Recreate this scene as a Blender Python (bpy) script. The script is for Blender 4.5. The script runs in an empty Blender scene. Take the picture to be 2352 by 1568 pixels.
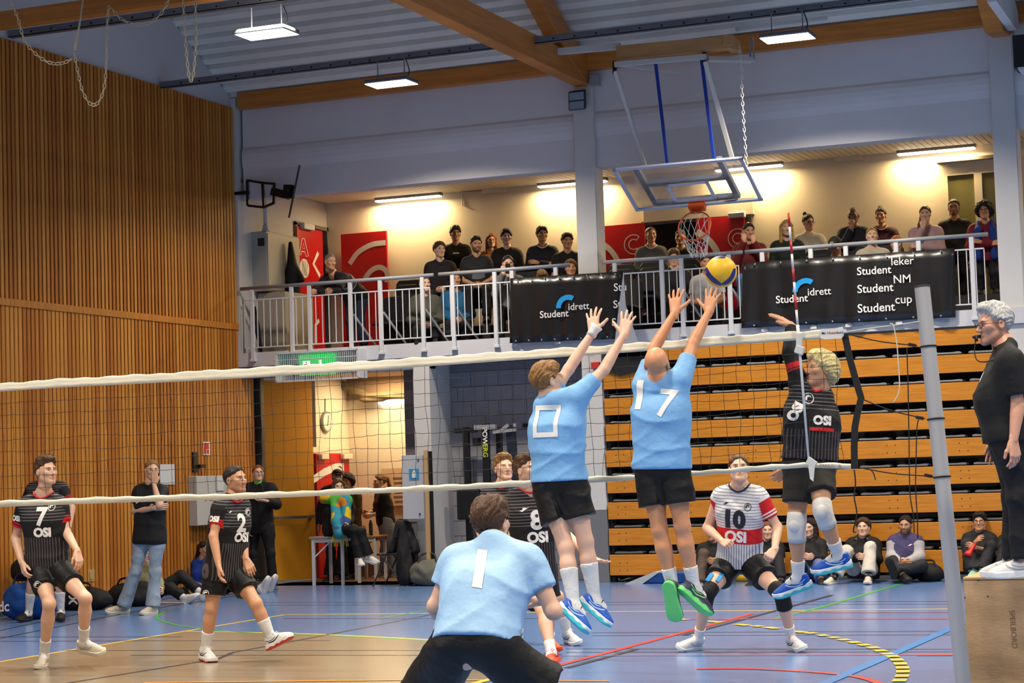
import bpy, bmesh, math, random
import numpy as np
from mathutils import Vector, Matrix
from mathutils.bvhtree import BVHTree

S = bpy.context.scene
COL = S.collection
rnd = random.Random(7)

# ------------------------------------------------------------------ camera
CX, CY, FPX = 1176.0, 784.0, 4630.3
YAW, PIT, ROLL, CAMH = 0.38938, 0.06559, -0.03184, 1.55
_f = np.array([-math.sin(YAW)*math.cos(PIT), math.cos(YAW)*math.cos(PIT), math.sin(PIT)])
_r = np.array([math.cos(YAW), math.sin(YAW), 0.0])
_u = np.cross(_r, _f)
_r, _u = math.cos(ROLL)*_r+math.sin(ROLL)*_u, -math.sin(ROLL)*_r+math.cos(ROLL)*_u
CAMP = np.array([0, 0, CAMH])
cam = bpy.data.cameras.new('camera')
cam.sensor_width = 36.0
cam.lens = 36.0*FPX/2352.0
cam.clip_end = 200
camo = bpy.data.objects.new('camera', cam)
COL.objects.link(camo)
camo.matrix_world = Matrix(((_r[0], _u[0], -_f[0], 0), (_r[1], _u[1], -_f[1], 0), (_r[2], _u[2], -_f[2], CAMH), (0, 0, 0, 1)))
S.camera = camo

def ray(x, y): return _r*(x-CX)/FPX-_u*(y-CY)/FPX+_f
def PZ(x, y, z=0.0):           # point of the photograph lying at height z
    d = ray(x, y); return CAMP+d*((z-CAMH)/d[2])
def PY(x, y, Y):               # ... lying in the plane at distance Y across the hall
    d = ray(x, y); return CAMP+d*(Y/d[1])
def PX(x, y, X):               # ... lying in the plane of a side wall
    d = ray(x, y); return CAMP+d*(X/d[0])
def PXL(p):                    # metres per pixel at a point
    return float(np.dot(np.array(p)-CAMP, _f))/FPX

# ------------------------------------------------------------------ world, light, exposure
W = bpy.data.worlds.new('world'); S.world = W; W.use_nodes = True
W.node_tree.nodes['Background'].inputs[0].default_value = (0.9, 0.94, 1.0, 1)
W.node_tree.nodes['Background'].inputs[1].default_value = 0.10
S.view_settings.view_transform = 'Standard'
S.view_settings.look = 'None'
S.view_settings.gamma = 1.0
S.view_settings.use_curve_mapping = False
S.view_settings.exposure = 0.0
S.cycles.use_denoising = True
S.cycles.max_bounces = 6
S.cycles.diffuse_bounces = 3
S.cycles.glossy_bounces = 3
S.cycles.transmission_bounces = 4
S.cycles.transparent_max_bounces = 12
S.cycles.sample_clamp_indirect = 4.0
S.cycles.caustics_reflective = False
S.cycles.caustics_refractive = False

def area(name, loc, sx, sy, power, col, rot=(0, 0, 0), spread=180):
    l = bpy.data.lights.new(name, 'AREA'); l.shape = 'RECTANGLE'; l.size = sx; l.size_y = sy
    l.energy = power; l.color = col; l.spread = math.radians(spread)
    o = bpy.data.objects.new(name, l); COL.objects.link(o); o.location = loc; o.rotation_euler = rot
    return o

HALL = (1.0, 0.89, 0.73)
P_HALL = 200.0
# the hall's own lamps: three of them are in the picture, the rest of the grid hangs over the court behind and beside it
for X, Y in ((-11.7, 24.5), (-11.4, 20.5), (-6.15, 24.5), (-6.15, 20.5), (-11.4, 16.2), (-6.1, 16.2), (-11.4, 11.5), (-6.1, 11.5),
             (-11.4, 7), (-6.1, 7), (-0.5, 24.5), (-0.5, 20.5), (-0.5, 16.2), (-0.5, 11.5), (-0.5, 7), (-11.4, 2.5), (-6.1, 2.5), (-0.5, 2.5), (5, 16.2), (5, 9)):
    area('hall_lamp_light', (X, Y, 6.86), 0.62, 0.34, P_HALL, HALL, spread=138)
WARM = (1.0, 0.72, 0.36)
P_GAL = 46.0
for X0, X1 in ((-14.39, -13.22), (-11.54, -10.36), (-8.72, -7.55), (-5.85, -4.71), (-2.9, -1.7)):
    area('gallery_lamp_light', ((X0+X1)/2, 29.33, 6.0), X1-X0, 0.06, P_GAL, WARM)
area('back_room_light', (-12.6, 32.2, 2.86), 1.2, 0.08, 70.0, (1.0, 0.74, 0.42))
area('back_room_light', (-13.9, 28.9, 3.15), 1.2, 0.6, 60.0, (1.0, 0.74, 0.42))

# ------------------------------------------------------------------ helpers
def srgb(r, g=None, b=None):
    if g is None: r, g, b = ((r >> 16) & 255, (r >> 8) & 255, r & 255)
    def f(c):
        c /= 255.0
        return c/12.92 if c <= 0.04045 else ((c+0.055)/1.055)**2.4
    return (f(r), f(g), f(b))

MATS = {}
def mat(name, col=(0.5, 0.5, 0.5), rough=0.6, metal=0.0, var=0.0, scale=8.0, bump=0.0, bscale=40.0, emit=None, estr=0.0, spec=0.5,
        stretch=(1, 1, 1), trans=0.0, alpha=1.0, dark=None, sheen=0.0, coat=0.0):
    if name in MATS: return MATS[name]
    m = bpy.data.materials.new(name); m.use_nodes = True
    nt = m.node_tree; b = nt.nodes['Principled BSDF']
    b.inputs['Base Color'].default_value = (*col, 1)
    b.inputs['Roughness'].default_value = rough
    b.inputs['Metallic'].default_value = metal
    b.inputs['Specular IOR Level'].default_value = spec
    if sheen: b.inputs['Sheen Weight'].default_value = sheen
    if coat: b.inputs['Coat Weight'].default_value = coat
    if trans: b.inputs['Transmission Weight'].default_value = trans
    if alpha < 1: b.inputs['Alpha'].default_value = alpha
    if emit is not None:
        b.inputs['Emission Color'].default_value = (*emit, 1); b.inputs['Emission Strength'].default_value = estr
    if var or bump:
        tc = nt.nodes.new('ShaderNodeTexCoord'); mp = nt.nodes.new('ShaderNodeMapping')
        mp.inputs['Scale'].default_value = stretch
        nt.links.new(tc.outputs['Object'], mp.inputs[0])
    if var:
        n = nt.nodes.new('ShaderNodeTexNoise'); n.inputs['Scale'].default_value = scale; n.inputs['Detail'].default_value = 4
        nt.links.new(mp.outputs[0], n.inputs['Vector'])
        r = nt.nodes.new('ShaderNodeMapRange'); r.inputs[1].default_value = 0.3; r.inputs[2].default_value = 0.7
        nt.links.new(n.outputs['Fac'], r.inputs[0])
        mx = nt.nodes.new('ShaderNodeMix'); mx.data_type = 'RGBA'
        d = dark if dark else tuple(c*(1-var) for c in col)
        mx.inputs[6].default_value = (*d, 1); mx.inputs[7].default_value = (*(min(1, c*(1+var*0.5)) for c in col), 1)
        nt.links.new(r.outputs[0], mx.inputs[0]); nt.links.new(mx.outputs[2], b.inputs['Base Color'])
    if bump:
        n2 = nt.nodes.new('ShaderNodeTexNoise'); n2.inputs['Scale'].default_value = bscale; n2.inputs['Detail'].default_value = 3
        nt.links.new(mp.outputs[0], n2.inputs['Vector'])
        bp = nt.nodes.new('ShaderNodeBump'); bp.inputs['Strength'].default_value = bump; bp.inputs['Distance'].default_value = 0.02
        nt.links.new(n2.outputs['Fac'], bp.inputs['Height']); nt.links.new(bp.outputs[0], b.inputs['Normal'])
    MATS[name] = m
    return m

def tag(o, label=None, cat=None, group=None, kind=None):
    if label: o['label'] = label
    if cat: o['category'] = cat
    if group: o['group'] = group
    if kind: o['kind'] = kind
    return o
def empty(name, loc, label=None, cat=None, group=None, rz=0.0, kind=None):
    o = bpy.data.objects.new(name, None); COL.objects.link(o); o.location = tuple(float(v) for v in loc); o.rotation_euler = (0, 0, rz)
    o.empty_display_size = 0.1
    return tag(o, label, cat, group, kind)
def link_mesh(name, me, parent=None):
    o = bpy.data.objects.new(name, me); COL.objects.link(o)
    if parent is not None: put(o, parent)
    return o
_WLOC = {}
def wmat(o):
    m = o.matrix_basis.copy()
    return m if o.parent is None else wmat(o.parent) @ o.matrix_parent_inverse @ m
def put(o, parent):              # parent o keeping the world coordinates its mesh was made in
    o.parent = parent
    o.matrix_parent_inverse = wmat(parent).inverted()
    return o

class MB:
    """collects boxes, bars, tubes and lathes; build() links them as ONE mesh object"""
    def __init__(s): s.v = []; s.f = []; s.m = []; s.cur = 0
    def add(s, vs, fs):
        n = len(s.v); s.v += [tuple(float(c) for c in v) for v in vs]; s.f += [tuple(n+i for i in f) for f in fs]; s.m += [s.cur]*len(fs); return s
    def box(s, a, b):
        (x0, y0, z0), (x1, y1, z1) = a, b
        x0, x1 = sorted((x0, x1)); y0, y1 = sorted((y0, y1)); z0, z1 = sorted((z0, z1))
        return s.add([(x0, y0, z0), (x1, y0, z0), (x1, y1, z0), (x0, y1, z0), (x0, y0, z1), (x1, y0, z1), (x1, y1, z1), (x0, y1, z1)],
                     [(0, 3, 2, 1), (4, 5, 6, 7), (0, 1, 5, 4), (1, 2, 6, 5), (2, 3, 7, 6), (3, 0, 4, 7)])
    def obox(s, c, ax, ay, az):   # oriented box: centre and three half-axis vectors
        c, ax, ay, az = map(np.array, (c, ax, ay, az))
        vs = [c+i*ax+j*ay+k*az for k in (-1, 1) for j, i in ((-1, -1), (-1, 1), (1, 1), (1, -1))]
        return s.add(vs, [(0, 3, 2, 1), (4, 5, 6, 7), (0, 1, 5, 4), (1, 2, 6, 5), (2, 3, 7, 6), (3, 0, 4, 7)])
    def bar(s, p, q, w, h, up=(0, 0, 1)):
        p, q, up = np.array(p, float), np.array(q, float), np.array(up, float)
        d = q-p; L = np.linalg.norm(d); d = d/L
        if abs(d @ up) > 0.98: up = np.array([0, 1.0, 0])
        sd = np.cross(d, up); sd /= np.linalg.norm(sd); u = np.cross(sd, d)
        return s.obox((p+q)/2, d*L/2, sd*w/2, u*h/2)
    def tube(s, pts, r, n=8, caps=True, closed=False):
        pts = [np.array(p, float) for p in pts]; rs = r if hasattr(r, '__len__') else [r]*len(pts)
        m = len(pts); base = len(s.v); prev = None
        for i, p in enumerate(pts):
            if closed: d = pts[(i+1) % m]-pts[i-1]
            else: d = pts[min(i+1, m-1)]-pts[max(i-1, 0)]
            L = np.linalg.norm(d); d = d/L if L > 1e-9 else np.array([0, 0, 1.0])
            if prev is None:
                a = np.array([0, 0, 1.0]) if abs(d[2]) < 0.9 else np.array([1.0, 0, 0])
                prev = np.cross(d, a)
            e = prev-d*(prev @ d); e /= max(np.linalg.norm(e), 1e-9); prev = e; g = np.cross(d, e)
            for k in range(n):
                t = 2*math.pi*k/n; s.v.append(tuple(p+rs[i]*(math.cos(t)*e+math.sin(t)*g)))
        for i in range(m if closed else m-1):
            j = (i+1) % m
            for k in range(n):
                l = (k+1) % n; s.f.append((base+i*n+k, base+i*n+l, base+j*n+l, base+j*n+k)); s.m.append(s.cur)
        if caps and not closed:
            s.f.append(tuple(base+k for k in reversed(range(n)))); s.m.append(s.cur)
            s.f.append(tuple(base+(m-1)*n+k for k in range(n))); s.m.append(s.cur)
        return s
    def lathe(s, prof, c=(0, 0, 0), n=20):
        base = len(s.v)
        for r, z in prof:
            for k in range(n):
                t = 2*math.pi*k/n; s.v.append((c[0]+r*math.cos(t), c[1]+r*math.sin(t), c[2]+z))
        for i in range(len(prof)-1):
            for k in range(n):
                l = (k+1) % n; s.f.append((base+i*n+k, base+i*n+l, base+(i+1)*n+l, base+(i+1)*n+k)); s.m.append(s.cur)
        return s
    def prism(s, poly, axis, a, b):   # polygon in the plane normal to axis, from a to b
        n = len(poly)
        def P(u, v, w): return {'x': (w, u, v), 'y': (u, w, v), 'z': (u, v, w)}[axis]
        vs = [P(u, v, a) for u, v in poly]+[P(u, v, b) for u, v in poly]
        return s.add(vs, [tuple(range(n)), tuple(range(2*n-1, n-1, -1))]+[(i, n+i, n+(i+1) % n, (i+1) % n) for i in range(n)])
    def mesh(s, name, mats, smooth=False, bevel=0.0, seg=1):
        me = bpy.data.meshes.new(name); me.from_pydata(s.v, [], s.f)
        for m in (mats if isinstance(mats, (list, tuple)) else [mats]): me.materials.append(m)
        me.polygons.foreach_set('material_index', s.m)
        bm = bmesh.new(); bm.from_mesh(me)
        bmesh.ops.recalc_face_normals(bm, faces=bm.faces)
        if bevel: bmesh.ops.bevel(bm, geom=list(bm.edges), offset=bevel, segments=seg, affect='EDGES', profile=0.6, clamp_overlap=True)
        bm.to_mesh(me); bm.free()
        if smooth: me.polygons.foreach_set('use_smooth', [True]*len(me.polygons)); 
        me.update(); return me
    def build(s, name, mats, parent=None, smooth=False, bevel=0.0, seg=1, **t):
        o = link_mesh(name, s.mesh(name, mats, smooth, bevel, seg), parent)
        if smooth == 'auto': sharp(o)
        return tag(o, **t)
def sharp(o, ang=0.7):
    me = o.data
    me.polygons.foreach_set('use_smooth', [True]*len(me.polygons))
    bm = bmesh.new(); bm.from_mesh(me)
    for e in bm.edges:
        if len(e.link_faces) == 2 and e.calc_face_angle(0) > ang: e.smooth = False
    bm.to_mesh(me); bm.free()
def copy_tree(o, parent=None):
    c = o.copy(); COL.objects.link(c)
    if parent is not None: c.parent = parent
    for ch in o.children: copy_tree(ch, c)
    return c
_fonts = {}
def text_mesh(txt, size=1.0, bold=0.0, align='CENTER', res=3, spacing=1.0):
    """flat lettering as (verts, tris) in the xy plane, height of a capital about 0.7*size"""
    cu = bpy.data.curves.new('t', 'FONT'); cu.body = txt; cu.size = size; cu.offset = bold; cu.align_x = align; cu.resolution_u = res
    cu.space_character = spacing
    ob = bpy.data.objects.new('t', cu); COL.objects.link(ob)
    dg = bpy.context.evaluated_depsgraph_get(); dg.update()
    me = bpy.data.meshes.new_from_object(ob.evaluated_get(dg))
    bpy.data.objects.remove(ob); bpy.data.curves.remove(cu)
    me.calc_loop_triangles()
    v = np.array([tuple(p.co) for p in me.vertices]); t = [tuple(l.vertices) for l in me.loop_triangles]
    bpy.data.meshes.remove(me)
    return v, t
def flat_text(name, txt, size, o, ex, ey, m, parent=None, bold=0.0, align='LEFT', **t):
    """lettering lying on a flat sign: origin o, unit vectors ex and ey in the sign's plane"""
    v, f = text_mesh(txt, size, bold, align)
    o, ex, ey = map(np.array, (o, ex, ey))
    mb = MB(); mb.add([o+ex*p[0]+ey*p[1] for p in v], f)
    me = bpy.data.meshes.new(name); me.from_pydata(mb.v, [], mb.f); me.materials.append(m)
    return tag(link_mesh(name, me, parent), **t)
def arc_band(r0, r1, a0, a1, n=24):
    vs = []; fs = []
    for i in range(n+1):
        a = a0+(a1-a0)*i/n; vs += [(r0*math.cos(a), r0*math.sin(a)), (r1*math.cos(a), r1*math.sin(a))]
        if i: k = 2*i; fs.append((k-2, k-1, k+1, k))
    return vs, fs
def flat_shape(name, vs, fs, o, ex, ey, m, parent=None, **t):
    o, ex, ey = map(np.array, (o, ex, ey))
    me = bpy.data.meshes.new(name); me.from_pydata([tuple(o+ex*p[0]+ey*p[1]) for p in vs], [], fs); me.materials.append(m)
    return tag(link_mesh(name, me, parent), **t)
# ================================================================== SETTING
XL = -15.4; WY = 26.6; GB = 29.5          # left wall, front of the gallery, back of the gallery
M_white = mat('white_paint', srgb(214, 211, 208), 0.7, var=0.05, scale=1.5)
M_bulk = mat('grey_plaster', srgb(226, 222, 222), 0.8, var=0.05, scale=1.2)
M_cream = mat('cream_plaster', srgb(226, 214, 190), 0.75, var=0.05, scale=1.4)
M_ply = mat('orange_ply', srgb(214, 140, 44), 0.38, var=0.16, scale=3, stretch=(1, 1, 14), dark=srgb(196, 122, 34))
M_slat = mat('pine_slat', srgb(200, 126, 44), 0.5, var=0.25, scale=5, stretch=(6, 6, 0.5))
M_slatb = mat('slat_backing', srgb(84, 46, 10), 0.9)
M_glulam = mat('glued_timber', srgb(206, 128, 52), 0.5, var=0.25, scale=2.0, stretch=(0.6, 0.6, 8))
M_deck = mat('steel_deck', srgb(236, 232, 222), 0.5, var=0.08, scale=2)
M_steel = mat('galvanised_steel', srgb(128, 132, 138), 0.4, metal=0.7, var=0.12, scale=9)
M_dark = mat('black_plastic', srgb(24, 24, 26), 0.45)
M_blackm = mat('black_matt', srgb(14, 14, 15), 0.8)
M_wsteel = mat('white_steel', srgb(214, 216, 220), 0.4)
M_gsteel = mat('grey_steel', srgb(150, 152, 156), 0.4)
M_red = mat('red_door', srgb(196, 22, 26), 0.35)
M_wprint = mat('white_print', srgb(236, 234, 230), 0.6)
M_cyan = mat('cyan_print', srgb(10, 150, 220), 0.6)
M_blockw = mat('block_grey', srgb(148, 146, 152), 0.7, var=0.08, scale=3, bump=0.12, bscale=60)
M_joint = mat('block_joint', srgb(124, 122, 126), 0.85)
M_mustard = mat('mustard_door', srgb(226, 156, 40), 0.4, var=0.06, scale=2)
M_glass = mat('clear_acrylic', (0.9, 0.95, 0.93), 0.05, trans=1.0)
M_lampface = mat('lamp_face', (1, 1, 1), 0.5, emit=(1.0, 0.97, 1.0), estr=6.0)
M_tube = mat('warm_tube', (1, 1, 1), 0.5, emit=(1.0, 0.86, 0.66), estr=6.0)

# ---- floor: blue sports floor, the grey-brown area on the left, painted lines
def floor_mat(name, col, rough):
    m = mat(name, col, rough, var=0.07, scale=0.7, bump=0.012, bscale=3.0, stretch=(1, 1, 1))
    return m
M_floor = floor_mat('blue_sports_floor', srgb(98, 132, 186), 0.2)
M_area = floor_mat('grey_sports_floor', srgb(144, 130, 110), 0.22)
mb = MB(); mb.add([(XL-0.2, -6, 0), (9, -6, 0), (9, 27.5, 0), (XL-0.2, 27.5, 0)], [(0, 1, 2, 3)])
floor = mb.build('floor', M_floor, kind='structure')
mb = MB(); mb.add([(XL+0.2, 26.55, -0.012), (-12.45, 26.55, -0.012), (-12.45, 34, -0.012), (-18, 34, -0.012), (-18, 27.5, -0.012)], [(0, 1, 2, 3, 4)])
def px_poly(pts, z): return [tuple(PZ(x, y, z)) for x, y in pts]
grey = [(-420, 1590), (0, 1519), (220, 1482), (430, 1449), (640, 1453), (800, 1459), (1000, 1470), (1120, 1487), (1185, 1510), (1160, 1545), (1080, 1580), (900, 1640), (-420, 1900)]
me = bpy.data.meshes.new('floor_area'); me.from_pydata(px_poly(grey, 0.001), [], [tuple(range(len(grey)))]); me.materials.append(M_area)
tag(link_mesh('floor_area', me, floor), label='grey brown painted area of the floor')
LINES = {'yellow': srgb(226, 190, 60), 'black': srgb(52, 54, 66), 'red': srgb(206, 58, 54), 'green': srgb(60, 160, 80), 'blue': srgb(40, 120, 190),
         'orange': srgb(226, 140, 50), 'pink': srgb(190, 92, 110)}
_lz = [0.0014]
def line(colour, pts, w=0.05, z=0.002, dash=None):
    _lz[0] += 0.00012; z = _lz[0]
    P = [PZ(x, y, z) for x, y in pts]
    m = mat('line_'+colour, LINES[colour], 0.35)
    # resample
    out = [P[0]]
    for a, b in zip(P[:-1], P[1:]):
        n = max(1, int(np.linalg.norm(b-a)/0.25))
        out += [a+(b-a)*(i+1)/n for i in range(n)]
    vs = []; fs = []
    for i, p in enumerate(out):
        d = out[min(i+1, len(out)-1)]-out[max(i-1, 0)]; d = d/np.linalg.norm(d); s = np.array([-d[1], d[0], 0])*w/2
        vs += [p+s, p-s]
        if i: fs.append((2*i-2, 2*i-1, 2*i+1, 2*i))
    mb = MB(); mb.add(vs, fs)
    mb.build('floor_line', m, floor)
def spline(pts, n=8):
    out = []
    p = [np.array(q, float) for q in pts]; p = [2*p[0]-p[1]]+p+[2*p[-1]-p[-2]]
    for i in range(1, len(p)-2):
        for k in range(n):
            t = k/n
            out.append(0.5*((2*p[i])+(-p[i-1]+p[i+1])*t+(2*p[i-1]-5*p[i]+4*p[i+1]-p[i+2])*t*t+(-p[i-1]+3*p[i]-3*p[i+1]+p[i+2])*t**3))
    out.append(p[-2]); return out
line('yellow', [(-420, 1590), (0, 1519), (655, 1411)], 0.06)
line('yellow', [(655, 1411), (1000, 1408), (1404, 1404), (1720, 1402), (2185, 1398)], 0.07)
line('yellow', spline([(430, 1449), (640, 1453), (800, 1459), (1000, 1470), (1120, 1487)]), 0.06)
line('green', spline([(378, 1404), (361, 1416), (375, 1426), (420, 1437), (520, 1449), (640, 1455), (800, 1461), (1000, 1471)]), 0.05, 0.003)
line('green', [(870, 1420), (990, 1399), (1080, 1383)], 0.05)
line('green', [(1780, 1420), (1900, 1390), (2070, 1340)], 0.07)
line('black', [(-300, 1655), (161, 1567), (500, 1513), (534, 1498), (700, 1467), (978, 1413), (1160, 1380)], 0.05)
for y0, y1, xa, xb in ((1383, 1381, 590, 2180), (1389, 1387, 600, 2180), (1420, 1420, 650, 1250), (1462, 1462, 0, 420), (1472, 1470, 0, 760), (1493, 1493, 150, 980), (1504, 1504, 300, 980),
                       (1452, 1449, 1360, 2190), (1459, 1457, 1360, 2190), (1489, 1490, 1300, 2190), (1497, 1496, 1300, 2190)):
    line('black', [(xa, y0), (xb, y1)], 0.03)
line('black', [(0, 1447), (200, 1405), (560, 1345)], 0.03); line('black', [(0, 1465), (300, 1405), (640, 1352)], 0.03)
line('red', [(1283, 1527), (1500, 1470), (1730, 1408)], 0.07)
line('black', [(1300, 1533), (1462, 1490)], 0.06); line('black', [(1572, 1457), (1780, 1402), (1910, 1366)], 0.06)
line('pink', [(1830, 1406), (2182, 1405)], 0.05); line('pink', [(1560, 1421), (2182, 1420)], 0.05)
line('pink', [(1290, 1505), (2105, 1503)], 0.04); line('red', [(2105, 1503.5), (2260, 1503)], 0.09)
line('red', spline([(1600, 1535), (1720, 1535), (1850, 1541), (1940, 1549), (1990, 1558), (2022, 1570), (2040, 1590)]), 0.07)
line('blue', [(1890, 1570), (2000, 1523), (2190, 1440), (2330, 1380)], 0.10)
line('orange', [(330, 1567), (700, 1563), (1000, 1560), (1400, 1563)], 0.06)
line('yellow', [(1090, 1568), (1150, 1553)], 0.08)
# dashed yellow arc
DASH = [(1560, 1421), (1640, 1427), (1705, 1434), (1740, 1437), (1772, 1441), (1835, 1450), (1863, 1453), (1890, 1458), (1915, 1463), (1938, 1468), (1962, 1474), (1984, 1480), (2005, 1486), (2022, 1493),
        (2038, 1500), (2050, 1506), (2060, 1514), (2068, 1523), (2073, 1532), (2074, 1541), (2072, 1551), (2066, 1561), (2056, 1572)]
m = mat('line_yellow', LINES['yellow'], 0.35)
for i, (x, y) in enumerate(DASH):
    a = PZ(*DASH[max(i-1, 0)]); b = PZ(*DASH[min(i+1, len(DASH)-1)]); d = (b-a); sp = np.linalg.norm(d)/(2 if 0 < i < len(DASH)-1 else 1); d = d/np.linalg.norm(d)
    s = np.array([-d[1], d[0], 0])*0.05; c = PZ(x, y, 0.0075); h = d*min(0.14, sp*0.28)
    mb = MB(); mb.add([c-h-s, c+h-s, c+h+s, c-h+s], [(0, 1, 2, 3)]); mb.build('floor_line', m, floor)

# ---- left wall: backing, slats in two tiers, the rail between, white gable
mb = MB(); mb.box((XL-0.25, -6, 0), (XL-0.03, WY, 7.25))
wall_left = mb.build('wall_left', M_slatb, kind='structure')
def slat(z0, z1, w):
    mb = MB(); mb.box((-0.03, -w/2, z0), (0.012, w/2, z1)); return mb.mesh('slat', M_slat)
s_up, s_lo = slat(3.94, 7.25, 0.056), slat(0.09, 3.86, 0.064)
SL_M = [mat('pine_slat', ()), mat('pine_slat_light', srgb(212, 142, 56), 0.5, var=0.22, scale=5, stretch=(6, 6, 0.5)), mat('pine_slat_dark', srgb(184, 108, 34), 0.5, var=0.25, scale=5, stretch=(6, 6, 0.5))]
SL = []
for base in (s_up, s_lo):
    row = []
    for mm in SL_M:
        c = base.copy(); c.materials.clear(); c.materials.append(mm); row.append(c)
    SL.append(row)
NS = 112
for i in range(NS):
    y = WY-0.05-i*0.0885
    for t in (0, 1):
        if t == 1 and y > WY-0.0: continue
        o = bpy.data.objects.new('slat', rnd.choice(SL[t])); COL.objects.link(o); o.location = (XL, y, 0); o.parent = wall_left
mb = MB(); mb.box((XL-0.03, WY-0.05-NS*0.0885, 3.855), (XL+0.03, WY+0.02, 3.945)); mb.build('rail_board', M_slat, wall_left)
mb = MB(); mb.box((XL-0.03, -6, 0), (XL+0.005, WY-0.02, 0.085)); mb.build('baseboard_left', mat('baseboard_dark', srgb(70, 66, 62), 0.6), kind='structure')
def roofz(y): return 7.35+0.53*(26.75-y)
mb = MB(); mb.prism([(-6, 7.25), (30, 7.25), (30, roofz(26.75)), (26.75, roofz(26.75)), (12, roofz(12)), (-6, roofz(12))], 'x', XL-0.3, XL-0.04)
mb.build('wall_left_gable', mat('gable_white', srgb(200, 197, 198), 0.8), kind='structure')

# ---- roof deck (corrugated), eaves board, bulkhead
mb = MB(); prof = []
y = 27.3
while y > 11.8:
    for dy, dz in ((0, 0), (0.10, 0), (0.108, 0.12), (0.188, 0.12), (0.196, 0)): prof.append((y-dy, roofz(y-dy)+dz))
    y -= 0.2
vs = []
for X in (XL-0.3, 9.0):
    vs += [(X, yy, zz) for yy, zz in prof]
n = len(prof)
mb.add(vs, [(i, i+1, n+i+1, n+i) for i in range(n-1)])
mb.build('ceiling', M_deck, kind='structure')
mb = MB(); mb.add([(XL-0.3, 11.8, roofz(11.8)), (9, 11.8, roofz(11.8)), (9, -6, roofz(11.8)), (XL-0.3, -6, roofz(11.8))], [(0, 1, 2, 3)])
mb.build('ceiling_rear', M_deck, kind='structure')
mb = MB(); mb.box((XL+0.12, WY-0.06, 7.22), (9, WY+0.1, 7.46)); mb.build('trim_1', M_glulam, kind='structure', label='long brown timber eaves board above the grey bulkhead')
P = [(26.72, 7.5), (26.715, 6.64), (26.69, 6.60), (26.675, 6.53), (26.675, 6.46), (26.685, 6.38), (26.71, 6.28), (26.70, 5.85), (27.0, 5.85), (27.0, 7.5)]
mb = MB(); mb.prism(P, 'x', XL+0.1, 9.0)
mb.build('wall_back', M_bulk, kind='structure', label='grey plastered bulkhead above the gallery opening')
# ---- gallery shell
mb = MB(); mb.box((XL, WY-0.02, 3.29), (9, WY+0.12, 3.50)); mb.box((XL, WY+0.12, 3.32), (9, GB, 3.46))
mb.build('trim_2', mat('fascia_white', srgb(208, 208, 212), 0.55), kind='structure', label='pale edge of the gallery floor')
mb = MB(); mb.box((XL, WY+0.12, 3.46), (9, GB, 3.47)); mb.build('floor_gallery', mat('gallery_lino', srgb(66, 58, 54), 0.5), kind='structure')
mb = MB(); mb.box((XL-0.2, GB, 3.3), (9, GB+0.2, 6.3)); wall_gal = mb.build('wall_gallery_back', M_cream, kind='structure')
mb = MB(); mb.box((XL-0.15, WY, 3.3), (XL+0.05, 28.40, 7.4)); mb.box((XL-0.15, 28.40, 5.66), (XL+0.05, GB, 7.4)); mb.box((XL-0.15, 29.46, 3.3), (XL+0.05, GB, 5.7))
mb.build('wall_gallery_left', M_white, kind='structure')
mb = MB(); mb.box((XL, WY+0.12, 6.12), (9, GB, 6.16)); ceil_g = mb.build('ceiling_gallery', mat('plank_gap', srgb(90, 66, 40), 0.8), kind='structure')
mb = MB(); mb.box((0.006, WY+0.3, 6.10), (0.094, GB-0.01, 6.125)); pl = mb.mesh('plank', mat('white_plank', srgb(232, 222, 200), 0.5, var=0.05, scale=2))
for i in range(150):
    o = bpy.data.objects.new('plank', pl); COL.objects.link(o); o.location = (XL+0.1+i*0.1, 0, 0); o.parent = ceil_g
# room behind the open door A
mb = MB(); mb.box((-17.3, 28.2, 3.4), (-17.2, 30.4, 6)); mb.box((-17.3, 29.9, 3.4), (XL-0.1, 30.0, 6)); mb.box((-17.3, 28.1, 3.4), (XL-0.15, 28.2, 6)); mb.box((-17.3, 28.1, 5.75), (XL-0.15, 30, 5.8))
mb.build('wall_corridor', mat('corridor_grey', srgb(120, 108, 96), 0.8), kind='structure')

# ---- pillars
def pillar(x0, x1, y0, y1, label):
    o = empty('concrete_pillar', ((x0+x1)/2, (y0+y1)/2, 0), label, 'pillar')
    mb = MB(); mb.box((x0, y0, 1.0), (x1, y1, 7.1)); mb.build('shaft', M_white, o, bevel=0.012)
    mb = MB(); mb.box((x0-0.004, y0-0.004, 0), (x1+0.004, y1+0.004, 1.0)); mb.build('base_band', mat('grey_band', srgb(120, 120, 124), 0.6), o, label='grey painted lower band')
    return o
pillar(-9.88, -9.57, 26.62, 26.95, 'white square pillar in the middle of the gallery, carrying the floodlight')
pillar(-4.04, -3.73, 26.62, 26.95, 'white square pillar behind the white-haired referee')

# ---- roof timbers
def gl_beam(name, X, w, pts_bot, h, label, m=None):
    pb = [(y, z) for y, z in pts_bot]; poly = pb+[(y, z+h) for y, z in reversed(pb)]
    mb = MB(); mb.prism(poly, 'x', X-w/2, X+w/2)
    return mb.build(name, m or M_glulam, bevel=0.01, label=label, cat='beam')
gl_beam('tie_beam', -9.72, 0.20, [(26.62, 7.0), (12.0, 6.98)], 0.36, 'long glued timber tie beam running out from the middle pillar')
gl_beam('roof_rafter', -9.72, 0.22, [(26.62, 7.36), (26.6, 7.0), (25.9, 7.25), (20.0, roofz(20)-0.45), (13, roofz(13)-0.45)], 0.40, 'sloping glued timber rafter rising from the middle pillar')
mb = MB(); mb.prism([(26.95, 7.05), (26.6, 7.05), (26.0, 7.0), (15.0, roofz(15)-0.75), (15.0, roofz(15)-0.12), (26.95, roofz(26.95)-0.1)], 'x', -3.98, -3.74)
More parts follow.
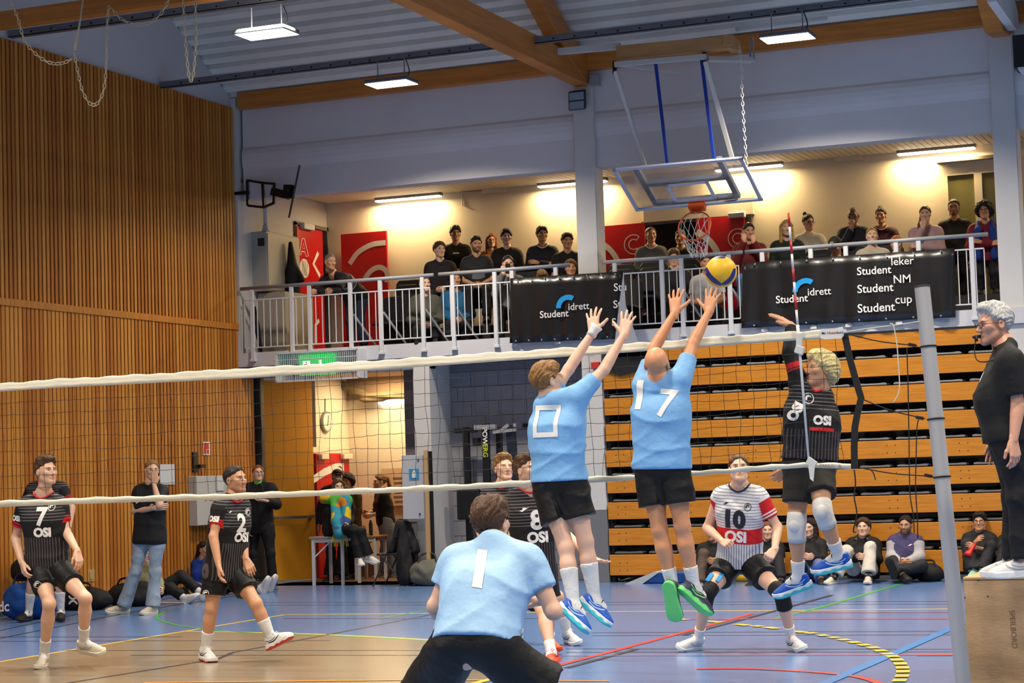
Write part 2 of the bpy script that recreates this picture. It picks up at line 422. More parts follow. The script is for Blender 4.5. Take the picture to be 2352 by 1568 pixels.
mb.build('roof_rafter', M_glulam, bevel=0.01, label='glued timber rafter with white side at the corner above the right pillar', cat='beam')
mb = MB(); mb.prism([(26.52, 7.1), (26.3, 7.06), (24.7, 7.1), (24.7, roofz(24.7)-0.2), (26.52, roofz(26.52)-0.15)], 'x', -3.735, -3.62)
mb.build('rafter_cladding', M_bulk, label='grey white cladding board along the right rafter', cat='board')
mb = MB(); a = PX(-60, 57, XL); b = PY(560, -14, a[1]); mb.bar((XL, a[1], a[2]), (9, a[1], a[2]+0.0), 0.16, 0.2)
mb.build('timber_purlin', M_glulam, bevel=0.008, label='brown timber purlin crossing above the left wall, in front of the upper tray', cat='beam')
def tray(Y, z, label):
    o = empty('cable_tray', (XL, Y, z), label, 'cable tray', 'steel cable trays under the roof')
    mb = MB(); mb.box((XL, Y-0.045, z-0.04), (8.5, Y+0.045, z-0.03)); mb.box((XL, Y-0.045, z-0.04), (8.5, Y-0.04, z+0.05)); mb.box((XL, Y+0.04, z-0.04), (8.5, Y+0.045, z+0.05)); mb.build('channel', M_steel, o)
    hole = MB().box((-0.012, -0.003, -0.012), (0.012, 0.003, 0.012)).mesh('slot', M_blackm)
    for i in range(70):
        h = bpy.data.objects.new('slot', hole); COL.objects.link(h); h.location = (0.35+i*0.3, -0.046, 0.0); h.parent = o
    return o
tray(24.6, 7.26, 'perforated grey cable tray that meets the slatted wall, holding the lower left lamp')
tray(21.05, 7.32, 'perforated grey cable tray nearer the court, passing above the upper lamp')

# ---- blockwork and back room under the gallery
WB = 27.35
def blocks(name, X0, X1, Y, z0, z1, m, mj, bw=0.44, bh=0.22, flip=1):
    mb = MB(); mb.box((X0, Y, z0), (X1, Y+0.15, z1)); w = mb.build(name, mj, kind='structure')
    bl = MB().box((0.004, -0.012, 0.004), (bw-0.004, 0.02, bh-0.004)).mesh('brick', m, bevel=0.003)
    nr = int((z1-z0)/bh); nc = int((X1-X0)/bw)+1
    for r in range(nr):
        for c in range(nc):
            x = X0+c*bw-(bw/2 if r % 2 else 0)
            if x < X0-0.001 or x+bw > X1+0.001: continue
            o = bpy.data.objects.new('brick', bl); COL.objects.link(o); o.location = (x, Y, z0+r*bh); o.parent = w
    return w
blocks('wall_niche', -13.0, -9.2, WB, 0.0, 3.2, M_blockw, M_joint)
mb = MB(); mb.box((-12.50, WY+0.02, 0), (-12.24, WB, 3.3))
mb.build('wall_jamb', M_white, kind='structure')
mb = MB(); mb.box((XL, WY+0.05, 3.12), (-12.24, WY+0.25, 3.32)); mb.build('wall_lintel', mat('lintel_grey', srgb(120, 126, 146), 0.7), kind='structure')
# left piece of the front wall beside the opening and the dark door frame
mb = MB(); mb.box((XL-0.25, WY+.001, 0), (XL-0.03, 27.12, 3.28)); mb.build('wall_left_return', M_slatb, kind='structure')
s_re = slat(0.09, 3.2, 0.064)
for i in range(1, 6): o = bpy.data.objects.new('slat', s_re); COL.objects.link(o); o.location = (XL, WY-.05+i*.0885, 0); o.parent = wall_left
mb = MB(); mb.box((XL-0.1, 27.10, 0), (XL+0.09, 27.2, 3.15)); mb.build('trim_3', mat('frame_dark', srgb(66, 60, 56), 0.5), kind='structure', label='dark steel frame of the wide opening')
bt = 33.0
cr = ray(800, 1000)*33.0+CAMP
RX, RY = cr[0], cr[1]
mb = MB(); mb.box((RX-0.1, 28.4, -0.01), (RX, RY+0.1, 3.3)); wall_rl = mb.build('wall_room_left', M_cream, kind='structure')
mb = MB(); mb.box((RX-0.1, RY, -0.01), (-9.5, RY+0.1, 3.3)); mb.build('wall_room_back', M_cream, kind='structure')
mb = MB(); mb.box((-12.3, WB+0.2, -0.01), (-12.15, RY, 3.3)); mb.build('wall_room_right', M_cream, kind='structure')
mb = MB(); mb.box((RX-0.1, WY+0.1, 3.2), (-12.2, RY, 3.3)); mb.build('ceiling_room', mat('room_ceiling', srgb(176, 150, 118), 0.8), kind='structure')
mb = MB(); mb.add([(RX, WY, 0.0), (-12.2, WY, 0.0), (-12.2, RY, 0.0), (RX, RY, 0.0)], [(0, 1, 2, 3)]); mb.build('floor_room', mat('room_floor', srgb(110, 80, 54), 0.4), kind='structure')
# right-hand and rear shell of the hall, out of view
mb = MB(); mb.box((9, -6, 0), (9.2, 30, 14)); mb.build('wall_right', M_bulk, kind='structure')
mb = MB(); mb.box((XL-0.3, -6.2, 0), (9.2, -6, 15.5)); mb.build('wall_front', M_bulk, kind='structure')
mb = MB(); mb.box((-3.7, WY+0.05, 0), (9, WY+0.2, 3.3)); mb.build('wall_back_lower', M_bulk, kind='structure')
# ================================================================== BODIES: signed distance fields turned into meshes
V3 = lambda *a: np.array(a, float)
def nrm(v): v = np.asarray(v, float); return v/max(np.linalg.norm(v), 1e-9)
class Field:
    def __init__(s, lo, hi, h):
        s.lo = np.asarray(lo, float); s.h = h
        s.n = np.maximum(2, np.ceil((np.asarray(hi)-s.lo)/h).astype(int)+1)
        s.ax = [s.lo[i]+h*np.arange(s.n[i]) for i in range(3)]
        s.F = np.full(tuple(s.n), 0.2, np.float32)
    def win(s, lo, hi):
        a = np.clip(np.floor((lo-s.lo)/s.h).astype(int), 0, s.n); b = np.clip(np.ceil((hi-s.lo)/s.h).astype(int)+1, 0, s.n)
        if (b <= a).any(): return None
        sl = tuple(slice(a[i], b[i]) for i in range(3))
        return sl, (s.ax[0][sl[0]][:, None, None], s.ax[1][sl[1]][None, :, None], s.ax[2][sl[2]][None, None, :])
    def put(s, d, sl, k, op):
        A = s.F[sl]
        if op == 'sub': A2 = -A
        else: A2 = A
        if k > 0:
            hh = np.clip(0.5+0.5*(d-A2)/k, 0, 1); R = d+(A2-d)*hh-k*hh*(1-hh)
        else: R = np.minimum(A2, d)
        s.F[sl] = -R if op == 'sub' else R
    def cone(s, a, b, ra, rb, k=0.03, op='add', cut=None, grow=0.0):
        a, b = np.asarray(a, float), np.asarray(b, float); ra += grow; rb += grow
        m = max(ra, rb)+k+0.03
        w = s.win(np.minimum(a, b)-m, np.maximum(a, b)+m)
        if w is None: return s
        sl, (x, y, z) = w
        ba = b-a; L = max(ba @ ba, 1e-12)
        px, py, pz = x-a[0], y-a[1], z-a[2]
        t = np.clip((px*ba[0]+py*ba[1]+pz*ba[2])/L, 0, 1)
        d = np.sqrt((px-t*ba[0])**2+(py-t*ba[1])**2+(pz-t*ba[2])**2)-(ra+(rb-ra)*t)
        for q, n in (cut or ()):
            d = np.maximum(d, (x-q[0])*n[0]+(y-q[1])*n[1]+(z-q[2])*n[2])
        s.put(d.astype(np.float32), sl, k, op); return s
    def ell(s, c, r, R=None, k=0.02, op='add', grow=0.0):
        c = np.asarray(c, float); r = np.asarray(r, float)+grow
        m = r.max()+k+0.03
        w = s.win(c-m, c+m)
        if w is None: return s
        sl, (x, y, z) = w
        x, y, z = x-c[0], y-c[1], z-c[2]
        if R is not None:
            u = R[0]; v = R[1]; q = R[2]
            x, y, z = x*u[0]+y*u[1]+z*u[2], x*v[0]+y*v[1]+z*v[2], x*q[0]+y*q[1]+z*q[2]
        k0 = np.sqrt((x/r[0])**2+(y/r[1])**2+(z/r[2])**2)
        k1 = np.sqrt((x/r[0]**2)**2+(y/r[1]**2)**2+(z/r[2]**2)**2)
        d = k0*(k0-1)/np.maximum(k1, 1e-6)
        s.put(np.clip(d, -0.2, 0.2).astype(np.float32), sl, k, op); return s
    def plane(s, q, n, k=0.0):        # keep the side the normal points away from
        q, n = np.asarray(q, float), nrm(n)
        d = ((s.ax[0]-q[0])*n[0])[:, None, None]+((s.ax[1]-q[1])*n[1])[None, :, None]+((s.ax[2]-q[2])*n[2])[None, None, :]
        s.F = np.maximum(s.F, d.astype(np.float32)); return s
    def disp(s, fn):
        s.F += fn(s.ax[0][:, None, None], s.ax[1][None, :, None], s.ax[2][None, None, :]).astype(np.float32); return s
    def mesh(s):
        F = s.F; h = s.h
        F[0], F[-1] = np.maximum(F[0], h), np.maximum(F[-1], h); F[:, 0], F[:, -1] = np.maximum(F[:, 0], h), np.maximum(F[:, -1], h); F[:, :, 0], F[:, :, -1] = np.maximum(F[:, :, 0], h), np.maximum(F[:, :, -1], h)
        I = F < 0
        c = np.zeros(tuple(n-1 for n in F.shape), np.uint8)
        for i in (0, 1):
            for j in (0, 1):
                for k in (0, 1): c += I[i:I.shape[0]-1+i, j:I.shape[1]-1+j, k:I.shape[2]-1+k]
        act = (c > 0) & (c < 8)
        idx = np.full(act.shape, -1, np.int64); ids = np.argwhere(act); idx[act] = np.arange(len(ids))
        acc = np.zeros((len(ids), 3)); cnt = np.zeros(len(ids))
        cor = [(0, 0, 0), (1, 0, 0), (0, 1, 0), (1, 1, 0), (0, 0, 1), (1, 0, 1), (0, 1, 1), (1, 1, 1)]
        val = [F[ids[:, 0]+a, ids[:, 1]+b, ids[:, 2]+d_] for a, b, d_ in cor]
        for e0, e1 in ((0, 1), (2, 3), (4, 5), (6, 7), (0, 2), (1, 3), (4, 6), (5, 7), (0, 4), (1, 5), (2, 6), (3, 7)):
            f0, f1 = val[e0], val[e1]; mk = (f0 < 0) != (f1 < 0)
            t = np.where(mk, f0/np.where(mk, f0-f1, 1), 0)
            p0, p1 = np.array(cor[e0], float), np.array(cor[e1], float)
            acc += np.where(mk[:, None], p0+t[:, None]*(p1-p0), 0); cnt += mk
        v = s.lo+h*(ids+acc/cnt[:, None])
        quads = []
        for ax in range(3):
            o1, o2 = [(1, 2), (2, 0), (0, 1)][ax]
            a = [slice(None)]*3; b = [slice(None)]*3; a[ax] = slice(0, -1); b[ax] = slice(1, None)
            A, B = I[tuple(a)], I[tuple(b)]
            ch = np.argwhere(A != B)
            ch = ch[(ch[:, o1] > 0) & (ch[:, o2] > 0) & (ch[:, o1] < F.shape[o1]-1) & (ch[:, o2] < F.shape[o2]-1)]
            s0 = A[ch[:, 0], ch[:, 1], ch[:, 2]]
            q = []
            for d1, d2 in ((0, 0), (1, 0), (1, 1), (0, 1)):
                cc = ch.copy(); cc[:, o1] -= d1; cc[:, o2] -= d2; q.append(idx[cc[:, 0], cc[:, 1], cc[:, 2]])
            q = np.stack(q, 1)
            q[~s0] = q[~s0][:, ::-1]
            quads.append(q[:, ::-1])
        return v, np.concatenate(quads)[:, ::-1]
def np_mesh(name, v, q, mats, attrs=None, smooth=True):
    me = bpy.data.meshes.new(name)
    me.vertices.add(len(v)); me.vertices.foreach_set('co', np.asarray(v, np.float32).ravel())
    me.loops.add(q.size); me.loops.foreach_set('vertex_index', q.astype(np.int32).ravel())
    me.polygons.add(len(q)); me.polygons.foreach_set('loop_start', (np.arange(len(q))*q.shape[1]).astype(np.int32))
    me.polygons.foreach_set('loop_total', np.full(len(q), q.shape[1], np.int32))
    me.polygons.foreach_set('use_smooth', np.ones(len(q), bool) if smooth else np.zeros(len(q), bool))
    for m in (mats if isinstance(mats, (list, tuple)) else [mats]): me.materials.append(m)
    me.update(calc_edges=True); me.validate()
    for k, (typ, arr) in (attrs or {}).items():
        at = me.attributes.new(k, typ, 'POINT')
        at.data.foreach_set({'FLOAT': 'value', 'FLOAT_VECTOR': 'vector', 'FLOAT_COLOR': 'color'}[typ], np.asarray(arr, np.float32).ravel())
    return me
def join(parts):
    vs, qs, n = [], [], 0
    for v, q in parts: vs.append(v); qs.append(q+n); n += len(v)
    return np.concatenate(vs), np.concatenate(qs)

# ---- heads, hair, hands and shoes are made once in their own frame (y forward, z up) and set in place
def head_field(h, sex='m'):
    f = Field((-0.115, -0.135, -0.2), (0.115, 0.145, 0.145), h); g = 1.0 if sex == 'm' else 0.94
    f.ell((0, -0.014, 0.034), (0.077*g, 0.097*g, 0.086*g), k=0)
    f.ell((0, 0.028, -0.03), (0.060*g, 0.064, 0.085), k=0.03)
    for s in (-1, 1):
        f.cone((s*0.046*g, 0.0, -0.055), (s*0.014, 0.072, -0.098), 0.024*g, 0.020*g, 0.03)
        f.ell((s*0.044*g, 0.062, -0.018), (0.020, 0.020, 0.018), k=0.03)
    f.ell((0, 0.080, -0.098), (0.020, 0.016, 0.015), k=0.02)
    f.cone((-0.036, 0.079, 0.022), (0.036, 0.079, 0.022), 0.012, 0.012, 0.02)
    for s in (-1, 1): f.ell((s*0.031, 0.099, 0.004), (0.019, 0.016, 0.012), k=0.012, op='sub')
    f.cone((0, 0.088, 0.014), (0, 0.111, -0.030), 0.0085, 0.0125, 0.012)
    for s in (-1, 1):
        f.ell((s*0.011, 0.099, -0.034), (0.0085, 0.011, 0.0075), k=0.008)
        f.ell((s*0.031, 0.0765, 0.003), (0.0145, 0.0125, 0.0095), k=0.004)
        f.ell((s*0.080*g, -0.010, -0.006), (0.010, 0.021, 0.033), k=0.008)
        f.ell((s*0.090*g, -0.006, -0.002), (0.007, 0.011, 0.019), k=0.006, op='sub')
    f.cone((-0.017, 0.092, -0.059), (0.017, 0.092, -0.059), 0.0065, 0.0065, 0.008)
    f.cone((-0.013, 0.092, -0.071), (0.013, 0.092, -0.071), 0.0075, 0.0075, 0.008)
    f.cone((-0.021, 0.1005, -0.065), (0.021, 0.1005, -0.065), 0.0022, 0.0022, 0.004, op='sub')
    f.cone((0, -0.022, -0.05), (0, -0.034, -0.115), 0.055*g, 0.055*g, 0.025)
    v, q = f.mesh()
    x, y, z = np.abs(v[:, 0]), v[:, 1], v[:, 2]
    def bl(d, w): return np.clip(0.5-d/w, 0, 1)
    lip = bl(np.sqrt((x/0.023)**2+((z+0.065)/0.0115)**2)-1, 0.3)*(y > 0.07)
    brow = bl(np.sqrt(((x-0.033)/0.021)**2+((z-0.0235-0.10*(0.033-x)*0)/0.0058)**2)-1, 0.5)*(y > 0.05)
    eye = bl(np.sqrt(((x-0.031)/0.0135)**2+((z-0.003)/0.0068)**2)-1, 0.3)*(y > 0.07)
    iris = bl(np.sqrt(((x-0.031)/0.0068)**2+((z-0.0035)/0.0064)**2)-1, 0.3)*(y > 0.07)
    lash = bl(np.sqrt(((x-0.031)/0.0165)**2+((z-0.0105)/0.0032)**2)-1, 0.5)*(y > 0.06)
    beard = np.clip((-(z+0.036))/0.02, 0, 1)*np.clip((y+0.01)/0.03, 0, 1)*np.clip((z+0.135)/0.02, 0, 1)
    beard = np.maximum(beard, np.clip(1-np.abs(x-0.066)/0.02, 0, 1)*np.clip((-z+0.03)/0.03, 0, 1)*np.clip((y-0.0)/0.01, 0, 1)*np.clip((0.045-y)/0.02, 0, 1))
    beard *= 1-lip
    mask = np.stack([lip, np.clip(np.maximum(np.maximum(brow, iris), lash), 0, 1), np.clip(eye-iris, 0, 1), beard], 1)
    return v, q, mask
_heads = {}
def head_mesh(h, sex):
    if (h, sex) not in _heads: _heads[(h, sex)] = head_field(h, sex)
    return _heads[(h, sex)]
def wob(x, y, z, f, seed=0.0):
    return np.sin(f*x+1.7*np.sin(f*0.61*y+seed)+seed*3)*np.sin(f*1.13*y+1.3*np.sin(f*0.7*z+seed*2))*1.0+0.6*np.sin(f*1.9*z+1.9*np.sin(f*0.9*x+seed)+f*0.5*y)
_hairs = {}
def hair_mesh(style, h):
    if (style, h) in _hairs: return _hairs[(style, h)]
    f = Field((-0.21, -0.26, -0.42) if style in ('long', 'tail', 'afro', 'sidetail', 'fluffy') else (-0.125, -0.165, -0.13), (0.21, 0.165, 0.23) if style in ('afro', 'long', 'tail', 'bun', 'fluffy') else (0.125, 0.15, 0.19), h)
    gr = {'buzz': 0.004, 'short': 0.011, 'neat': 0.010, 'swept': 0.014, 'mop': 0.018, 'curly': 0.024, 'long': 0.014, 'tail': 0.009, 'bun': 0.009, 'sidetail': 0.009, 'afro': 0.04, 'fluffy': 0.026, 'bald': 0.002}[style]
    f.ell((0, -0.016, 0.036), (0.077, 0.097, 0.086), k=0, grow=gr)
    hl = {'buzz': -0.002, 'neat': -0.002, 'swept': 0.0, 'mop': -0.03, 'curly': -0.014, 'afro': -0.03, 'fluffy': -0.03, 'bald': 0.02}.get(style, -0.008)
    if style == 'swept':
        f.ell((0, 0.045, 0.105), (0.062, 0.052, 0.030), k=0.03); f.ell((0.02, 0.0, 0.115), (0.058, 0.07, 0.028), k=0.03)
    if style == 'mop':
        f.ell((0.0, 0.062, 0.085), (0.064, 0.042, 0.036), k=0.025); f.ell((0, 0, 0.10), (0.075, 0.08, 0.04), k=0.03)
    if style == 'fluffy':
        f.ell((0, -0.05, -0.01), (0.105, 0.095, 0.10), k=0.03); f.ell((0, 0.03, 0.10), (0.08, 0.07, 0.045), k=0.03)
    if style == 'afro': f.ell((0, -0.03, 0.01), (0.145, 0.125, 0.145), k=0.02)
    def taper(x, y, z):
        p = (z-hl-0.85*y)/1.312+0.004*np.sin(70*x)+0.003*np.sin(130*x+1)
        e = (np.sqrt((x/0.068)**2+((y-0.095)/0.074)**2+((z+0.030)/0.102)**2)-1)*0.075
        if style in ('mop', 'long', 'fluffy', 'afro'): e = e+0.012
        return (gr+0.004)*np.clip(1-np.minimum(p, e)/0.022, 0, 1)+0*x
    f.disp(taper)
    f.plane((0, 0, 0.0+hl), (0, 0.85, -1.0))
    # cut the face free
    f.ell((0, 0.095, -0.030), (0.068, 0.074, 0.102), k=0.012, op='sub')
    if style not in ('long', 'afro', 'fluffy'):
        for s in (-1, 1): f.ell((s*0.088, -0.004, -0.012), (0.03, 0.030, 0.042), k=0.008, op='sub')
    if style == 'neat': 
        for s in (-1, 1): f.ell((s*0.05, 0.10, 0.075), (0.022, 0.035, 0.022), k=0.01, op='sub')
    if style == 'long':
        for s in (-1, 1):
            f.cone((s*0.078, 0.0, 0.03), (s*0.088, 0.03, -0.20), 0.024, 0.030, 0.03); f.cone((s*0.06, -0.06, 0.0), (s*0.075, -0.05, -0.24), 0.04, 0.035, 0.04)
    if style == 'tail':
        f.ell((0, -0.125, 0.05), (0.03, 0.035, 0.03), k=0.02); f.cone((0, -0.14, 0.05), (0, -0.18, -0.12), 0.026, 0.034, 0.02); f.cone((0, -0.18, -0.12), (0, -0.16, -0.24), 0.034, 0.008, 0.02)
    if style == 'sidetail':
        f.cone((-0.06, -0.06, -0.03), (-0.085, 0.05, -0.16), 0.03, 0.03, 0.03); f.cone((-0.085, 0.05, -0.16), (-0.08, 0.09, -0.38), 0.03, 0.012, 0.02)
    if style == 'bun':
        f.ell((0.015, -0.07, 0.135), (0.034, 0.034, 0.03), k=0.015)
    amp, fr = {'buzz': (0.001, 140), 'short': (0.0028, 150), 'neat': (0.002, 120), 'swept': (0.0038, 95), 'mop': (0.0038, 90), 'curly': (0.008, 150), 'long': (0.003, 80), 'tail': (0.003, 90), 'bun': (0.003, 100),
               'sidetail': (0.003, 90), 'afro': (0.011, 110), 'fluffy': (0.0055, 85), 'bald': (0, 1)}[style]
    def strands(x, y, z):
        ph = np.arctan2(x, z+0.03+0*y); u = ph+1.3*y*(style != 'long')
        return amp*(np.sin(17*u+2.6*np.sin(31*y+4*ph)+1.2*np.sin(40*z))+0.6*np.sin(37*u+2.0*np.sin(47*y)+1.1))
    if style in ('curly', 'afro', 'buzz'): f.disp(lambda x, y, z: amp*wob(x, y, z, fr, 0.7))
    else: f.disp(strands)
    _hairs[(style, h)] = f.mesh()
    return _hairs[(style, h)]
_hands = {}
HP = {  # pose: finger spread, curls of the three joints, thumb (out, fwd, in)
    'spread': ((0.30, 0.08, -0.13, -0.36), (0.10, 0.18, 0.15), ((0.030, 0.026, -0.006), (0.064, 0.052, -0.012), (0.094, 0.082, -0.014))),
    'relax': ((0.07, 0.02, -0.03, -0.09), (0.35, 0.45, 0.30), ((0.026, 0.030, -0.010), (0.046, 0.062, -0.024), (0.052, 0.096, -0.036))),
    'flat': ((0.06, 0.02, -0.03, -0.08), (0.08, 0.12, 0.08), ((0.028, 0.030, -0.008), (0.048, 0.066, -0.014), (0.052, 0.100, -0.018))),
    'fist': ((0.02, 0.0, -0.02, -0.04), (1.35, 1.55, 0.9), ((0.026, 0.030, -0.014), (0.040, 0.066, -0.030), (0.014, 0.082, -0.042))),
    'grip': ((0.03, 0.0, -0.02, -0.05), (0.85, 1.05, 0.6), ((0.028, 0.028, -0.016), (0.040, 0.060, -0.040), (0.022, 0.086, -0.056)))}
def hand_mesh(pose, h):
    if (pose, h) in _hands: return _hands[(pose, h)]
    sp, cu, th = HP[pose]
    f = Field((-0.115, -0.05, -0.115), (0.115, 0.22, 0.05), h)
    kx = (0.031, 0.0105, -0.0105, -0.030); ky = (0.090, 0.094, 0.090, 0.081); ln = (0.074, 0.082, 0.076, 0.060)
    f.ell((0, -0.012, 0), (0.028, 0.04, 0.021), k=0)
    for i in range(4):
        f.cone((kx[i]*0.55, 0.008, -0.002), (kx[i], ky[i], 0), 0.0165, 0.0125, 0.012)
    f.ell((0.024, 0.036, -0.012), (0.018, 0.030, 0.015), k=0.015)
    for i in range(4):
        p = V3(kx[i], ky[i], 0.0); a = 0.0; r = 0.0098*(0.88 if i == 3 else 1)
        for seg, fr in enumerate((0.45, 0.30, 0.25)):
            a += cu[seg]; d = V3(math.sin(sp[i])*math.cos(a), math.cos(sp[i])*math.cos(a), -math.sin(a))
            q_ = p+d*ln[i]*fr; f.cone(p, q_, r, r*0.90, 0.004); p = q_; r *= 0.90
    p = V3(0.016, 0.012, -0.006); r = 0.0150
    for t in th: f.cone(p, t, r, r*0.86, 0.008); p = V3(*t); r *= 0.86
    _hands[(pose, h)] = f.mesh(); return _hands[(pose, h)]
_shoes = {}
def shoe_mesh(h=0.006):
    if h in _shoes: return _shoes[h]
    f = Field((-0.08, -0.11, -0.02), (0.08, 0.235, 0.16), h)
    f.ell((0.004, 0.135, 0.034), (0.045, 0.075, 0.038), k=0); f.ell((0.002, 0.05, 0.046), (0.042, 0.10, 0.050), k=0.03); f.ell((0, -0.035, 0.05), (0.037, 0.045, 0.058), k=0.03)
    f.cone((0, -0.025, 0.05), (0, -0.032, 0.098), 0.040, 0.041, 0.03); f.cone((0, 0.035, 0.075), (0, 0.09, 0.058), 0.030, 0.026, 0.02)
    f.plane((0, 0, 0.02), (0, 0, -1)); f.plane((0, -0.02, 0.112), (0, -0.15, 1))
    up = f.mesh()
    g = Field((-0.08, -0.11, -0.02), (0.08, 0.235, 0.09), h)
    x, y, z = g.ax[0][:, None, None], g.ax[1][None, :, None], g.ax[2][None, None, :]
    t = np.clip((y+0.045)/0.20, 0, 1); cx = 0.004*t
    d2 = np.sqrt((x-cx)**2+(y+0.045-0.20*t)**2)-(0.042+0.010*t-0.006*np.exp(-((y-0.04)/0.04)**2))
    zs = 0.020*np.clip((y-0.12)/0.09, 0, 1)**2
    d = np.maximum(d2, np.maximum(zs-z, z-(0.034+zs*0.5+0.010*np.clip((-0.02-y)/0.06, 0, 1))))
    g.F = np.broadcast_to(d-0.004, g.F.shape).astype(np.float32).copy(); so = g.mesh()
    lace = MB()
    for i in range(5):
        yy = 0.045+0.018*i; zz = 0.100-0.0098*i
        lace.tube([(-0.030, yy+0.006, zz-0.012), (0, yy, zz+0.005), (0.030, yy+0.006, zz-0.012)], 0.0036, 5)
    lace.tube([(0.0, 0.04, 0.106), (0.03, 0.045, 0.122), (0.045, 0.05, 0.108), (0.02, 0.045, 0.104)], 0.0032, 5); lace.tube([(0.0, 0.04, 0.106), (-0.03, 0.045, 0.122), (-0.045, 0.05, 0.108), (-0.02, 0.045, 0.104)], 0.0032, 5)
    bv = BVHTree.FromPolygons([tuple(p) for p in up[0]], [tuple(int(i) for i in f_) for f_ in up[1]]); mk = MB()
    for sg in (-1, 1):
        for path, wd in ((((-0.02, .050), (.03, .046), (.075, .062), (.098, .078)), .010), (((-.045, .075), (-.01, .062), (.03, .064), (.06, .076)), .006)):
            pts = spline([np.array(p) for p in path], 4); vs_ = []; fs_ = []
            for i, p in enumerate(pts):
                for dz in (-wd/2, wd/2):
                    h_ = bv.ray_cast(Vector((sg*.2, p[0], p[1]+dz)), Vector((-sg, 0, 0)), .25)
                    vs_.append((h_[0].x+sg*.0015 if h_[0] is not None else sg*.03, p[0], p[1]+dz))
                if i: fs_.append((2*i-2, 2*i-1, 2*i+1, 2*i))
            mk.add(vs_, fs_)
    me_m = mk.mesh('side_mark', mat('cloth_base'), True)
    me_u = np_mesh('shoe', *up, mat('cloth_base'))
    me_s = np_mesh('sole', *so, mat('cloth_base')); me_l = lace.mesh('laces', mat('cloth_base'), True)
    _shoes[h] = (me_u, me_s, me_l, me_m); return _shoes[h]
def omat(o, m):
    o.material_slots[0].link = 'OBJECT'; o.material_slots[0].material = m

# ---- materials for people
def skin_mat(name, tone, brow, beard=0.0, lip=None):
    if name in MATS: return MATS[name]
    m = mat(name, tone, 0.48, bump=0.03, bscale=220)
    nt = m.node_tree; b = nt.nodes['Principled BSDF']
    b.inputs['Subsurface Weight'].default_value = 0.12; b.inputs['Subsurface Radius'].default_value = (0.012, 0.005, 0.003); b.inputs['Subsurface Scale'].default_value = 1.0
    at = nt.nodes.new('ShaderNodeAttribute'); at.attribute_name = 'mask'
    sp = nt.nodes.new('ShaderNodeSeparateColor'); nt.links.new(at.outputs['Color'], sp.inputs[0])
    prev = (*tone, 1)
    def mix(fac, col, amt):
        nonlocal prev
        mu = nt.nodes.new('ShaderNodeMath'); mu.operation = 'MULTIPLY'; mu.inputs[1].default_value = amt; nt.links.new(fac, mu.inputs[0])
        mx = nt.nodes.new('ShaderNodeMix'); mx.data_type = 'RGBA'; nt.links.new(mu.outputs[0], mx.inputs[0])
        if isinstance(prev, tuple): mx.inputs[6].default_value = prev
        else: nt.links.new(prev, mx.inputs[6])
        mx.inputs[7].default_value = (*col, 1); prev = mx.outputs[2]
    if beard: mix(at.outputs['Alpha'], tuple(c*0.7 for c in brow), beard)
    mix(sp.outputs[0], lip or (tone[0]*0.72, tone[1]*0.42, tone[2]*0.42), 0.8)
    mix(sp.outputs[2], srgb(205, 196, 188), 0.9)
    mix(sp.outputs[1], tuple(c*0.6 for c in brow), 0.85)
    nt.links.new(prev, b.inputs['Base Color'])
    return m
def hair_mat(name, col):
    if name in MATS: return MATS[name]
    return mat(name, col, 0.42, var=0.45, scale=60, bump=0.7, bscale=90, stretch=(1.6, 1.6, 0.5), spec=0.4)
def cloth(name, col, rough=0.75, bump=0.35, var=0.06, sheen=0.0, bscale=14, spec=0.35):
    return mat('cloth_'+name, col, rough, var=var, scale=5, bump=bump, bscale=bscale, spec=spec, sheen=sheen)

# ---- one person
def limb_r(t, kind): return float(np.interp(t, *PROF[kind]))
PROF = {'thigh': ((0, 0.35, 0.8, 1), (0.090, 0.084, 0.060, 0.056)), 'shin': ((0, 0.12, 0.3, 0.65, 0.9, 1), (0.056, 0.053, 0.058, 0.044, 0.034, 0.037)),
        'upper': ((0, 0.2, 0.5, 0.85, 1), (0.052, 0.053, 0.047, 0.039, 0.040)), 'fore': ((0, 0.22, 0.6, 1), (0.040, 0.042, 0.034, 0.026))}
def chain(F, a, b, kind, s, k=0.02, grow=0.0, gain=1.0, t0=0.0, t1=1.0, cut=None):
    a, b = np.asarray(a, float), np.asarray(b, float); m = 0.10*s*gain+grow+k+0.03
    w = F.win(np.minimum(a, b)-m, np.maximum(a, b)+m)
    if w is None: return
    sl, (x, y, z) = w
    ba = b-a; L = max(ba @ ba, 1e-12); px, py, pz = x-a[0], y-a[1], z-a[2]
    t = np.clip((px*ba[0]+py*ba[1]+pz*ba[2])/L, t0, t1)
    d = np.sqrt((px-t*ba[0])**2+(py-t*ba[1])**2+(pz-t*ba[2])**2)-(np.interp(t, *PROF[kind])*s*gain+grow)
    for q, n in (cut or ()): d = np.maximum(d, (x-q[0])*n[0]+(y-q[1])*n[1]+(z-q[2])*n[2])
    F.put(d.astype(np.float32), sl, k, 'add')
class Person:
    pass
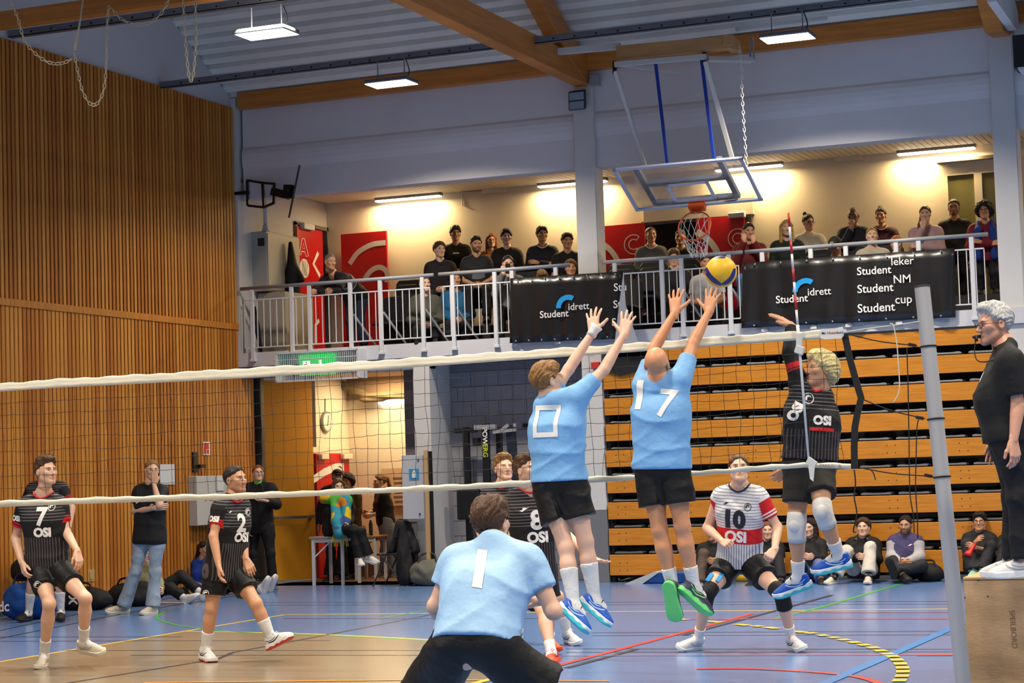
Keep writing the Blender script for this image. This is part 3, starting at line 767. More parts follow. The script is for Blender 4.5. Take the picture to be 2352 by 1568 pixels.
def person(spec):
    """spec: joints J (world), head (yaw away from the camera, pitch, roll), looks and clothes"""
    J = {k: np.asarray(v, float) for k, v in spec['J'].items()}; s = spec.get('s', 1.0); g = spec.get('girth', 1.0); hero = spec.get('hero', False)
    vb = 0.010 if hero else 0.0145
    sex = spec.get('sex', 'm'); 
    hips = (J['hipL']+J['hipR'])/2; neck = J['neck']; up = nrm(neck-hips)
    sr = nrm(J['shR']-J['shL']); sr = nrm(sr-up*(sr @ up)*0.3); hr = nrm(J['hipR']-J['hipL'])
    tr = nrm((sr+hr)-up*((sr+hr) @ up)); fw = np.cross(up, tr)     # tr: person's right, fw: person's front
    L = np.linalg.norm(neck-hips)
    pos = np.array(spec.get('base', (hips[0], hips[1], 0)), float)
    root = empty('person', pos, spec['label'], 'person', spec.get('group'))
    P = Person(); P.root = root; P.J = J; P.up, P.tr, P.fw, P.hips, P.s, P.L = up, tr, fw, hips, s, L
    # torso primitives: (a, b, ra, rb, blend)
    chest = neck-up*0.19*s; belly = hips+up*(0.36*L); sh = (J['shL']+J['shR'])/2
    cw = 0.078 if sex == 'm' else 0.062
    csr = nrm(sr)
    TOR = [(chest-csr*cw*s, chest+csr*cw*s, 0.116*g*s, 0.116*g*s, 0.05),
           (J['shL']*0.86+neck*0.14-up*0.02*s, J['shR']*0.86+neck*0.14-up*0.02*s, 0.060*s, 0.060*s, 0.06),
           (belly-tr*0.060*g*s, belly+tr*0.060*g*s, 0.108*g*s, 0.108*g*s, 0.08),
           (hips+up*0.03*s-hr*0.072*s, hips+up*0.03*s+hr*0.072*s, 0.112*g*s, 0.112*g*s, 0.07)]
    if spec.get('belly'): TOR.append((belly+fw*spec['belly']*s-tr*0.05*s+up*0.02, belly+fw*spec['belly']*s+tr*0.05*s+up*0.02, 0.115*s, 0.115*s, 0.08))
    for sd, sgn in (('R', 1), ('L', -1)): TOR.append((J['sh'+sd]*0.88+neck*0.12-up*0.03*s, chest+csr*sgn*(0.095 if sex == 'm' else 0.075)*s-up*0.07*s, 0.058*s, 0.082*g*s, 0.07))
    if sex == 'f': TOR += [(chest-up*0.03*s+sgn*csr*0.07*s+fw*0.075*s, chest-up*0.03*s+sgn*csr*0.07*s+fw*0.08*s, 0.052*s, 0.052*s, 0.04) for sgn in (-1, 1)]
    TRAP = [(neck+up*0.035*s, J['shL']*0.6+neck*0.4+up*0.012*s, 0.052*s, 0.045*s, 0.05), (neck+up*0.035*s, J['shR']*0.6+neck*0.4+up*0.012*s, 0.052*s, 0.045*s, 0.05)]
    # ---- head frame
    hc = J['head']; hy, hp, hrl = spec.get('face', (0, 0, 0))
    cd = nrm(CAMP-hc); base = math.atan2(cd[1], cd[0])
    a = base+math.radians(hy); pch = math.radians(hp)
    hf = V3(math.cos(a)*math.cos(pch), math.sin(a)*math.cos(pch), math.sin(pch))
    hx = nrm(np.cross(hf, V3(0, 0, 1))); hu = np.cross(hx, hf); rl = math.radians(hrl)
    hx, hu = math.cos(rl)*hx+math.sin(rl)*hu, -math.sin(rl)*hx+math.cos(rl)*hu
    hs = s*spec.get('hs', 1.0)
    R = np.stack([hx, hf, hu])*hs                                # rows: local axes
    hv, hq, hmask = head_mesh(0.0045 if hero else 0.008, sex)
    def place(v): return hc+v @ R
    P.place = place; P.R = R
    nb = place(V3(0, -0.026, -0.07))
    # ---- body
    al = [J[k] for k in J if k not in ('tip',)]
    lo = np.min(al, 0)-0.16*s; hi = np.max(al, 0)+0.16*s
    hi[2] = max(hi[2]-0.1, neck[2]+0.2)
    F = Field(lo, hi, vb)
    for q in TOR: F.cone(q[0], q[1], q[2], q[3], q[4]*s)
    for q in TRAP: F.cone(q[0], q[1], q[2], q[3], q[4]*s)
    F.cone(neck-up*0.02*s, nb, 0.060*s*(1 if sex == 'm' else 0.88), 0.054*s*(1 if sex == 'm' else 0.86), 0.04*s)
    parts = []; masks = []
    for sd in 'LR':
        if spec.get('noarm') and sd in spec['noarm']: continue
        A, E_, Wr = J['sh'+sd], J['el'+sd], J['wr'+sd]
        F.cone(A*0.9+neck*0.1, A+(E_-A)*0.15, 0.056*s, 0.054*s, 0.05*s)
        chain(F, A, E_, 'upper', s, 0.02); chain(F, E_, Wr, 'fore', s, 0.015)
    for sd in 'LR':
        H_, K, A = J['hip'+sd], J['kn'+sd], J['an'+sd]
        F.cone(H_+up*0.02, H_+(K-H_)*0.2, 0.095*s, 0.092*s, 0.05*s)
        chain(F, H_, K, 'thigh', s*(1 if g <= 1 else 1+(g-1)*0.6), 0.03); chain(F, K, A, 'shin', s, 0.02)
        # calf belly behind the shin
        bk = np.cross(nrm(A-K), hr); bk = -bk if bk @ fw > 0 else bk
        F.ell(K+(A-K)*0.30+bk*0.016*s, (0.046*s,)*3, k=0.03); F.ell(K+(A-K)*0.42+bk*0.012*s, (0.038*s,)*3, k=0.03)
        td = spec['toe'][sd] if 'toe' in spec else fw
        td = nrm(td); J['toed'+sd] = td
        F.cone(A, A+td*0.05*s-V3(0, 0, 0.03)*s, 0.034*s, 0.022*s, 0.02)
    parts.append(F.mesh()); masks.append(np.zeros((len(parts[0][0]), 4)))
    parts.append((place(hv), hq)); masks.append(hmask)
    for sd in 'LR':
        if spec.get('noarm') and sd in spec['noarm']: continue
        hd = spec.get('hand', {}).get(sd)
        E_, Wr = J['el'+sd], J['wr'+sd]
        if hd is None: hd = ('relax', nrm(Wr-E_), tr if sd == 'L' else -tr)
        pose, d, pn = hd[:3]; d = nrm(d); pn = np.asarray(pn, float); pn = nrm(pn-d*(pn @ d)); z = -pn; x = np.cross(d, z)
        v, q = hand_mesh(pose, 0.0042 if hero else 0.008)
        v = v*s*(hd[3] if len(hd) > 3 else 1.0)
        if sd == 'R': v = v*V3(-1, 1, 1); q = q[:, ::-1]
        parts.append((Wr+v @ np.stack([x, d, z]), q)); masks.append(np.zeros((len(v), 4)))
    v, q = join(parts)
    me = np_mesh('body', v, q, spec['skin'], {'mask': ('FLOAT_COLOR', np.concatenate(masks))})
    put(bpy.data.objects.new('body', me), root); COL.objects.link(root.children[0]); P.body = root.children[0]
    # ---- hair
    if spec.get('hair'):
        st, hm = spec['hair']
        v, q = hair_mesh(st, 0.006 if hero else 0.009)
        if spec.get('hflip'): v = v*V3(-1, 1, 1); q = q[:, ::-1]
        link_mesh('hair', np_mesh('hair', place(v*V3(0.97, 0.98, 1)) if sex == 'f' else place(v), q, hm), root)
    if spec.get('beard_m'):
        f = Field((-0.09, -0.02, -0.16), (0.09, 0.13, 0.0), 0.006 if hero else 0.009)
        f.ell((0, 0.030, -0.06), (0.060, 0.066, 0.068), k=0); 
        for sg in (-1, 1): f.cone((sg*0.048, 0.0, -0.055), (sg*0.014, 0.074, -0.100), 0.027, 0.024, 0.03)
        f.ell((0, 0.10, -0.058), (0.024, 0.03, 0.012), k=0.006, op='sub'); f.plane((0, 0.1, -0.047), (0, 0.35, 1)); f.plane((0, 0.005, 0), (0, -1, 0.2))
        f.disp(lambda x, y, z: 0.003*wob(x, y, z, 130))
        v, q = f.mesh(); link_mesh('beard', np_mesh('beard', place(v), q, spec['beard_m']), root)
    if spec.get('glasses'):
        mb = MB()
        for sg in (-1, 1):
            c = V3(sg*0.032, 0.103, 0.002); mb.tube([place(c+V3(0.024*math.cos(t), 0, 0.018*math.sin(t))) for t in np.linspace(0, 2*math.pi, 13)[:-1]], 0.0022, 5, closed=True)
            mb.tube([place(V3(sg*0.056, 0.101, 0.006)), place(V3(sg*0.080, 0.05, 0.006)), place(V3(sg*0.085, -0.01, 0.004))], 0.002, 5)
        mb.tube([place(V3(-0.008, 0.105, 0.005)), place(V3(0.008, 0.105, 0.005))], 0.002, 5)
        mb.build('glasses', M_dark, root, True)
    # ---- garments
    seed = spec.get('seed', 1.0)
    def fold(amp, fq=26):
        def fn(x, y, z):
            u = x*tr[0]+y*tr[1]+z*tr[2]; w = x*up[0]+y*up[1]+z*up[2]; d = x*fw[0]+y*fw[1]+z*fw[2]
            m1 = 0.5+0.5*np.sin(7*u+5*w+4*d+seed*2.1); m2 = 0.5+0.5*np.sin(9*w-6*u+3*d+seed*3.7)
            A = (1-np.abs(np.sin(fq*0.62*(w+0.55*u)+1.6*np.sin(6*u+seed)+1.1*np.sin(8*d+seed*2))))**2
            B = (1-np.abs(np.sin(fq*0.55*(w-0.8*u)+1.4*np.sin(7*w+seed*1.3)+1.3*np.sin(9*d))))**2
            Cc_ = np.sin(fq*0.5*u+2*np.sin(5*w+seed))
            return -amp*(2.0*A*m1+1.8*B*m2*(1-m1*0.6)+0.35*Cc_)
        return fn
    def garment_attrs(v, sleeves):
        rel = v-hips; tc = np.stack([rel @ tr, rel @ fw, rel @ up], 1)
        am = np.zeros(len(v)); slv = np.zeros(len(v)); best = np.full(len(v), 9.0); tor = np.full(len(v), 9.0)
        for q0, q1, r0, r1, k_ in (TOR if sleeves else ()):
            b_ = q1-q0; t = np.clip((v-q0) @ b_/max(b_ @ b_, 1e-9), 0, 1); tor = np.minimum(tor, np.linalg.norm(v-q0-t[:, None]*b_, axis=1)-(r0+(r1-r0)*t))
        for sd in sleeves:
            A, E_ = J['sh'+sd], J['el'+sd]; ba = E_-A; t = (v-A) @ ba/(ba @ ba); d = np.linalg.norm(v-A-np.clip(t, 0, 1)[:, None]*ba, axis=1)
            am = np.where(d < best, t, am); best = np.minimum(best, d)
            slv = np.where((d-0.052*s < tor-0.004) & (t > 0.06), 1.0, slv)
        return {'tc': ('FLOAT_VECTOR', tc), 'arm': ('FLOAT', am), 'slv': ('FLOAT', slv)}
    P.g = {}
    def make(name, F, m, parent=root, sleeves=''):
        v, q = F.mesh()
        me = np_mesh(name, v, q, m, garment_attrs(v, sleeves))
        o = link_mesh(name, me, parent); P.g[name] = (o, v, q); return o
    top = spec.get('top')
    if top:
        sl0 = sl = top.get('sleeve', 0.6); gr = top.get('grow', 0.010)*s; hem = top.get('hem', -0.06)
        pts = [neck, J['shL'], J['shR'], hips]+[J['shL']+(J['elL']-J['shL'])*min(sl, 1), J['shR']+(J['elR']-J['shR'])*min(sl, 1)]
        if sl > 1: pts += [J['elL'], J['elR'], J['wrL'], J['wrR']]
        lo = np.min(pts, 0)-0.23*s; hi = np.max(pts, 0)+0.23*s
        F = Field(lo, hi, vb*1.0)
        for q in TOR: F.cone(q[0], q[1], q[2], q[3], q[4]*s, grow=gr)
        for q in TRAP: F.cone(q[0]-up*0.018*s, q[1], q[2], q[3], q[4]*s, grow=gr*0.8)
        # straight fall from chest to hem
        loose = top.get('loose', 0.012)*s
        F.cone(chest-up*0.05-tr*0.055*s, hips-up*0.02*s-tr*0.065*s, 0.108*g*s, 0.108*g*s+loose, 0.06*s, grow=gr); F.cone(chest-up*0.05+tr*0.055*s, hips-up*0.02*s+tr*0.065*s, 0.108*g*s, 0.108*g*s+loose, 0.06*s, grow=gr)
        F.disp(fold(top.get('fold', 0.005), top.get('fq', 26)))
        F.plane(hips+up*hem*s, -up)
        nc = neck+up*0.05*s+fw*(0.02)*s
        if top.get('vneck', True): F.cone(nc+fw*0.01*s+up*0.02*s, neck+up*0.025*s+fw*0.14*s, 0.050*s, 0.036*s, 0.01, op='sub')
        for sd in 'LR':
            if spec.get('noarm') and sd in spec['noarm']: continue
            A, E_, Wr = J['sh'+sd], J['el'+sd], J['wr'+sd]; n_ = nrm(E_-A); sl = top.get('sleeve'+sd, sl0)
            sg = gr+top.get('sgrow', 0.007)*s
            F.cone(A*0.9+neck*0.1, A+(E_-A)*0.15, 0.058*s, 0.056*s, 0.04*s, grow=gr*0.8)
            if sl <= 1:
                if sl > 0.05:
                    chain(F, A, E_, 'upper', s, 0.02, grow=sg, t1=sl+0.12, cut=[(A+(E_-A)*sl, n_)])
            else:
                chain(F, A, E_, 'upper', s, 0.03, grow=sg); n2 = nrm(Wr-E_)
                chain(F, E_, Wr, 'fore', s, 0.03, grow=sg, cut=[(E_+(Wr-E_)*(0.97 if sl >= 2 else sl-1), n2)])
        o = make(top.get('name', 'shirt'), F, top['m'], sleeves='LR' if sl > 0.05 else '')
        P.top = o
        if top.get('collar'):
            mb = MB(); c0 = neck+up*0.024*s; ring = []
            for t in np.linspace(0, 2*math.pi, 25)[:-1]:
                cs, sn = math.cos(t), math.sin(t)
                ring.append(c0+tr*cs*0.078*s+fw*(0.008+sn*0.074)*s-up*(0.030*max(0, sn)**1.5+0.004)*s+up*0.012*abs(cs)*s)
            bv = BVHTree.FromPolygons([tuple(p_) for p_ in P.g[top.get('name', 'shirt')][1]], [tuple(int(i_) for i_ in f_) for f_ in P.g[top.get('name', 'shirt')][2]])
            for i_, p_ in enumerate(ring):
                hit = bv.find_nearest(Vector(p_))
                if hit[0] is not None and (hit[0]-Vector(p_)).length < 0.09*s: ring[i_] = np.array(hit[0])
            mb.tube(ring, 0.0095*s, 6, closed=True); mb.build('collar', top['collar'], o, True)
        if top.get('hood'):
            F = Field(neck-0.22*s, neck+0.22*s, vb)
            F.cone(neck-tr*0.055*s-fw*0.055*s+up*0.015*s, neck+tr*0.055*s-fw*0.055*s+up*0.015*s, 0.045*s, 0.045*s, 0)
            for sg in (-1, 1): F.cone(neck+tr*sg*0.075*s-fw*0.03*s+up*0.015*s, neck+tr*sg*0.062*s+fw*0.055*s-up*0.012*s, 0.034*s, 0.016*s, 0.04)
            F.ell(neck+up*0.07*s+fw*0.02*s, (0.062*s,)*3, k=0.02, op='sub')
            v, q = F.mesh(); link_mesh('hood', np_mesh('hood', v, q, top['m']), o)
    bot = spec.get('bottom')
    if bot:
        ln = bot.get('len', 0.62); gr = bot.get('grow', 0.020)*s; long_ = bot.get('long', False)
        pts = [hips+up*0.15*s]+[J[k+sd] for k in (('hip', 'kn', 'an') if long_ else ('hip', 'kn')) for sd in 'LR']
        F = Field(np.min(pts, 0)-0.22*s, np.max(pts, 0)+0.22*s, vb)
        F.cone(*TOR[3][:4], 0.03, grow=gr*0.6); F.cone(TOR[2][0], TOR[2][1], TOR[2][2], TOR[2][3], 0.05, grow=gr*0.35)
        F.disp(lambda x, y, z: 0*x)
        wp = hips+up*bot.get('waist', 0.12)*s
        F.plane(wp, up)
        for sd in 'LR':
            H_, K, A = J['hip'+sd], J['kn'+sd], J['an'+sd]; n_ = nrm(K-H_)
            fl = bot.get('flare', 0.02)*s
            if not long_:
                F.cone(H_+up*0.02, H_+(K-H_)*0.25, 0.098*s*max(1, g*0.98), 0.098*s, 0.03, grow=gr*0.7)
                F.cone(H_+(K-H_)*0.1, H_+(K-H_)*(ln+0.1), 0.092*s, 0.082*s+fl, 0.02, grow=gr, cut=[(H_+(K-H_)*ln, n_)])
            else:
                wd = bot.get('wide', 0.012)*s
                F.cone(H_+up*0.02, H_+(K-H_)*0.2, 0.097*s, 0.094*s, 0.03, grow=gr*0.5)
                chain(F, H_, K, 'thigh', s, 0.03, grow=gr*0.6); n2 = nrm(A-K)
                F.cone(K, A, 0.058*s, 0.050*s+wd, 0.03, grow=gr*0.5, cut=[(K+(A-K)*bot.get('cuff', 0.96), n2)])
                F.cone(K, K, 0.060*s, 0.060*s, 0.03, grow=gr*0.5)
        if not long_: F.cone(hips-up*0.11*s+fw*0.0, (J['knL']+J['knR'])/2, 0.004*s, 0.020*s, 0.02, op='sub'); F.cone(hips-up*0.10*s-fw*0.11*s, (J['knL']+J['knR'])/2-fw*0.08*s, 0.008*s, 0.03*s, 0.03, op='sub'); F.cone(hips-up*0.10*s+fw*0.11*s, (J['knL']+J['knR'])/2+fw*0.08*s, 0.008*s, 0.03*s, 0.03, op='sub')
        F.disp(fold(bot.get('fold', 0.005), bot.get('fq', 24)))
        make(bot.get('name', 'trousers' if long_ else 'shorts'), F, bot['m'])
    # ---- socks and shoes
    for sd in 'LR':
        K, A = J['kn'+sd], J['an'+sd]; td = J['toed'+sd]
        if spec.get('sock'):
            m_, hgt = spec['sock']; hgt = hgt if np.isscalar(hgt) else hgt[sd]; Ls = np.linalg.norm(A-K); t1 = 1-hgt/Ls
            n_ = nrm(A-K); q0 = K+(A-K)*t1; F = Field(np.minimum(q0, A)-0.12*s, np.maximum(q0, A)+0.12*s, 0.008 if hero else 0.012)
            bk = np.cross(n_, hr); bk = -bk if bk @ fw > 0 else bk
            chain(F, K, A+n_*0.03, 'shin', s, 0.02, grow=0.0065*s)
            F.ell(K+(A-K)*0.30+bk*0.016*s, (0.0525*s,)*3, k=0.03); F.ell(K+(A-K)*0.42+bk*0.012*s, (0.0445*s,)*3, k=0.03); F.cone(A, A+td*0.07*s-V3(0, 0, 0.02)*s, 0.042*s, 0.034*s, 0.02)
            F.disp(lambda x, y, z: 0.0012*np.sin(420*(x*n_[0]+y*n_[1]+z*n_[2])))
            F.plane(q0, -n_); v, q = F.mesh(); link_mesh('sock', np_mesh('sock', v, q, m_), root)
        if spec.get('pad') and sd in spec['pad']['sides']:
            H_ = J['hip'+sd]; mb = MB(); ring = [(K+(H_-K)*0.22, 0.069), (K+(H_-K)*0.14, 0.070), (K+(H_-K)*0.05, 0.071), (K, 0.071), (K+(A-K)*0.10, 0.067), (K+(A-K)*0.20, 0.066), (K+(A-K)*0.29, 0.068)]
            mb.tube([p for p, r in ring], [r*s for p, r in ring], 18); po = mb.build('knee_pad', spec['pad']['m'], root, True)
            kf = nrm(nrm(K-H_)-nrm(A-K)) if np.linalg.norm(np.cross(nrm(K-H_), nrm(A-K))) > 0.15 else fw
            F = Field(K-0.12, K+0.12, 0.008); F.ell(K+kf*0.032*s, (0.048*s, 0.048*s, 0.056*s), k=0); v, q = F.mesh(); link_mesh('pad_cup', np_mesh('pad_cup', v, q, spec['pad']['m']), po)
        if spec.get('shoe'):
            um, sm, lm, *mk_ = spec['shoe'] if not isinstance(spec['shoe'], dict) else spec['shoe'][sd]
            upv = spec.get('shoeup', {}).get(sd); z = nrm(K-A) if upv is None else nrm(upv)
            y = nrm(td-z*(td @ z)) if upv is None and spec.get('shoefollow', False) else nrm(td); z = nrm(z-y*(z @ y)); x = np.cross(y, z)
            c = A-z*0.092*s+y*0.01*s
            meu, mes, mel, mem = shoe_mesh(0.0055 if hero else 0.008)
            M4 = Matrix.Translation(Vector(c)) @ Matrix(((x[0], y[0], z[0], 0), (x[1], y[1], z[1], 0), (x[2], y[2], z[2], 0), (0, 0, 0, 1))) @ Matrix.Scale(s*spec.get('shoesize', 1.0), 4)
            so = bpy.data.objects.new('shoe', meu); COL.objects.link(so); so.parent = root; so.matrix_parent_inverse = wmat(root).inverted(); so.matrix_basis = M4; omat(so, um)
            for nm, mm, me_ in (('sole', sm, mes), ('laces', lm, mel))+((('side_mark', mk_[0], mem),) if mk_ else ()):
                o = bpy.data.objects.new(nm, me_); COL.objects.link(o); o.parent = so; omat(o, mm)
    return P
def decal(P, gname, name, txt, size, cz, cx=0.0, side=1, m=None, bold=0.0, rot=0.0, ex=None, aspect=1.0, shape=None, font=None, dirv=None, center=None):
    """print lying on a garment: txt (or shape=(verts, tris)) laid on its front (side 1) or back (-1), cz up from the hips and cx to the wearer's right"""
    o, v, q = P.g[gname]
    if shape is None:
        tv, tf = text_mesh(txt, size, bold); tv = tv-(tv.min(0)+tv.max(0))/2
    else: tv, tf = shape
    bm = bmesh.new(); vs = [bm.verts.new((p[0]*aspect, p[1], 0)) for p in tv]
    for f in tf:
        try: bm.faces.new([vs[i] for i in f])
        except ValueError: pass
    for _ in range(6):
        es = [e for e in bm.edges if e.calc_length() > 0.012]
        if not es: break
        bmesh.ops.subdivide_edges(bm, edges=es, cuts=1)
        bmesh.ops.triangulate(bm, faces=bm.faces)
    bvh = BVHTree.FromPolygons([tuple(p) for p in v], [tuple(int(i) for i in f) for f in q])
    nrm_ = P.fw*side if dirv is None else nrm(dirv)
    rx = P.tr*(-side) if ex is None else nrm(ex)
    ry = P.up if dirv is None else nrm(np.cross(nrm_, rx))
    rx = rx if dirv is None else nrm(np.cross(ry, nrm_))
    c0 = (P.hips+P.up*cz+P.tr*cx) if center is None else np.asarray(center)
    cr, sn = math.cos(rot), math.sin(rot)
    for w in bm.verts:
        a, b = w.co.x*cr-w.co.y*sn, w.co.x*sn+w.co.y*cr
        p = c0+rx*a+ry*b
        hit = bvh.ray_cast(Vector(p+nrm_*0.5), Vector(-nrm_), 0.9)
        pt = np.array(hit[0]) if hit[0] is not None else p
        w.co = Vector(pt+nrm_*0.004)
    me = bpy.data.meshes.new(name); bm.to_mesh(me); bm.free(); me.materials.append(m)
    return link_mesh(name, me, o)
# ================================================================== CLOTH PATTERNS (printed into the cloth, laid out in the wearer's own torso frame)
def pattern(name, base, rules, rough=0.75, bump=0.3):
    """rules: list of (expression builder, colour); later ones lie on top"""
    if 'cloth_'+name in MATS: return MATS['cloth_'+name]
    m = mat('cloth_'+name, base, rough, bump=bump, bscale=16, spec=0.35)
    nt = m.node_tree; b = nt.nodes['Principled BSDF']
    at = nt.nodes.new('ShaderNodeAttribute'); at.attribute_name = 'tc'
    sx = nt.nodes.new('ShaderNodeSeparateXYZ'); nt.links.new(at.outputs['Vector'], sx.inputs[0])
    aa = nt.nodes.new('ShaderNodeAttribute'); aa.attribute_name = 'arm'
    ab = nt.nodes.new('ShaderNodeAttribute'); ab.attribute_name = 'slv'
    src = {'s': ab.outputs['Fac'], 'x': sx.outputs[0], 'y': sx.outputs[1], 'z': sx.outputs[2], 'arm': aa.outputs['Fac']}
    def M(op, a, c=None):
        n = nt.nodes.new('ShaderNodeMath'); n.operation = op
        for i, v in enumerate((a, c)):
            if v is None: continue
            if isinstance(v, (int, float)): n.inputs[i].default_value = v
            else: nt.links.new(v, n.inputs[i])
        return n.outputs[0]
    def between(k, lo, hi):
        b_ = M('MULTIPLY', M('GREATER_THAN', src[k], lo), M('LESS_THAN', src[k], hi))
        return M('MULTIPLY', b_, M('GREATER_THAN', src['s'], 0.5)) if k == 'arm' else b_
    def stripes(k, period, duty, skew=None):
        v = src[k] if skew is None else M('ADD', src[k], M('MULTIPLY', src[skew[0]], skew[1]))
        return M('LESS_THAN', M('FRACT', M('MULTIPLY', M('ADD', v, 10.0), 1/period)), duty)
    prev = None
    for fn, col in rules:
        fac = fn(M, between, stripes)
        mx = nt.nodes.new('ShaderNodeMix'); mx.data_type = 'RGBA'; nt.links.new(fac, mx.inputs[0])
        if prev is None: mx.inputs[6].default_value = (*base, 1)
        else: nt.links.new(prev, mx.inputs[6])
        mx.inputs[7].default_value = (*col, 1); prev = mx.outputs[2]
    nt.links.new(prev, b.inputs['Base Color'])
    return m
BLK, GRY, REDC, NAVY = srgb(22, 21, 24), srgb(104, 98, 100), srgb(206, 28, 34), srgb(24, 28, 48)
def torso(M, between): return M('SUBTRACT', 1.0, between('s', 0.5, 9))
osi_black = pattern('black_jersey', BLK, [
    (lambda M, B, S: M('MULTIPLY', M('MULTIPLY', S('z', 0.026, 0.30), B('z', 0.41, 0.9)), torso(M, B)), GRY),
    (lambda M, B, S: M('MULTIPLY', M('MULTIPLY', S('x', 0.024, 0.35), B('z', -0.3, 0.28)), torso(M, B)), srgb(84, 76, 78)),
    (lambda M, B, S: B('arm', 0.47, 0.515), REDC), (lambda M, B, S: B('arm', 0.545, 0.70), REDC)])
osi_white = pattern('white_jersey', srgb(222, 220, 222), [
    (lambda M, B, S: M('MULTIPLY', M('MULTIPLY', S('z', 0.025, 0.22), B('z', 0.33, 0.9)), torso(M, B)), srgb(120, 122, 132)),
    (lambda M, B, S: M('MULTIPLY', M('MULTIPLY', S('x', 0.022, 0.30), B('z', -0.3, 0.21)), torso(M, B)), srgb(120, 122, 132)),
    (lambda M, B, S: M('MULTIPLY', B('z', 0.205, 0.335), torso(M, B)), REDC),
    (lambda M, B, S: B('arm', 0.16, 9), REDC), (lambda M, B, S: B('arm', 0.50, 0.545), srgb(225, 222, 222)), (lambda M, B, S: B('arm', 0.585, 0.63), srgb(225, 222, 222))])
blue_jersey = cloth('sky_blue_jersey', srgb(124, 178, 228), 0.6, bump=0.5, bscale=11)
blue_jersey2 = cloth('sky_blue_jersey_pale', srgb(160, 198, 232), 0.6, bump=0.5, bscale=11)
black_shorts = cloth('black_shorts', srgb(15, 15, 17), 0.55, bump=0.5, bscale=12)
striped_jumper = pattern('striped_jumper', srgb(20, 20, 24), [
    (lambda M, B, S: B('z', 0.385, 0.41), srgb(170, 168, 166)), (lambda M, B, S: B('z', 0.31, 0.385), srgb(60, 62, 70)), (lambda M, B, S: B('z', 0.295, 0.31), srgb(170, 168, 166))])
scarf_cloth = None
def C(n, *rgb, **k): return MATS['cloth_'+n] if rgb == ((),) else cloth(n, srgb(*rgb), **k)
TONE = {'fair': srgb(224, 178, 150), 'pale': srgb(230, 186, 160), 'tan': srgb(206, 152, 116), 'olive': srgb(190, 140, 106), 'ruddy': srgb(212, 156, 130), 'bald': srgb(214, 150, 108), 'brown': srgb(150, 102, 74)}
HAIRC = {'dark': srgb(40, 28, 22), 'black': srgb(22, 18, 18), 'brown': srgb(88, 58, 36), 'lbrown': srgb(128, 88, 52), 'blond': srgb(196, 158, 92), 'yellow': srgb(240, 216, 152), 'ginger': srgb(160, 84, 36), 'white': srgb(205, 204, 202), 'grey': srgb(120, 116, 112), 'sandy': srgb(156, 112, 62)}
def SK(tone, hair, beard=0.0): return skin_mat('skin_%s_%s_%d' % (tone, hair, int(beard*10)), TONE[tone], HAIRC[hair], beard)
def HM(c): return hair_mat('hair_'+c, HAIRC[c])
def two_tone(name, low, high, split):
    if 'cloth_'+name in MATS: return MATS['cloth_'+name]
    m = cloth(name, srgb(*low), 0.5); nt = m.node_tree; b = nt.nodes['Principled BSDF']; tc = nt.nodes.new('ShaderNodeTexCoord'); sx = nt.nodes.new('ShaderNodeSeparateXYZ'); nt.links.new(tc.outputs['Object'], sx.inputs[0])
    wv = nt.nodes.new('ShaderNodeMath'); wv.operation = 'SINE'; m1 = nt.nodes.new('ShaderNodeMath'); m1.operation = 'MULTIPLY'; m1.inputs[1].default_value = 90.0; nt.links.new(sx.outputs[1], m1.inputs[0]); nt.links.new(m1.outputs[0], wv.inputs[0])
    m2 = nt.nodes.new('ShaderNodeMath'); m2.operation = 'MULTIPLY_ADD'; m2.inputs[1].default_value = 0.004; nt.links.new(wv.outputs[0], m2.inputs[0]); nt.links.new(sx.outputs[2], m2.inputs[2])
    g = nt.nodes.new('ShaderNodeMath'); g.operation = 'GREATER_THAN'; g.inputs[1].default_value = split; nt.links.new(m2.outputs[0], g.inputs[0])
    mx = nt.nodes.new('ShaderNodeMix'); mx.data_type = 'RGBA'; mx.inputs[6].default_value = (*srgb(*low), 1); mx.inputs[7].default_value = (*srgb(*high), 1); nt.links.new(g.outputs[0], mx.inputs[0]); nt.links.new(mx.outputs[2], b.inputs['Base Color'])
    return m
white_sock = cloth('white_sock', srgb(226, 224, 222), 0.85)
W_, K_ = cloth('white_trainer', srgb(228, 226, 222), 0.5), cloth('black_trainer', srgb(28, 28, 30), 0.5)
SH_cream = (cloth('cream_trainer', srgb(206, 196, 176), 0.5), cloth('cream_sole', srgb(222, 214, 198), 0.5), cloth('cream_lace', srgb(190, 182, 164)), cloth('cream_mark', srgb(178, 168, 146)))
SH_white = (W_, cloth('white_sole', srgb(236, 234, 232), 0.5), cloth('white_lace', srgb(232, 230, 228)), cloth('grey_mark', srgb(170, 170, 174)))
SH_wred = (W_, two_tone('red_sole', (204, 48, 48), (232, 230, 228), 0.012), cloth('white_lace', ()), cloth('navy_mark', srgb(40, 44, 70)))
SH_blue = (cloth('blue_trainer', srgb(22, 84, 186), 0.45), two_tone('teal_sole', (64, 190, 204), (226, 230, 236), 0.020), cloth('navy_lace', srgb(24, 36, 80)), cloth('ice_mark', srgb(170, 200, 232)))
SH_green = (cloth('navy_trainer', srgb(40, 42, 72), 0.45), two_tone('lime_sole', (112, 216, 120), (60, 70, 96), 0.026), cloth('navy_lace', ()), cloth('lime_mark', srgb(120, 200, 110)))
SH_orange = (cloth('orange_trainer', srgb(236, 84, 52), 0.5), cloth('orange_sole', srgb(226, 76, 46), 0.5), cloth('orange_lace', srgb(240, 100, 66)), cloth('wine_mark', srgb(150, 40, 40)))
SH_black = (K_, cloth('black_sole', srgb(34, 34, 36)), cloth('black_lace', srgb(30, 30, 30)))
SH_pink = (W_, cloth('white_sole', ()), cloth('pink_lace', srgb(236, 96, 130)), cloth('black_mark', srgb(26, 26, 28)))
OSI_SHAPE = 'OSI'
def QX(Y0): return lambda x, y, dy=0.0: PY(x, y, Y0+dy)
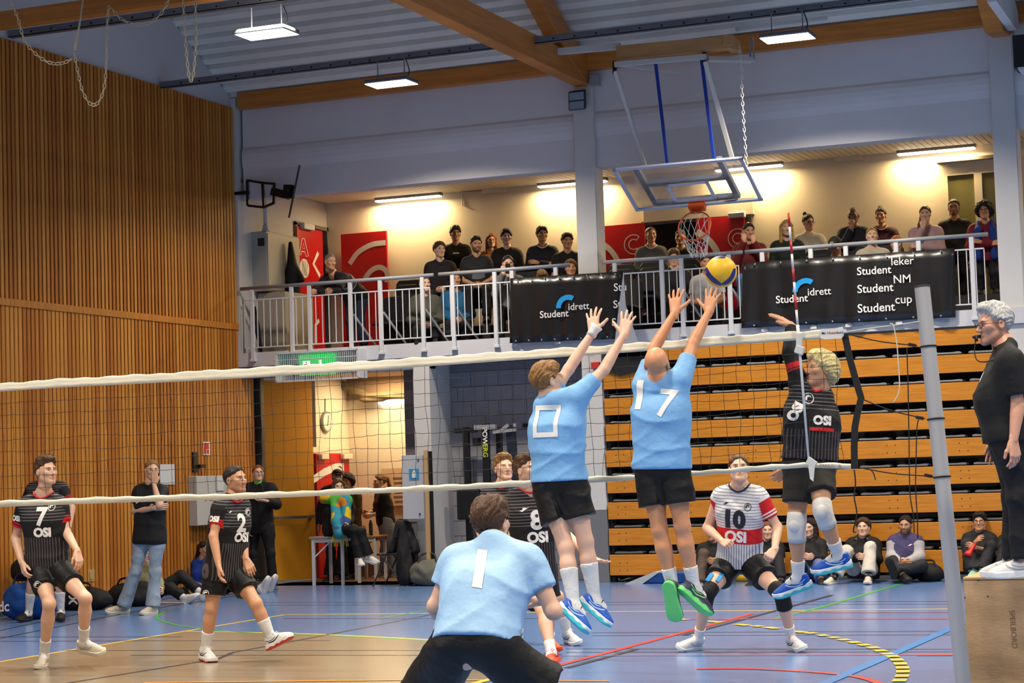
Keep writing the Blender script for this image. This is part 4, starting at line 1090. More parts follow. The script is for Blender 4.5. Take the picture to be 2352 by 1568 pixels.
def joints(Y0, **k): return {n: PY(v[0], v[1], Y0+(v[2] if len(v) > 2 else 0.0)) for n, v in k.items()}
def ring_logo(P, g, cz, cx, m, side=1, r=0.032, center=None, dirv=None):
    a = arc_band(r*0.84, r, 0, 2*math.pi, 20); b = arc_band(r*0.25, r*0.62, 0.6, 3.9, 10); n = len(a[0])
    decal(P, g, 'crest', None, 0, cz, cx, side, m, shape=(np.array(list(a[0])+list(b[0])), list(a[1])+[tuple(i+n for i in f) for f in b[1]]), center=center, dirv=dirv)
def swoosh(P, g, cz, cx, m, side=1, w=0.05):
    vs = [(-0.5*w, 0), (-0.2*w, -0.12*w), (0.5*w, 0.28*w), (-0.2*w, 0.05*w), (-0.1*w, 0.25*w), (0.1*w, 0.25*w), (0.1*w, 0.12*w)]
    decal(P, g, 'maker_mark', None, 0, cz, cx, side, m, shape=(np.array(vs), [(0, 1, 2, 3), (3, 2, 6, 5), (3, 5, 4)]))
# ================================================================== FITTINGS AND OBJECTS
# ---- folded bleachers
zt = lambda y, x=2190: PY(x, y, 26.6)[2]
ztop = zt(814.6); zbot = zt(1262.0); PITCH = (ztop-zbot)/7
BX0, BX1 = -9.55, -4.02
bl = empty('retractable_bleacher', ((BX0+BX1)/2, WY+.1, 0), 'folded bleacher wall with orange boards and grey seat edges under the gallery', 'bleacher')
mb = MB(); mb.box((BX0+.03, WY+.34, .04), (BX1-.03, WY+.40, 3.26)); mb.box((BX0+.02, WY+.05, 0.0), (BX0+.06, WY+.38, 3.2)); mb.box((BX1-.06, WY+.05, 0.0), (BX1-.02, WY+.38, 3.2)); mb.build('frame', M_blackm, bl)  # frame sides, plus a black backing panel painting the dark void behind the seats
M_seat = mat('seat_grey', srgb(140, 144, 146), .35); M_bolt = mat('bolt_dark', srgb(50, 36, 20), .5)
seat = MB(); seat.prism([(-.205, 0), (.205, 0), (.205, .022), (.17, .034), (.08, .026), (-.08, .026), (-.17, .034), (-.205, .022)], 'y', 0, .26); seat_me = seat.mesh('seat', M_seat, bevel=.006)
for r in range(9):
    z1 = zbot+r*PITCH; h = .235 if r else .285
    z0 = z1-h
    z1_ = min(z1, 3.26)
    x0 = BX0 if r < 8 else BX0+.75
    mb = MB(); mb.box((x0, WY+.0, z0), (BX1, WY+.024, z1_)); b = mb.build('riser_board', M_ply, bl, bevel=.004)
    mb = MB()
    if r < 5:
        for x in np.arange(x0+.15, BX1-.1, .95):
            for dx in (0, .11):
                for dz in (.07, .17): mb.tube([(x+dx, WY-.002, z0+dz), (x+dx, WY+.004, z0+dz)], .008, 6)
        mb.build('bolts', M_bolt, b, kind='stuff')
    if r < 8:
        for i in range(11):
            o = bpy.data.objects.new('seat', seat_me); COL.objects.link(o); o.parent = bl; o.matrix_parent_inverse = wmat(bl).inverted(); o.location = (BX0+.27+i*.5, WY+.04, z1+.012)
            if o.location.x > BX1-.2: bpy.data.objects.remove(o)
mb = MB(); mb.add([PY(1386, 822, WY-.02), PY(1500, 815, WY-.02), PY(1500, 846, WY-.02), PY(1423, 862, WY-.02), PY(1386, 850, WY-.02)], [(0, 1, 2, 3, 4)]); vs = mb.v; mb2 = MB(); mb2.prism([(v[0], v[2]) for v in vs], 'y', WY-.03, WY-.01)
mb2.build('hanging_cloth', mat('cloth_dark', srgb(30, 30, 34), .9), label='dark cloth hanging at the upper left corner of the bleachers', cat='cloth')

# ---- railing
RZ = 4.47; RYY = WY-.04
segs = [((551, 994), (579, 670, 711, 805, 874, 971)), ((1007, 1308), (1041, 1138, 1178, 1279)), ((1387, 1706), (1415, 1523, 1568, 1678)), ((1712, 1912), (1755, 1867)), ((1914, 2272), (1948, 2064, 2116, 2238))]
names = ['steel gallery railing at the left end by the cabinet', 'steel gallery railing just left of the middle pillar', 'steel gallery railing between the middle pillar and the large banner', 'steel gallery railing behind the left half of the large banner', 'steel gallery railing at the right end below the curly-haired woman']
for ((xa, xb), posts), lab in zip(segs, names):
    X0, X1 = PY(xa, 600, RYY)[0], PY(xb, 600, RYY)[0]
    o = empty('railing', ((X0+X1)/2, RYY, 3.5), lab, 'railing', 'gallery railing sections')
    mb = MB(); mb.tube([(X0, RYY, RZ), (X1, RYY, RZ)], .028, 10); mb.build('handrail', M_gsteel, o, True)
    for z in (4.29, 3.57): mb = MB(); mb.box((X0+.06, RYY-.012, z-.009), (X1-.06, RYY+.012, z+.009)); mb.build('rail_bar', M_wsteel, o)
    for px_ in posts:
        X = PY(px_, 700, RYY)[0]; mb = MB(); mb.box((X-.03, RYY-.02, 3.36), (X+.03, RYY+.02, RZ-.02)); mb.box((X-.045, RYY-.028, 3.36), (X+.045, RYY+.03, 3.40)); mb.build('post', M_wsteel, o, bevel=.003)
    n = int((X1-X0-.12)/.108)
    bal = MB().box((-.006, -.006, 3.57), (.006, .006, 4.29)).mesh('baluster', M_wsteel)
    for i in range(n+1):
        b = bpy.data.objects.new('baluster', bal); COL.objects.link(b); b.parent = o; b.matrix_parent_inverse = wmat(o).inverted(); b.location = (X0+.06+(X1-X0-.12)*i/n, RYY, 0)
# diagonal stays behind the posts
for px_ in (805, 874, 971, 1041, 1568, 1678):
    X = PY(px_, 700, RYY)[0]; mb = MB(); mb.bar((X+.02, RYY+.05, 3.98), (X+.22, RYY+.45, 3.47), .02, .03); mb.build('stay', M_gsteel, min((o_ for o_ in COL.objects if o_.name.startswith('railing')), key=lambda o_: abs(o_.location.x-X)))

# ---- banners
M_ban = mat('banner_black', srgb(30, 28, 28), .32, var=.1, scale=3, bump=.25, bscale=5, spec=.6)
def banner(name, TL, TR, BR, BL, label, nx=28, nz=8):
    Y = WY-.09
    a, b, c, d = (PY(*p, Y) for p in (TL, TR, BR, BL)); vs = []; fs = []
    for j in range(nz+1):
        for i in range(nx+1):
            u, v = i/nx, j/nz; p = (a*(1-u)+b*u)*(1-v)+(d*(1-u)+c*u)*v
            p = p+V3(0, -.012*math.sin(u*23)*math.sin(v*3)-.02*v*v*math.sin(u*47+1)-.008*math.sin(u*61), 0); vs.append(p)
    for j in range(nz):
        for i in range(nx): k = j*(nx+1)+i; fs.append((k, k+1, k+nx+2, k+nx+1))
    mb = MB(); mb.add(vs, fs); o = mb.build(name, M_ban, None, True, label=label, cat='banner')
    sol = o.modifiers.new('thick', 'SOLIDIFY'); sol.thickness = .003
    ey = MB()
    for i in range(8):
        for q0, q1, dz in ((a, b, -.03), (d, c, .03)): p = q0+(q1-q0)*((i+.5)/8); ey.tube([p+V3(0, -.022, dz), p+V3(0, -.03, dz)], .012, 8)
    ey.build('eyelets', M_gsteel, o)
    return o
YT = WY-.135
def lay(o, v, f, p, m, name):
    """flat print laid on the banner's own waves"""
    me0 = o.data; bv = BVHTree.FromPolygons([tuple(q.co) for q in me0.vertices], [tuple(q.vertices) for q in me0.polygons])
    bm = bmesh.new(); vs = [bm.verts.new((p[0]+a[0], YT, p[2]+a[1])) for a in v]
    for t in f:
        try: bm.faces.new([vs[i] for i in t])
        except ValueError: pass
    for _ in range(0):
        es = [e for e in bm.edges if e.calc_length() > .04]
        if not es: break
        bmesh.ops.subdivide_edges(bm, edges=es, cuts=1); bmesh.ops.triangulate(bm, faces=bm.faces)
    for w in bm.verts:
        h = bv.ray_cast(Vector((w.co.x, WY-1, w.co.z)), Vector((0, 1, 0)), 3)
        if h[0] is not None: w.co.y = h[0].y-.012
        else: w.co.y = WY-.1
    y0 = min(w.co.y for w in bm.verts); bm.free()
    me = bpy.data.meshes.new(name); me.from_pydata([(p[0]+q[0], y0, p[2]+q[1]) for q in v], [], f); me.materials.append(m); return link_mesh(name, me, o)
def words(o, base, sup, x, y, wpx, rise, lab, m=M_wprint, wsup=None):
    p = PY(x, y, YT); q = PY(x+wpx, y-wpx*.052, YT); Wd = q[0]-p[0]
    v, f = text_mesh(base, 1, .012, 'LEFT'); sc = Wd/(v[:, 0].max()-v[:, 0].min()); v = (v-V3(v[:, 0].min(), 0, 0))*sc
    lay(o, v, f, p, m, 'lettering')
    v2, f2 = text_mesh(sup, 1, .006, 'LEFT'); v2 = (v2-V3(v2[:, 0].min(), 0, 0))*sc
    lay(o, v2, f2, p+V3(Wd+.02*sc, 0, rise), m, 'lettering')
def arcmark(o, cx, cy, r0, r1, a0, a1):
    p = PY(cx, cy, YT); u = PXL(p)*1.03; v, f = arc_band(r0*u, r1*u, math.radians(a0), math.radians(a1), 20); lay(o, v, f, p, M_cyan, 'arc_emblem')
b1 = banner('banner', (1172, 639), (1431, 623), (1412, 778), (1172, 788), 'smaller black banner with a folded corner hung left of the hoop')
words(b1, 'Student', 'idrett', 1239, 730, 66, .085, 'x'); arcmark(b1, 1303.3, 705.8, 17.3, 28.8, 58, 180)
for t, x, y in (('Stu', 1408, 668), ('St', 1407, 707), ('S', 1404, 748)):
    p = PY(x, y, YT); v, f = text_mesh(t, .152, .002, 'LEFT'); lay(b1, v, f, p, M_wprint, 'lettering')
mb = MB(); pp = [PY(1432, 624, YT-.03), PY(1437, 700, YT-.035), PY(1466, 786, YT-.02), PY(1412, 790, YT-.02), PY(1421, 705, YT-.035)]; mb.prism([(p[0], p[2]) for p in pp], 'y', YT-.03, YT-.026)
mb.build('folded_corner', mat('banner_back', srgb(168, 172, 182), .6), b1, label='pale reverse side of the folded corner')
b2 = banner('banner', (1705.6, 603.6), (2192.5, 569.7), (2194, 728.6), (1704, 753.6), 'larger black banner with four white word pairs hung on the right railing', nx=44)
words(b2, 'Student', 'idrett', 1781.5, 696, 73.5, .075, 'x'); arcmark(b2, 1850.6, 669.8, 19.1, 30.9, 55, 178)
words(b2, 'Student', 'leker', 1968, 631.5, 79, .10, 'x'); words(b2, 'Student', 'NM', 1969, 672.7, 83, .10, 'x'); words(b2, 'Student', 'cup', 1969.5, 717.7, 86, .09, 'x')

# ---- volleyball net
NY = 13.6
net = empty('volleyball_net', PY(1000, 1400, NY)*V3(1, 1, 0), 'volleyball net with white top and bottom tapes stretched across the court', 'net')
T_t = [(-420, 907), (-60, 884), (0, 880), (150, 869), (300, 861), (450, 852), (600, 843), (900, 825), (1140, 809), (1430, 790), (1701, 769), (1882, 757), (1936, 753.5)]
T_b = [(-420, 926), (-60, 904), (0, 899), (150, 889), (300, 882), (450, 874), (600, 866), (900, 847), (1140, 830), (1430, 810), (1701, 790), (1882, 778), (1938, 774)]
B_t = [(-420, 1174), (-60, 1153), (0, 1150), (300, 1139), (560, 1132), (1000, 1114), (1341, 1096), (1579, 1082), (1852, 1061), (1955, 1065)]
B_b = [(-420, 1188), (-60, 1167), (0, 1164), (300, 1153), (560, 1146), (1000, 1127), (1341, 1110), (1579, 1093), (1852, 1073), (1955, 1077)]
def ilerp(tab, x): return float(np.interp(x, [p[0] for p in tab], [p[1] for p in tab]))
M_tape = mat('net_tape', srgb(232, 224, 200), .8, var=.1, scale=6, bump=.5, bscale=9, stretch=(.4, 1, 1.6))
def tape(name, ta, tb, xs, th, fold):
    vs = []; fs = []; nx = len(xs)
    for i, x in enumerate(xs):
        a, b = PY(x, ilerp(ta, x), NY), PY(x, ilerp(tb, x), NY); dz = .004*math.sin(i*1.7)+.003*math.sin(i*.6)
        for k, (t, o) in enumerate(((0, 0), (.12, 1), (.4, fold), (.6, 1-fold*.2), (.9, 1), (1, 0), (.9, -1), (.12, -1))): p = a+(b-a)*t; vs.append(p+V3(0, -o*th, dz*(1-t)))
    for i in range(nx-1):
        for k in range(8): l = (k+1) % 8; fs.append((i*8+k, i*8+l, i*8+8+l, i*8+8+k))
    mb = MB(); mb.add(vs, fs); return mb.build(name, M_tape, net, True)
xs = list(np.linspace(-400, 1936, 150)); tape('top_tape', T_t, T_b, xs, .009, .3)
xs = list(np.linspace(-400, 1955, 130)); bt_ = tape('bottom_tape', B_t, B_b, xs, .010, 1.4)
def netp(i, j, NI, NJ):
    x = -400+(1950+400)*i; return x
# cords: knots every 10 cm
P00 = PY(-400, 900, NY)[0]; P11 = PY(1950, 775, NY)[0]; nI = int((P11-P00)/.1); nJ = 9
def col_px(X, z): # pixel column of a net point, found along the plane
    d = V3(X, NY, z)-CAMP; return CX+FPX*(d @ _r)/(d @ _f)
knots = {}
for i in range(nI+1):
    X = P00+.1*i; xp = col_px(X, 2.0); za = PY(xp, ilerp(T_b, xp), NY)[2]; zb = PY(xp, ilerp(B_t, xp), NY)[2]
    for j in range(nJ+1):
        t = j/nJ; sag = .012*math.sin(i*.9+j*2.1)*math.sin(math.pi*t); low = max(0, t-.72)
        knots[i, j] = V3(X+.010*math.sin(i*1.3+j*.8)*math.sin(math.pi*t)+low*.09*math.sin(i*2.4)+.004*rnd.uniform(-1, 1), NY+.004+.01*math.sin(i*.5+j), za+(zb-za)*t+sag*.6+.003*rnd.uniform(-1, 1))
mb = MB(); M_cord = mat('net_cord', srgb(34, 30, 24), .8)
for i in range(nI+1): mb.tube([knots[i, j] for j in range(nJ+1)], .0018, 4, False)
for j in range(1, nJ):
    pts = []
    for i in range(nI+1):
        pts.append(knots[i, j])
        if i < nI: pts.append((knots[i, j]+knots[i+1, j])/2-V3(0, 0, .004))
    mb.tube(pts, .0018, 4, False)
mb.build('cords', M_cord, net, kind='stuff')
M_strap = mat('black_webbing', srgb(24, 22, 22), .8)
BAND = [(1940, 768), (1951, 820), (1965, 871), (1978, 914), (1970, 946), (1963.5, 981), (1962, 1027), (1963, 1076)]
def ribbon(pts, w, Y, th=.004):
    mb = MB(); P_ = [PY(x, y, Y) for x, y in pts]
    vs = []; fs = []
    for i, p in enumerate(P_):
        d = nrm(P_[min(i+1, len(P_)-1)]-P_[max(i-1, 0)]); s_ = V3(d[2], 0, -d[0])*w/2
        vs += [p+s_+V3(0, -th, 0), p-s_+V3(0, -th, 0), p-s_+V3(0, th, 0), p+s_+V3(0, th, 0)]
        if i:
            for k in range(4): l = (k+1) % 4; fs.append((4*i-4+k, 4*i-4+l, 4*i+l, 4*i+k))
    n = len(P_)-1; fs += [(0, 1, 2, 3), (4*n+3, 4*n+2, 4*n+1, 4*n)]
    mb.add(vs, fs); return mb
ribbon(BAND, .046, NY-.005).build('side_band', M_strap, net)
LB = [(1885, 755.5), (1936, 752.5), (1938, 770), (1933, 777), (1892, 779), (1884, 776)]
mb = MB(); pp = [PY(x, y, NY-.02) for x, y in LB]; mb.prism([(p[0], p[2]) for p in pp], 'y', NY-.02, NY-.013); tg = mb.build('tape_label', mat('label_white', srgb(222, 222, 212), .6), net)
px0 = PY(1887, 768.5, NY-.0215)
for t, dx, c in (('Mr.', 0, srgb(50, 60, 140)), ('Husan', .040, srgb(190, 60, 60)), ('lund', .107, srgb(60, 60, 140))):
    v, f = text_mesh(t, .027, .0004, 'LEFT'); flat_shape('lettering', v, f, px0+V3(dx, 0, .001), (1, 0, .0), (0, 0, 1), mat('print_%s' % t.strip('.'), c, .6), tg)
px0 = PY(1882, 1073, NY-.0215); v, f = text_mesh('TRNUL   B', .033, .0, 'LEFT'); flat_shape('lettering', v, f, px0, (1, 0, -.06), (0, 0, 1), mat('print_faint', srgb(120, 112, 96), .7), bt_)
# antenna
an = empty('antenna', PY(1858, 1075, NY-.03)*V3(1, 1, 1), 'red and white striped antenna standing up from the right end of the net', 'antenna')
a0, a1 = PY(1811, 489, NY-.03), PY(1859, 1077, NY-.03); M_ar, M_aw = mat('antenna_red', srgb(190, 30, 34), .4), mat('antenna_white', srgb(226, 226, 224), .4)
fr = [0, .055, .108, .162, .217, .272, .326, .381, .44]; cols = [M_ar, M_aw]*4
for i in range(8): mb = MB(); mb.tube([a0+(a1-a0)*fr[i], a0+(a1-a0)*fr[i+1]], .0085, 8); mb.build('band', cols[i], an, True)
mb = MB(); mb.tube([a0+(a1-a0)*.44, a0+(a1-a0)*.49, a0+(a1-a0)*1.0], [.012, .010, .0075], 8); mb.build('rod', M_aw, an, True)
mb = MB(); c = PY(1836, 782, NY-.035); mb.obox(c, V3(.022, 0, 0), V3(0, .012, 0), V3(.004, 0, .055)); mb.obox(c+V3(-.0, -.005, -.065), V3(.03, 0, -.012), V3(0, .012, 0), V3(.01, 0, .028)); mb.build('clamp', mat('clamp_white', srgb(206, 206, 202), .7), an, bevel=.006)
mb = MB(); c = PY(1864, 1062, NY-.035); mb.obox(c, V3(.028, 0, -.02), V3(0, .012, 0), V3(.012, 0, .022)); mb.add([c+V3(-.02, -.014, -.02), c+V3(.025, -.014, -.03), c+V3(.012, -.016, -.13), c+V3(-.012, -.016, -.11)], [(0, 1, 2, 3)]); mb.build('pocket_end', mat('clamp_white', ()), an)
# post
p0, p1 = PY(2213, 1568, 13.45), PY(2118, 659, 13.62); d = nrm(p1-p0); foot = p0-d*(p0[2]/d[2])
po = empty('net_post', foot, 'grey aluminium net post with dark cap and black straps', 'post')
mb = MB(); mb.tube([foot, p1], .0515, 28); mb.build('tube', mat('aluminium', srgb(176, 176, 178), .38, metal=.15, var=.1, scale=3, stretch=(1, 1, .2)), po, 'auto')
mb = MB(); mb.tube([p1-d*.004, p1+d*.010], .054, 28); mb.build('cap', mat('cap_dark', srgb(60, 58, 54), .5), po, 'auto')
mb = MB(); mb.tube([foot, foot+V3(0, 0, .012)], .075, 24); mb.build('floor_collar', M_gsteel, po)
def strap(label, pa, yb, xp0, xp1, name='strap'):
    o = empty('guy_cord', PY(*pa, NY), label, 'cord')
    mb = MB(); q = PY(xp0+12, yb-1, NY-.0); 
    mb.tube(spline([PY(*pa, NY), (PY(*pa, NY)+PY(xp0-20, yb-2, NY-.03))/2-V3(0, 0, .012), PY(xp0-6, yb-1, NY-.045)], 6), .0045, 6); mb.build('cord', M_strap, o, True)
    c = p0+d*((PY((xp0+xp1)/2, yb, 13.55)[2]-p0[2])/d[2]); e1 = nrm(np.cross(d, V3(0, 1, 0))); e2 = np.cross(d, e1)
    mb = MB(); mb.tube([c+.056*(math.cos(t)*e1+math.sin(t)*e2) for t in np.linspace(0, 2*math.pi, 25)[:-1]], .0055, 6, closed=True); mb.build('loop', M_strap, o, True)
    mb = MB(); b = PY(xp0-18, yb-3, NY-.04); mb.obox(b, V3(.026, 0, -.006), V3(0, .008, 0), V3(.002, 0, .011)); mb.build('buckle', M_strap, o, bevel=.003)
    return o
strap('upper black cord and buckle tying the net to the post', (1945, 766), 795, 2113, 2150)
strap('middle black cord and buckle tying the net to the post', (1980, 916), 962, 2130, 2168)
strap('lower black cord and buckle tying the net to the post', (1966, 1072), 1095, 2150, 2186)
def loose(name, label, pts, r, m, Y, cat='cord', parent=None):
    mb = MB(); mb.tube(spline([PY(x, y, Y) for x, y in pts], 5), r, 6); return mb.build(name, m, parent, True) if parent else mb.build(name, m, None, True, label=label, cat=cat)
loose('hanging_cord', 'long black cord hanging straight down from the upper buckle', [(2083, 797), (2086, 900), (2088, 1020), (2090, 1130), (2098, 1185), (2100, 1224)], .004, M_strap, NY-.05, parent=net)
loose('hanging_cord', 'black cord hanging from the middle buckle beside the post', [(2110, 962), (2106, 985), (2104, 1060), (2103, 1120), (2107, 1190), (2108, 1236)], .004, M_strap, NY-.055, parent=net)
loose('hanging_cord', 'twisted black cord hanging below the lower corner of the net', [(1962, 1078), (1965, 1110), (1962, 1140), (1968, 1180), (1960, 1218), (1966, 1222)], .005, M_strap, NY-.02, parent=net)
loose('hanging_cord', 'short black tail of cord beside the lower corner of the net', [(1998, 1077), (2006, 1086), (2011, 1102)], .004, M_strap, NY-.03, parent=net)
wc = mat('white_cord', srgb(214, 208, 186), .8)
loose('white_line', 'thin white line running from the net to the top of the post', [(1936, 763), (2010, 752), (2060, 746), (2112, 738)], .004, wc, NY-.03)
loose('white_line', 'knotted white line dangling beside the net post', [(2044, 743), (2052, 748), (2060, 790), (2063, 830), (2064, 842), (2066, 880), (2064, 903), (2052, 925)], .004, wc, NY-.04)

# ---- volleyball in the air
bc = PY(1656, 624, 13.62); br_ = .112
F = Field(bc-.14, bc+.14, .005); F.ell(bc, (br_,)*3, k=0); v, q = F.mesh()
me = np_mesh('volleyball', v, q, mat('ball_base', srgb(236, 186, 40), .5))
mball = mat('ball_swirl', srgb(238, 188, 34), .45, bump=.05, bscale=120); nt = mball.node_tree; bs = nt.nodes['Principled BSDF']
me.materials.clear(); me.materials.append(mball)
vo = link_mesh('volleyball', me); tag(vo, 'yellow and blue volleyball above the blockers\' hands', 'ball')
vo.data.transform(Matrix.Translation(Vector(-bc))); vo.location = bc
# blue swirl panels lie a hair proud of the ball
vdir = nrm(CAMP-bc); rx_ = nrm(np.cross(V3(0, 0, 1), vdir)); uz = np.cross(vdir, rx_)
def on_ball(u, w): p = rx_*u+uz*w+vdir*math.sqrt(max(0, 1-u*u-w*w)); return bc+p*(br_+.0012)
def swirl(path, wd):
    pts = spline(path, 8); vs = []; fs = []
    for i, p in enumerate(pts):
        t = pts[min(i+1, len(pts)-1)]-pts[max(i-1, 0)]; t = t/np.linalg.norm(t); n = np.array([-t[1], t[0]]); w_ = wd*(1-.55*abs(2*i/(len(pts)-1)-1)**3)
        for k in (-1, -.33, .33, 1): a = p+n*w_*k; L = np.hypot(*a); a = a/L*min(L, .995); vs.append(on_ball(*a))
        if i:
            for k in range(3): fs.append((4*i-4+k, 4*i-3+k, 4*i+1+k, 4*i+k))
    mb = MB(); mb.add(vs, fs); return mb
M_bb = mat('ball_blue', srgb(38, 42, 120), .45)
swirl([(-.93, .30), (-.80, -.10), (-.45, -.52), (0, -.82)], .15).build('blue_panel', M_bb, vo, True)
swirl([(0.02, -.80), (.40, -.62), (.70, -.28), (.86, .18)], .13).build('blue_panel', M_bb, vo, True)
swirl([(-.40, .90), (-.05, .93), (.3, .88)], .09).build('blue_panel', M_bb, vo, True)

# ---- referee stand
c0 = PZ(2213, 1325, .76); bx = empty('referee_stand', (c0[0]+.5, c0[1]+.3, 0), 'worn plywood referee stand box beside the net post', 'stand')
M_box = mat('worn_plywood', srgb(190, 154, 112), .65, var=.28, scale=2.2, stretch=(1, 1, 2.2), dark=srgb(150, 116, 80), bump=.15, bscale=30)
sx0, sy0, st = c0[0], c0[1], .76
def pan(name, a, b, m=M_box): mb = MB(); mb.box(a, b); return mb.build(name, m, bx, bevel=.004)
pf = pan('front_panel', (sx0, sy0, 0), (sx0+1.3, sy0+.021, st-.02)); pan('side_panel', (sx0, sy0+.023, 0), (sx0+.021, sy0+.60, st-.02)); pan('top_board', (sx0-.004, sy0-.004, st-.019), (sx0+1.3, sy0+.62, st), mat('pale_plywood', srgb(196, 158, 104), .6, var=.2, scale=3)); pan('back_panel', (sx0+.023, sy0+.58, 0), (sx0+1.3, sy0+.60, st-.02)); pan('side_panel', (sx0+1.28, sy0+.023, 0), (sx0+1.3, sy0+.578, st-.02))
mb = MB()
for x, y in ((2216, 1372), (2269, 1369), (2226, 1546), (2247, 1332)): p = PY(x, y, sy0-.001); mb.tube([p, p-V3(0, .003, 0)], .005, 6)
mb.build('nails', M_blackm, pf)
v, f = text_mesh('SPEILBORD', .052, .0, 'LEFT'); flat_shape('faded_lettering', v, f, PY(2318, 1400, sy0-.0015), (0.03, 0, -1), (1, 0, .03), mat('print_worn', srgb(128, 96, 60), .7), pf)

# ---- basketball backstop
def Yfor(pa, pb, w): a, b = PY(*pa, 1.0), PY(*pb, 1.0); return w/abs((b-a)[0])
Yt = Yfor((1406, 389), (1705.6, 359.7), 1.8); Yb = Yt+.92
A, B, Cc, D = PY(1406, 389, Yt), PY(1705.6, 359.7, Yt), PY(1750, 458, Yb), PY(1459, 480, Yb)
cx0 = (A+D)/2; w_ = V3(1.8, 0, 0); dn = nrm((D+Cc)/2-(A+B)/2); dn = nrm(dn-V3(dn[0], 0, 0)); nb_ = np.cross(V3(1, 0, 0), dn); nb_ = nb_ if nb_[1] < 0 else -nb_
org = V3((A[0]+D[0])/2, (A[1]), (A[2]+B[2])/2)
def bp(u, v, n=0): return org+V3(1, 0, 0)*u+dn*v+nb_*n        # board coordinates: along, down the board, off its face
hoop = empty('basketball_backstop', bp(.9, .5), 'folded-up basketball hoop with clear backboard hung from the roof', 'basketball hoop')
M_bf = mat('board_frame', srgb(186, 194, 214), .45); M_bst = mat('board_steel', srgb(112, 122, 146), .45)
mb = MB(); 
for u0, v0, u1, v1 in ((0, 0, 1.8, .05), (0, 1.0, 1.8, 1.05), (0, 0, .05, 1.05), (1.75, 0, 1.8, 1.05)): mb.obox(bp((u0+u1)/2, (v0+v1)/2), V3((u1-u0)/2, 0, 0), dn*(v1-v0)/2, nb_*.014)
mb.build('frame', M_bf, hoop)
mb = MB(); mb.obox(bp(.9, .525), V3(.86, 0, 0), dn*.486, nb_*.006); mb.build('pane', mat('backboard_acrylic', (.86, .84, .80), .08, trans=.92, alpha=.35), hoop, label='clear acrylic pane')
mb = MB()
for u0, v0, u1, v1 in ((.60, .47, 1.20, .52), (.60, .87, 1.20, .92), (.60, .47, .65, .92), (1.15, .47, 1.20, .92)): mb.obox(bp((u0+u1)/2, (v0+v1)/2, .009), V3((u1-u0)/2, 0, 0), dn*(v1-v0)/2, nb_*.002)
mb.build('target_square', mat('target_white', srgb(200, 206, 220), .5), hoop)
mb = MB()
for (u0, v0), (u1, v1) in (((.30, .12), (.30, 1.0)), ((1.46, .06), (1.46, 1.0)), ((.30, .50), (1.46, .50)), ((.3, .98), (1.46, .98))): mb.bar(bp(u0, v0, -.06), bp(u1, v1, -.06), .075, .06, nb_)
mb.build('rear_frame', M_bst, hoop)
mb = MB(); mb.obox(bp(.9, .99, .05), V3(.11, 0, 0), dn*.06, nb_*.05); mb.bar(bp(.9, .98, .05), bp(.9, .98, .17), .14, .02, dn); M_or = mat('rim_orange', srgb(226, 92, 30), .4); mb.build('bracket', M_or, hoop)
rc = bp(.9, .97, .375); ring = [rc+V3(.225*math.cos(t), 0, 0)+nb_*.225*math.sin(t) for t in np.linspace(0, 2*math.pi, 41)[:-1]]
mb = MB(); mb.tube(ring, .011, 8, closed=True); mb.build('rim', M_or, hoop, True)
mb = MB(); low = min(ring, key=lambda p: p[2])
for i in range(12):
    t = 2*math.pi*i/12; p = rc+V3(.225*math.cos(t), 0, 0)+nb_*.225*math.sin(t)
    for s_ in (-1, 1):
        pts = [p]; tt = t
        for k in range(1, 6):
            g = k/5; tt = t+s_*.26*k; rr = .225*(1-.55*g)
            cen = rc*(1-g)+(rc+V3(.03, .02, -.42))*g
            target = cen+V3(rr*math.cos(tt), rr*.5*math.sin(tt), 0)+nb_*(.225*math.sin(tt)*(1-g)**1.5)
            pts.append(target+V3(rnd.uniform(-1, 1), rnd.uniform(-1, 1), rnd.uniform(-1, 1))*.018*g)
        mb.tube(spline(pts, 4), .0036, 5)
mb.build('net', mat('hoop_net', srgb(222, 220, 216), .8), hoop, kind='stuff')
def seg(pa, Ya, pb, Yb_, w, h, m, name): mb = MB(); mb.bar(PY(*pa, Ya), PY(*pb, Yb_), w, h, (0, 1, 0)); return mb.build(name, m, hoop, bevel=.004)
M_bl = mat('strap_blue', srgb(16, 52, 150), .5); M_pw = mat('pole_white', srgb(206, 204, 198), .45)
Yh = Yt+.02
seg((1506, 146), Yh, (1533, 376), Yt+.08, .045, .02, M_bl, 'blue_strut'); seg((1611.5, 137.5), Yh, (1640, 368), Yt+.08, .045, .02, M_bl, 'blue_strut')
seg((1413, 163), Yh-.1, (1484, 388), Yt+.5, .05, .05, M_pw, 'swing_arm'); seg((1620, 141), Yh-.1, (1682, 364), Yt+.5, .06, .05, M_pw, 'swing_arm')
seg((1412, 148), Yh-.05, (1622, 130), Yh-.05, .07, .06, M_pw, 'hinge_bar'); seg((1412, 140), Yh, (1412, 170), Yh, .05, .05, M_dark, 'hinge'); seg((1618, 120), Yh, (1618, 148), Yh, .05, .05, M_dark, 'hinge'); seg((1622, 136), Yh+.05, (1727, 138), Yh+.9, .06, .09, M_pw, 'stay_bar')
seg((1724, 138), Yh+.9, (1722, 88), Yh+.9, .02, .03, M_gsteel, 'hanger'); seg((1732, 138), Yh+.9, (1730, 85), Yh+.9, .02, .03, M_gsteel, 'hanger')
seg((1420, 122), Yh+.05, (1684, 98), Yh+.05, .17, .17, mat('hoop_timber', srgb(196, 146, 92), .5, var=.15, scale=3, stretch=(.5, 4, 4)), 'timber_box'); seg((1672, 92), Yh-.05, (1690, 110), Yh+.5, .14, .14, mat('hoop_timber', ()), 'timber_end')
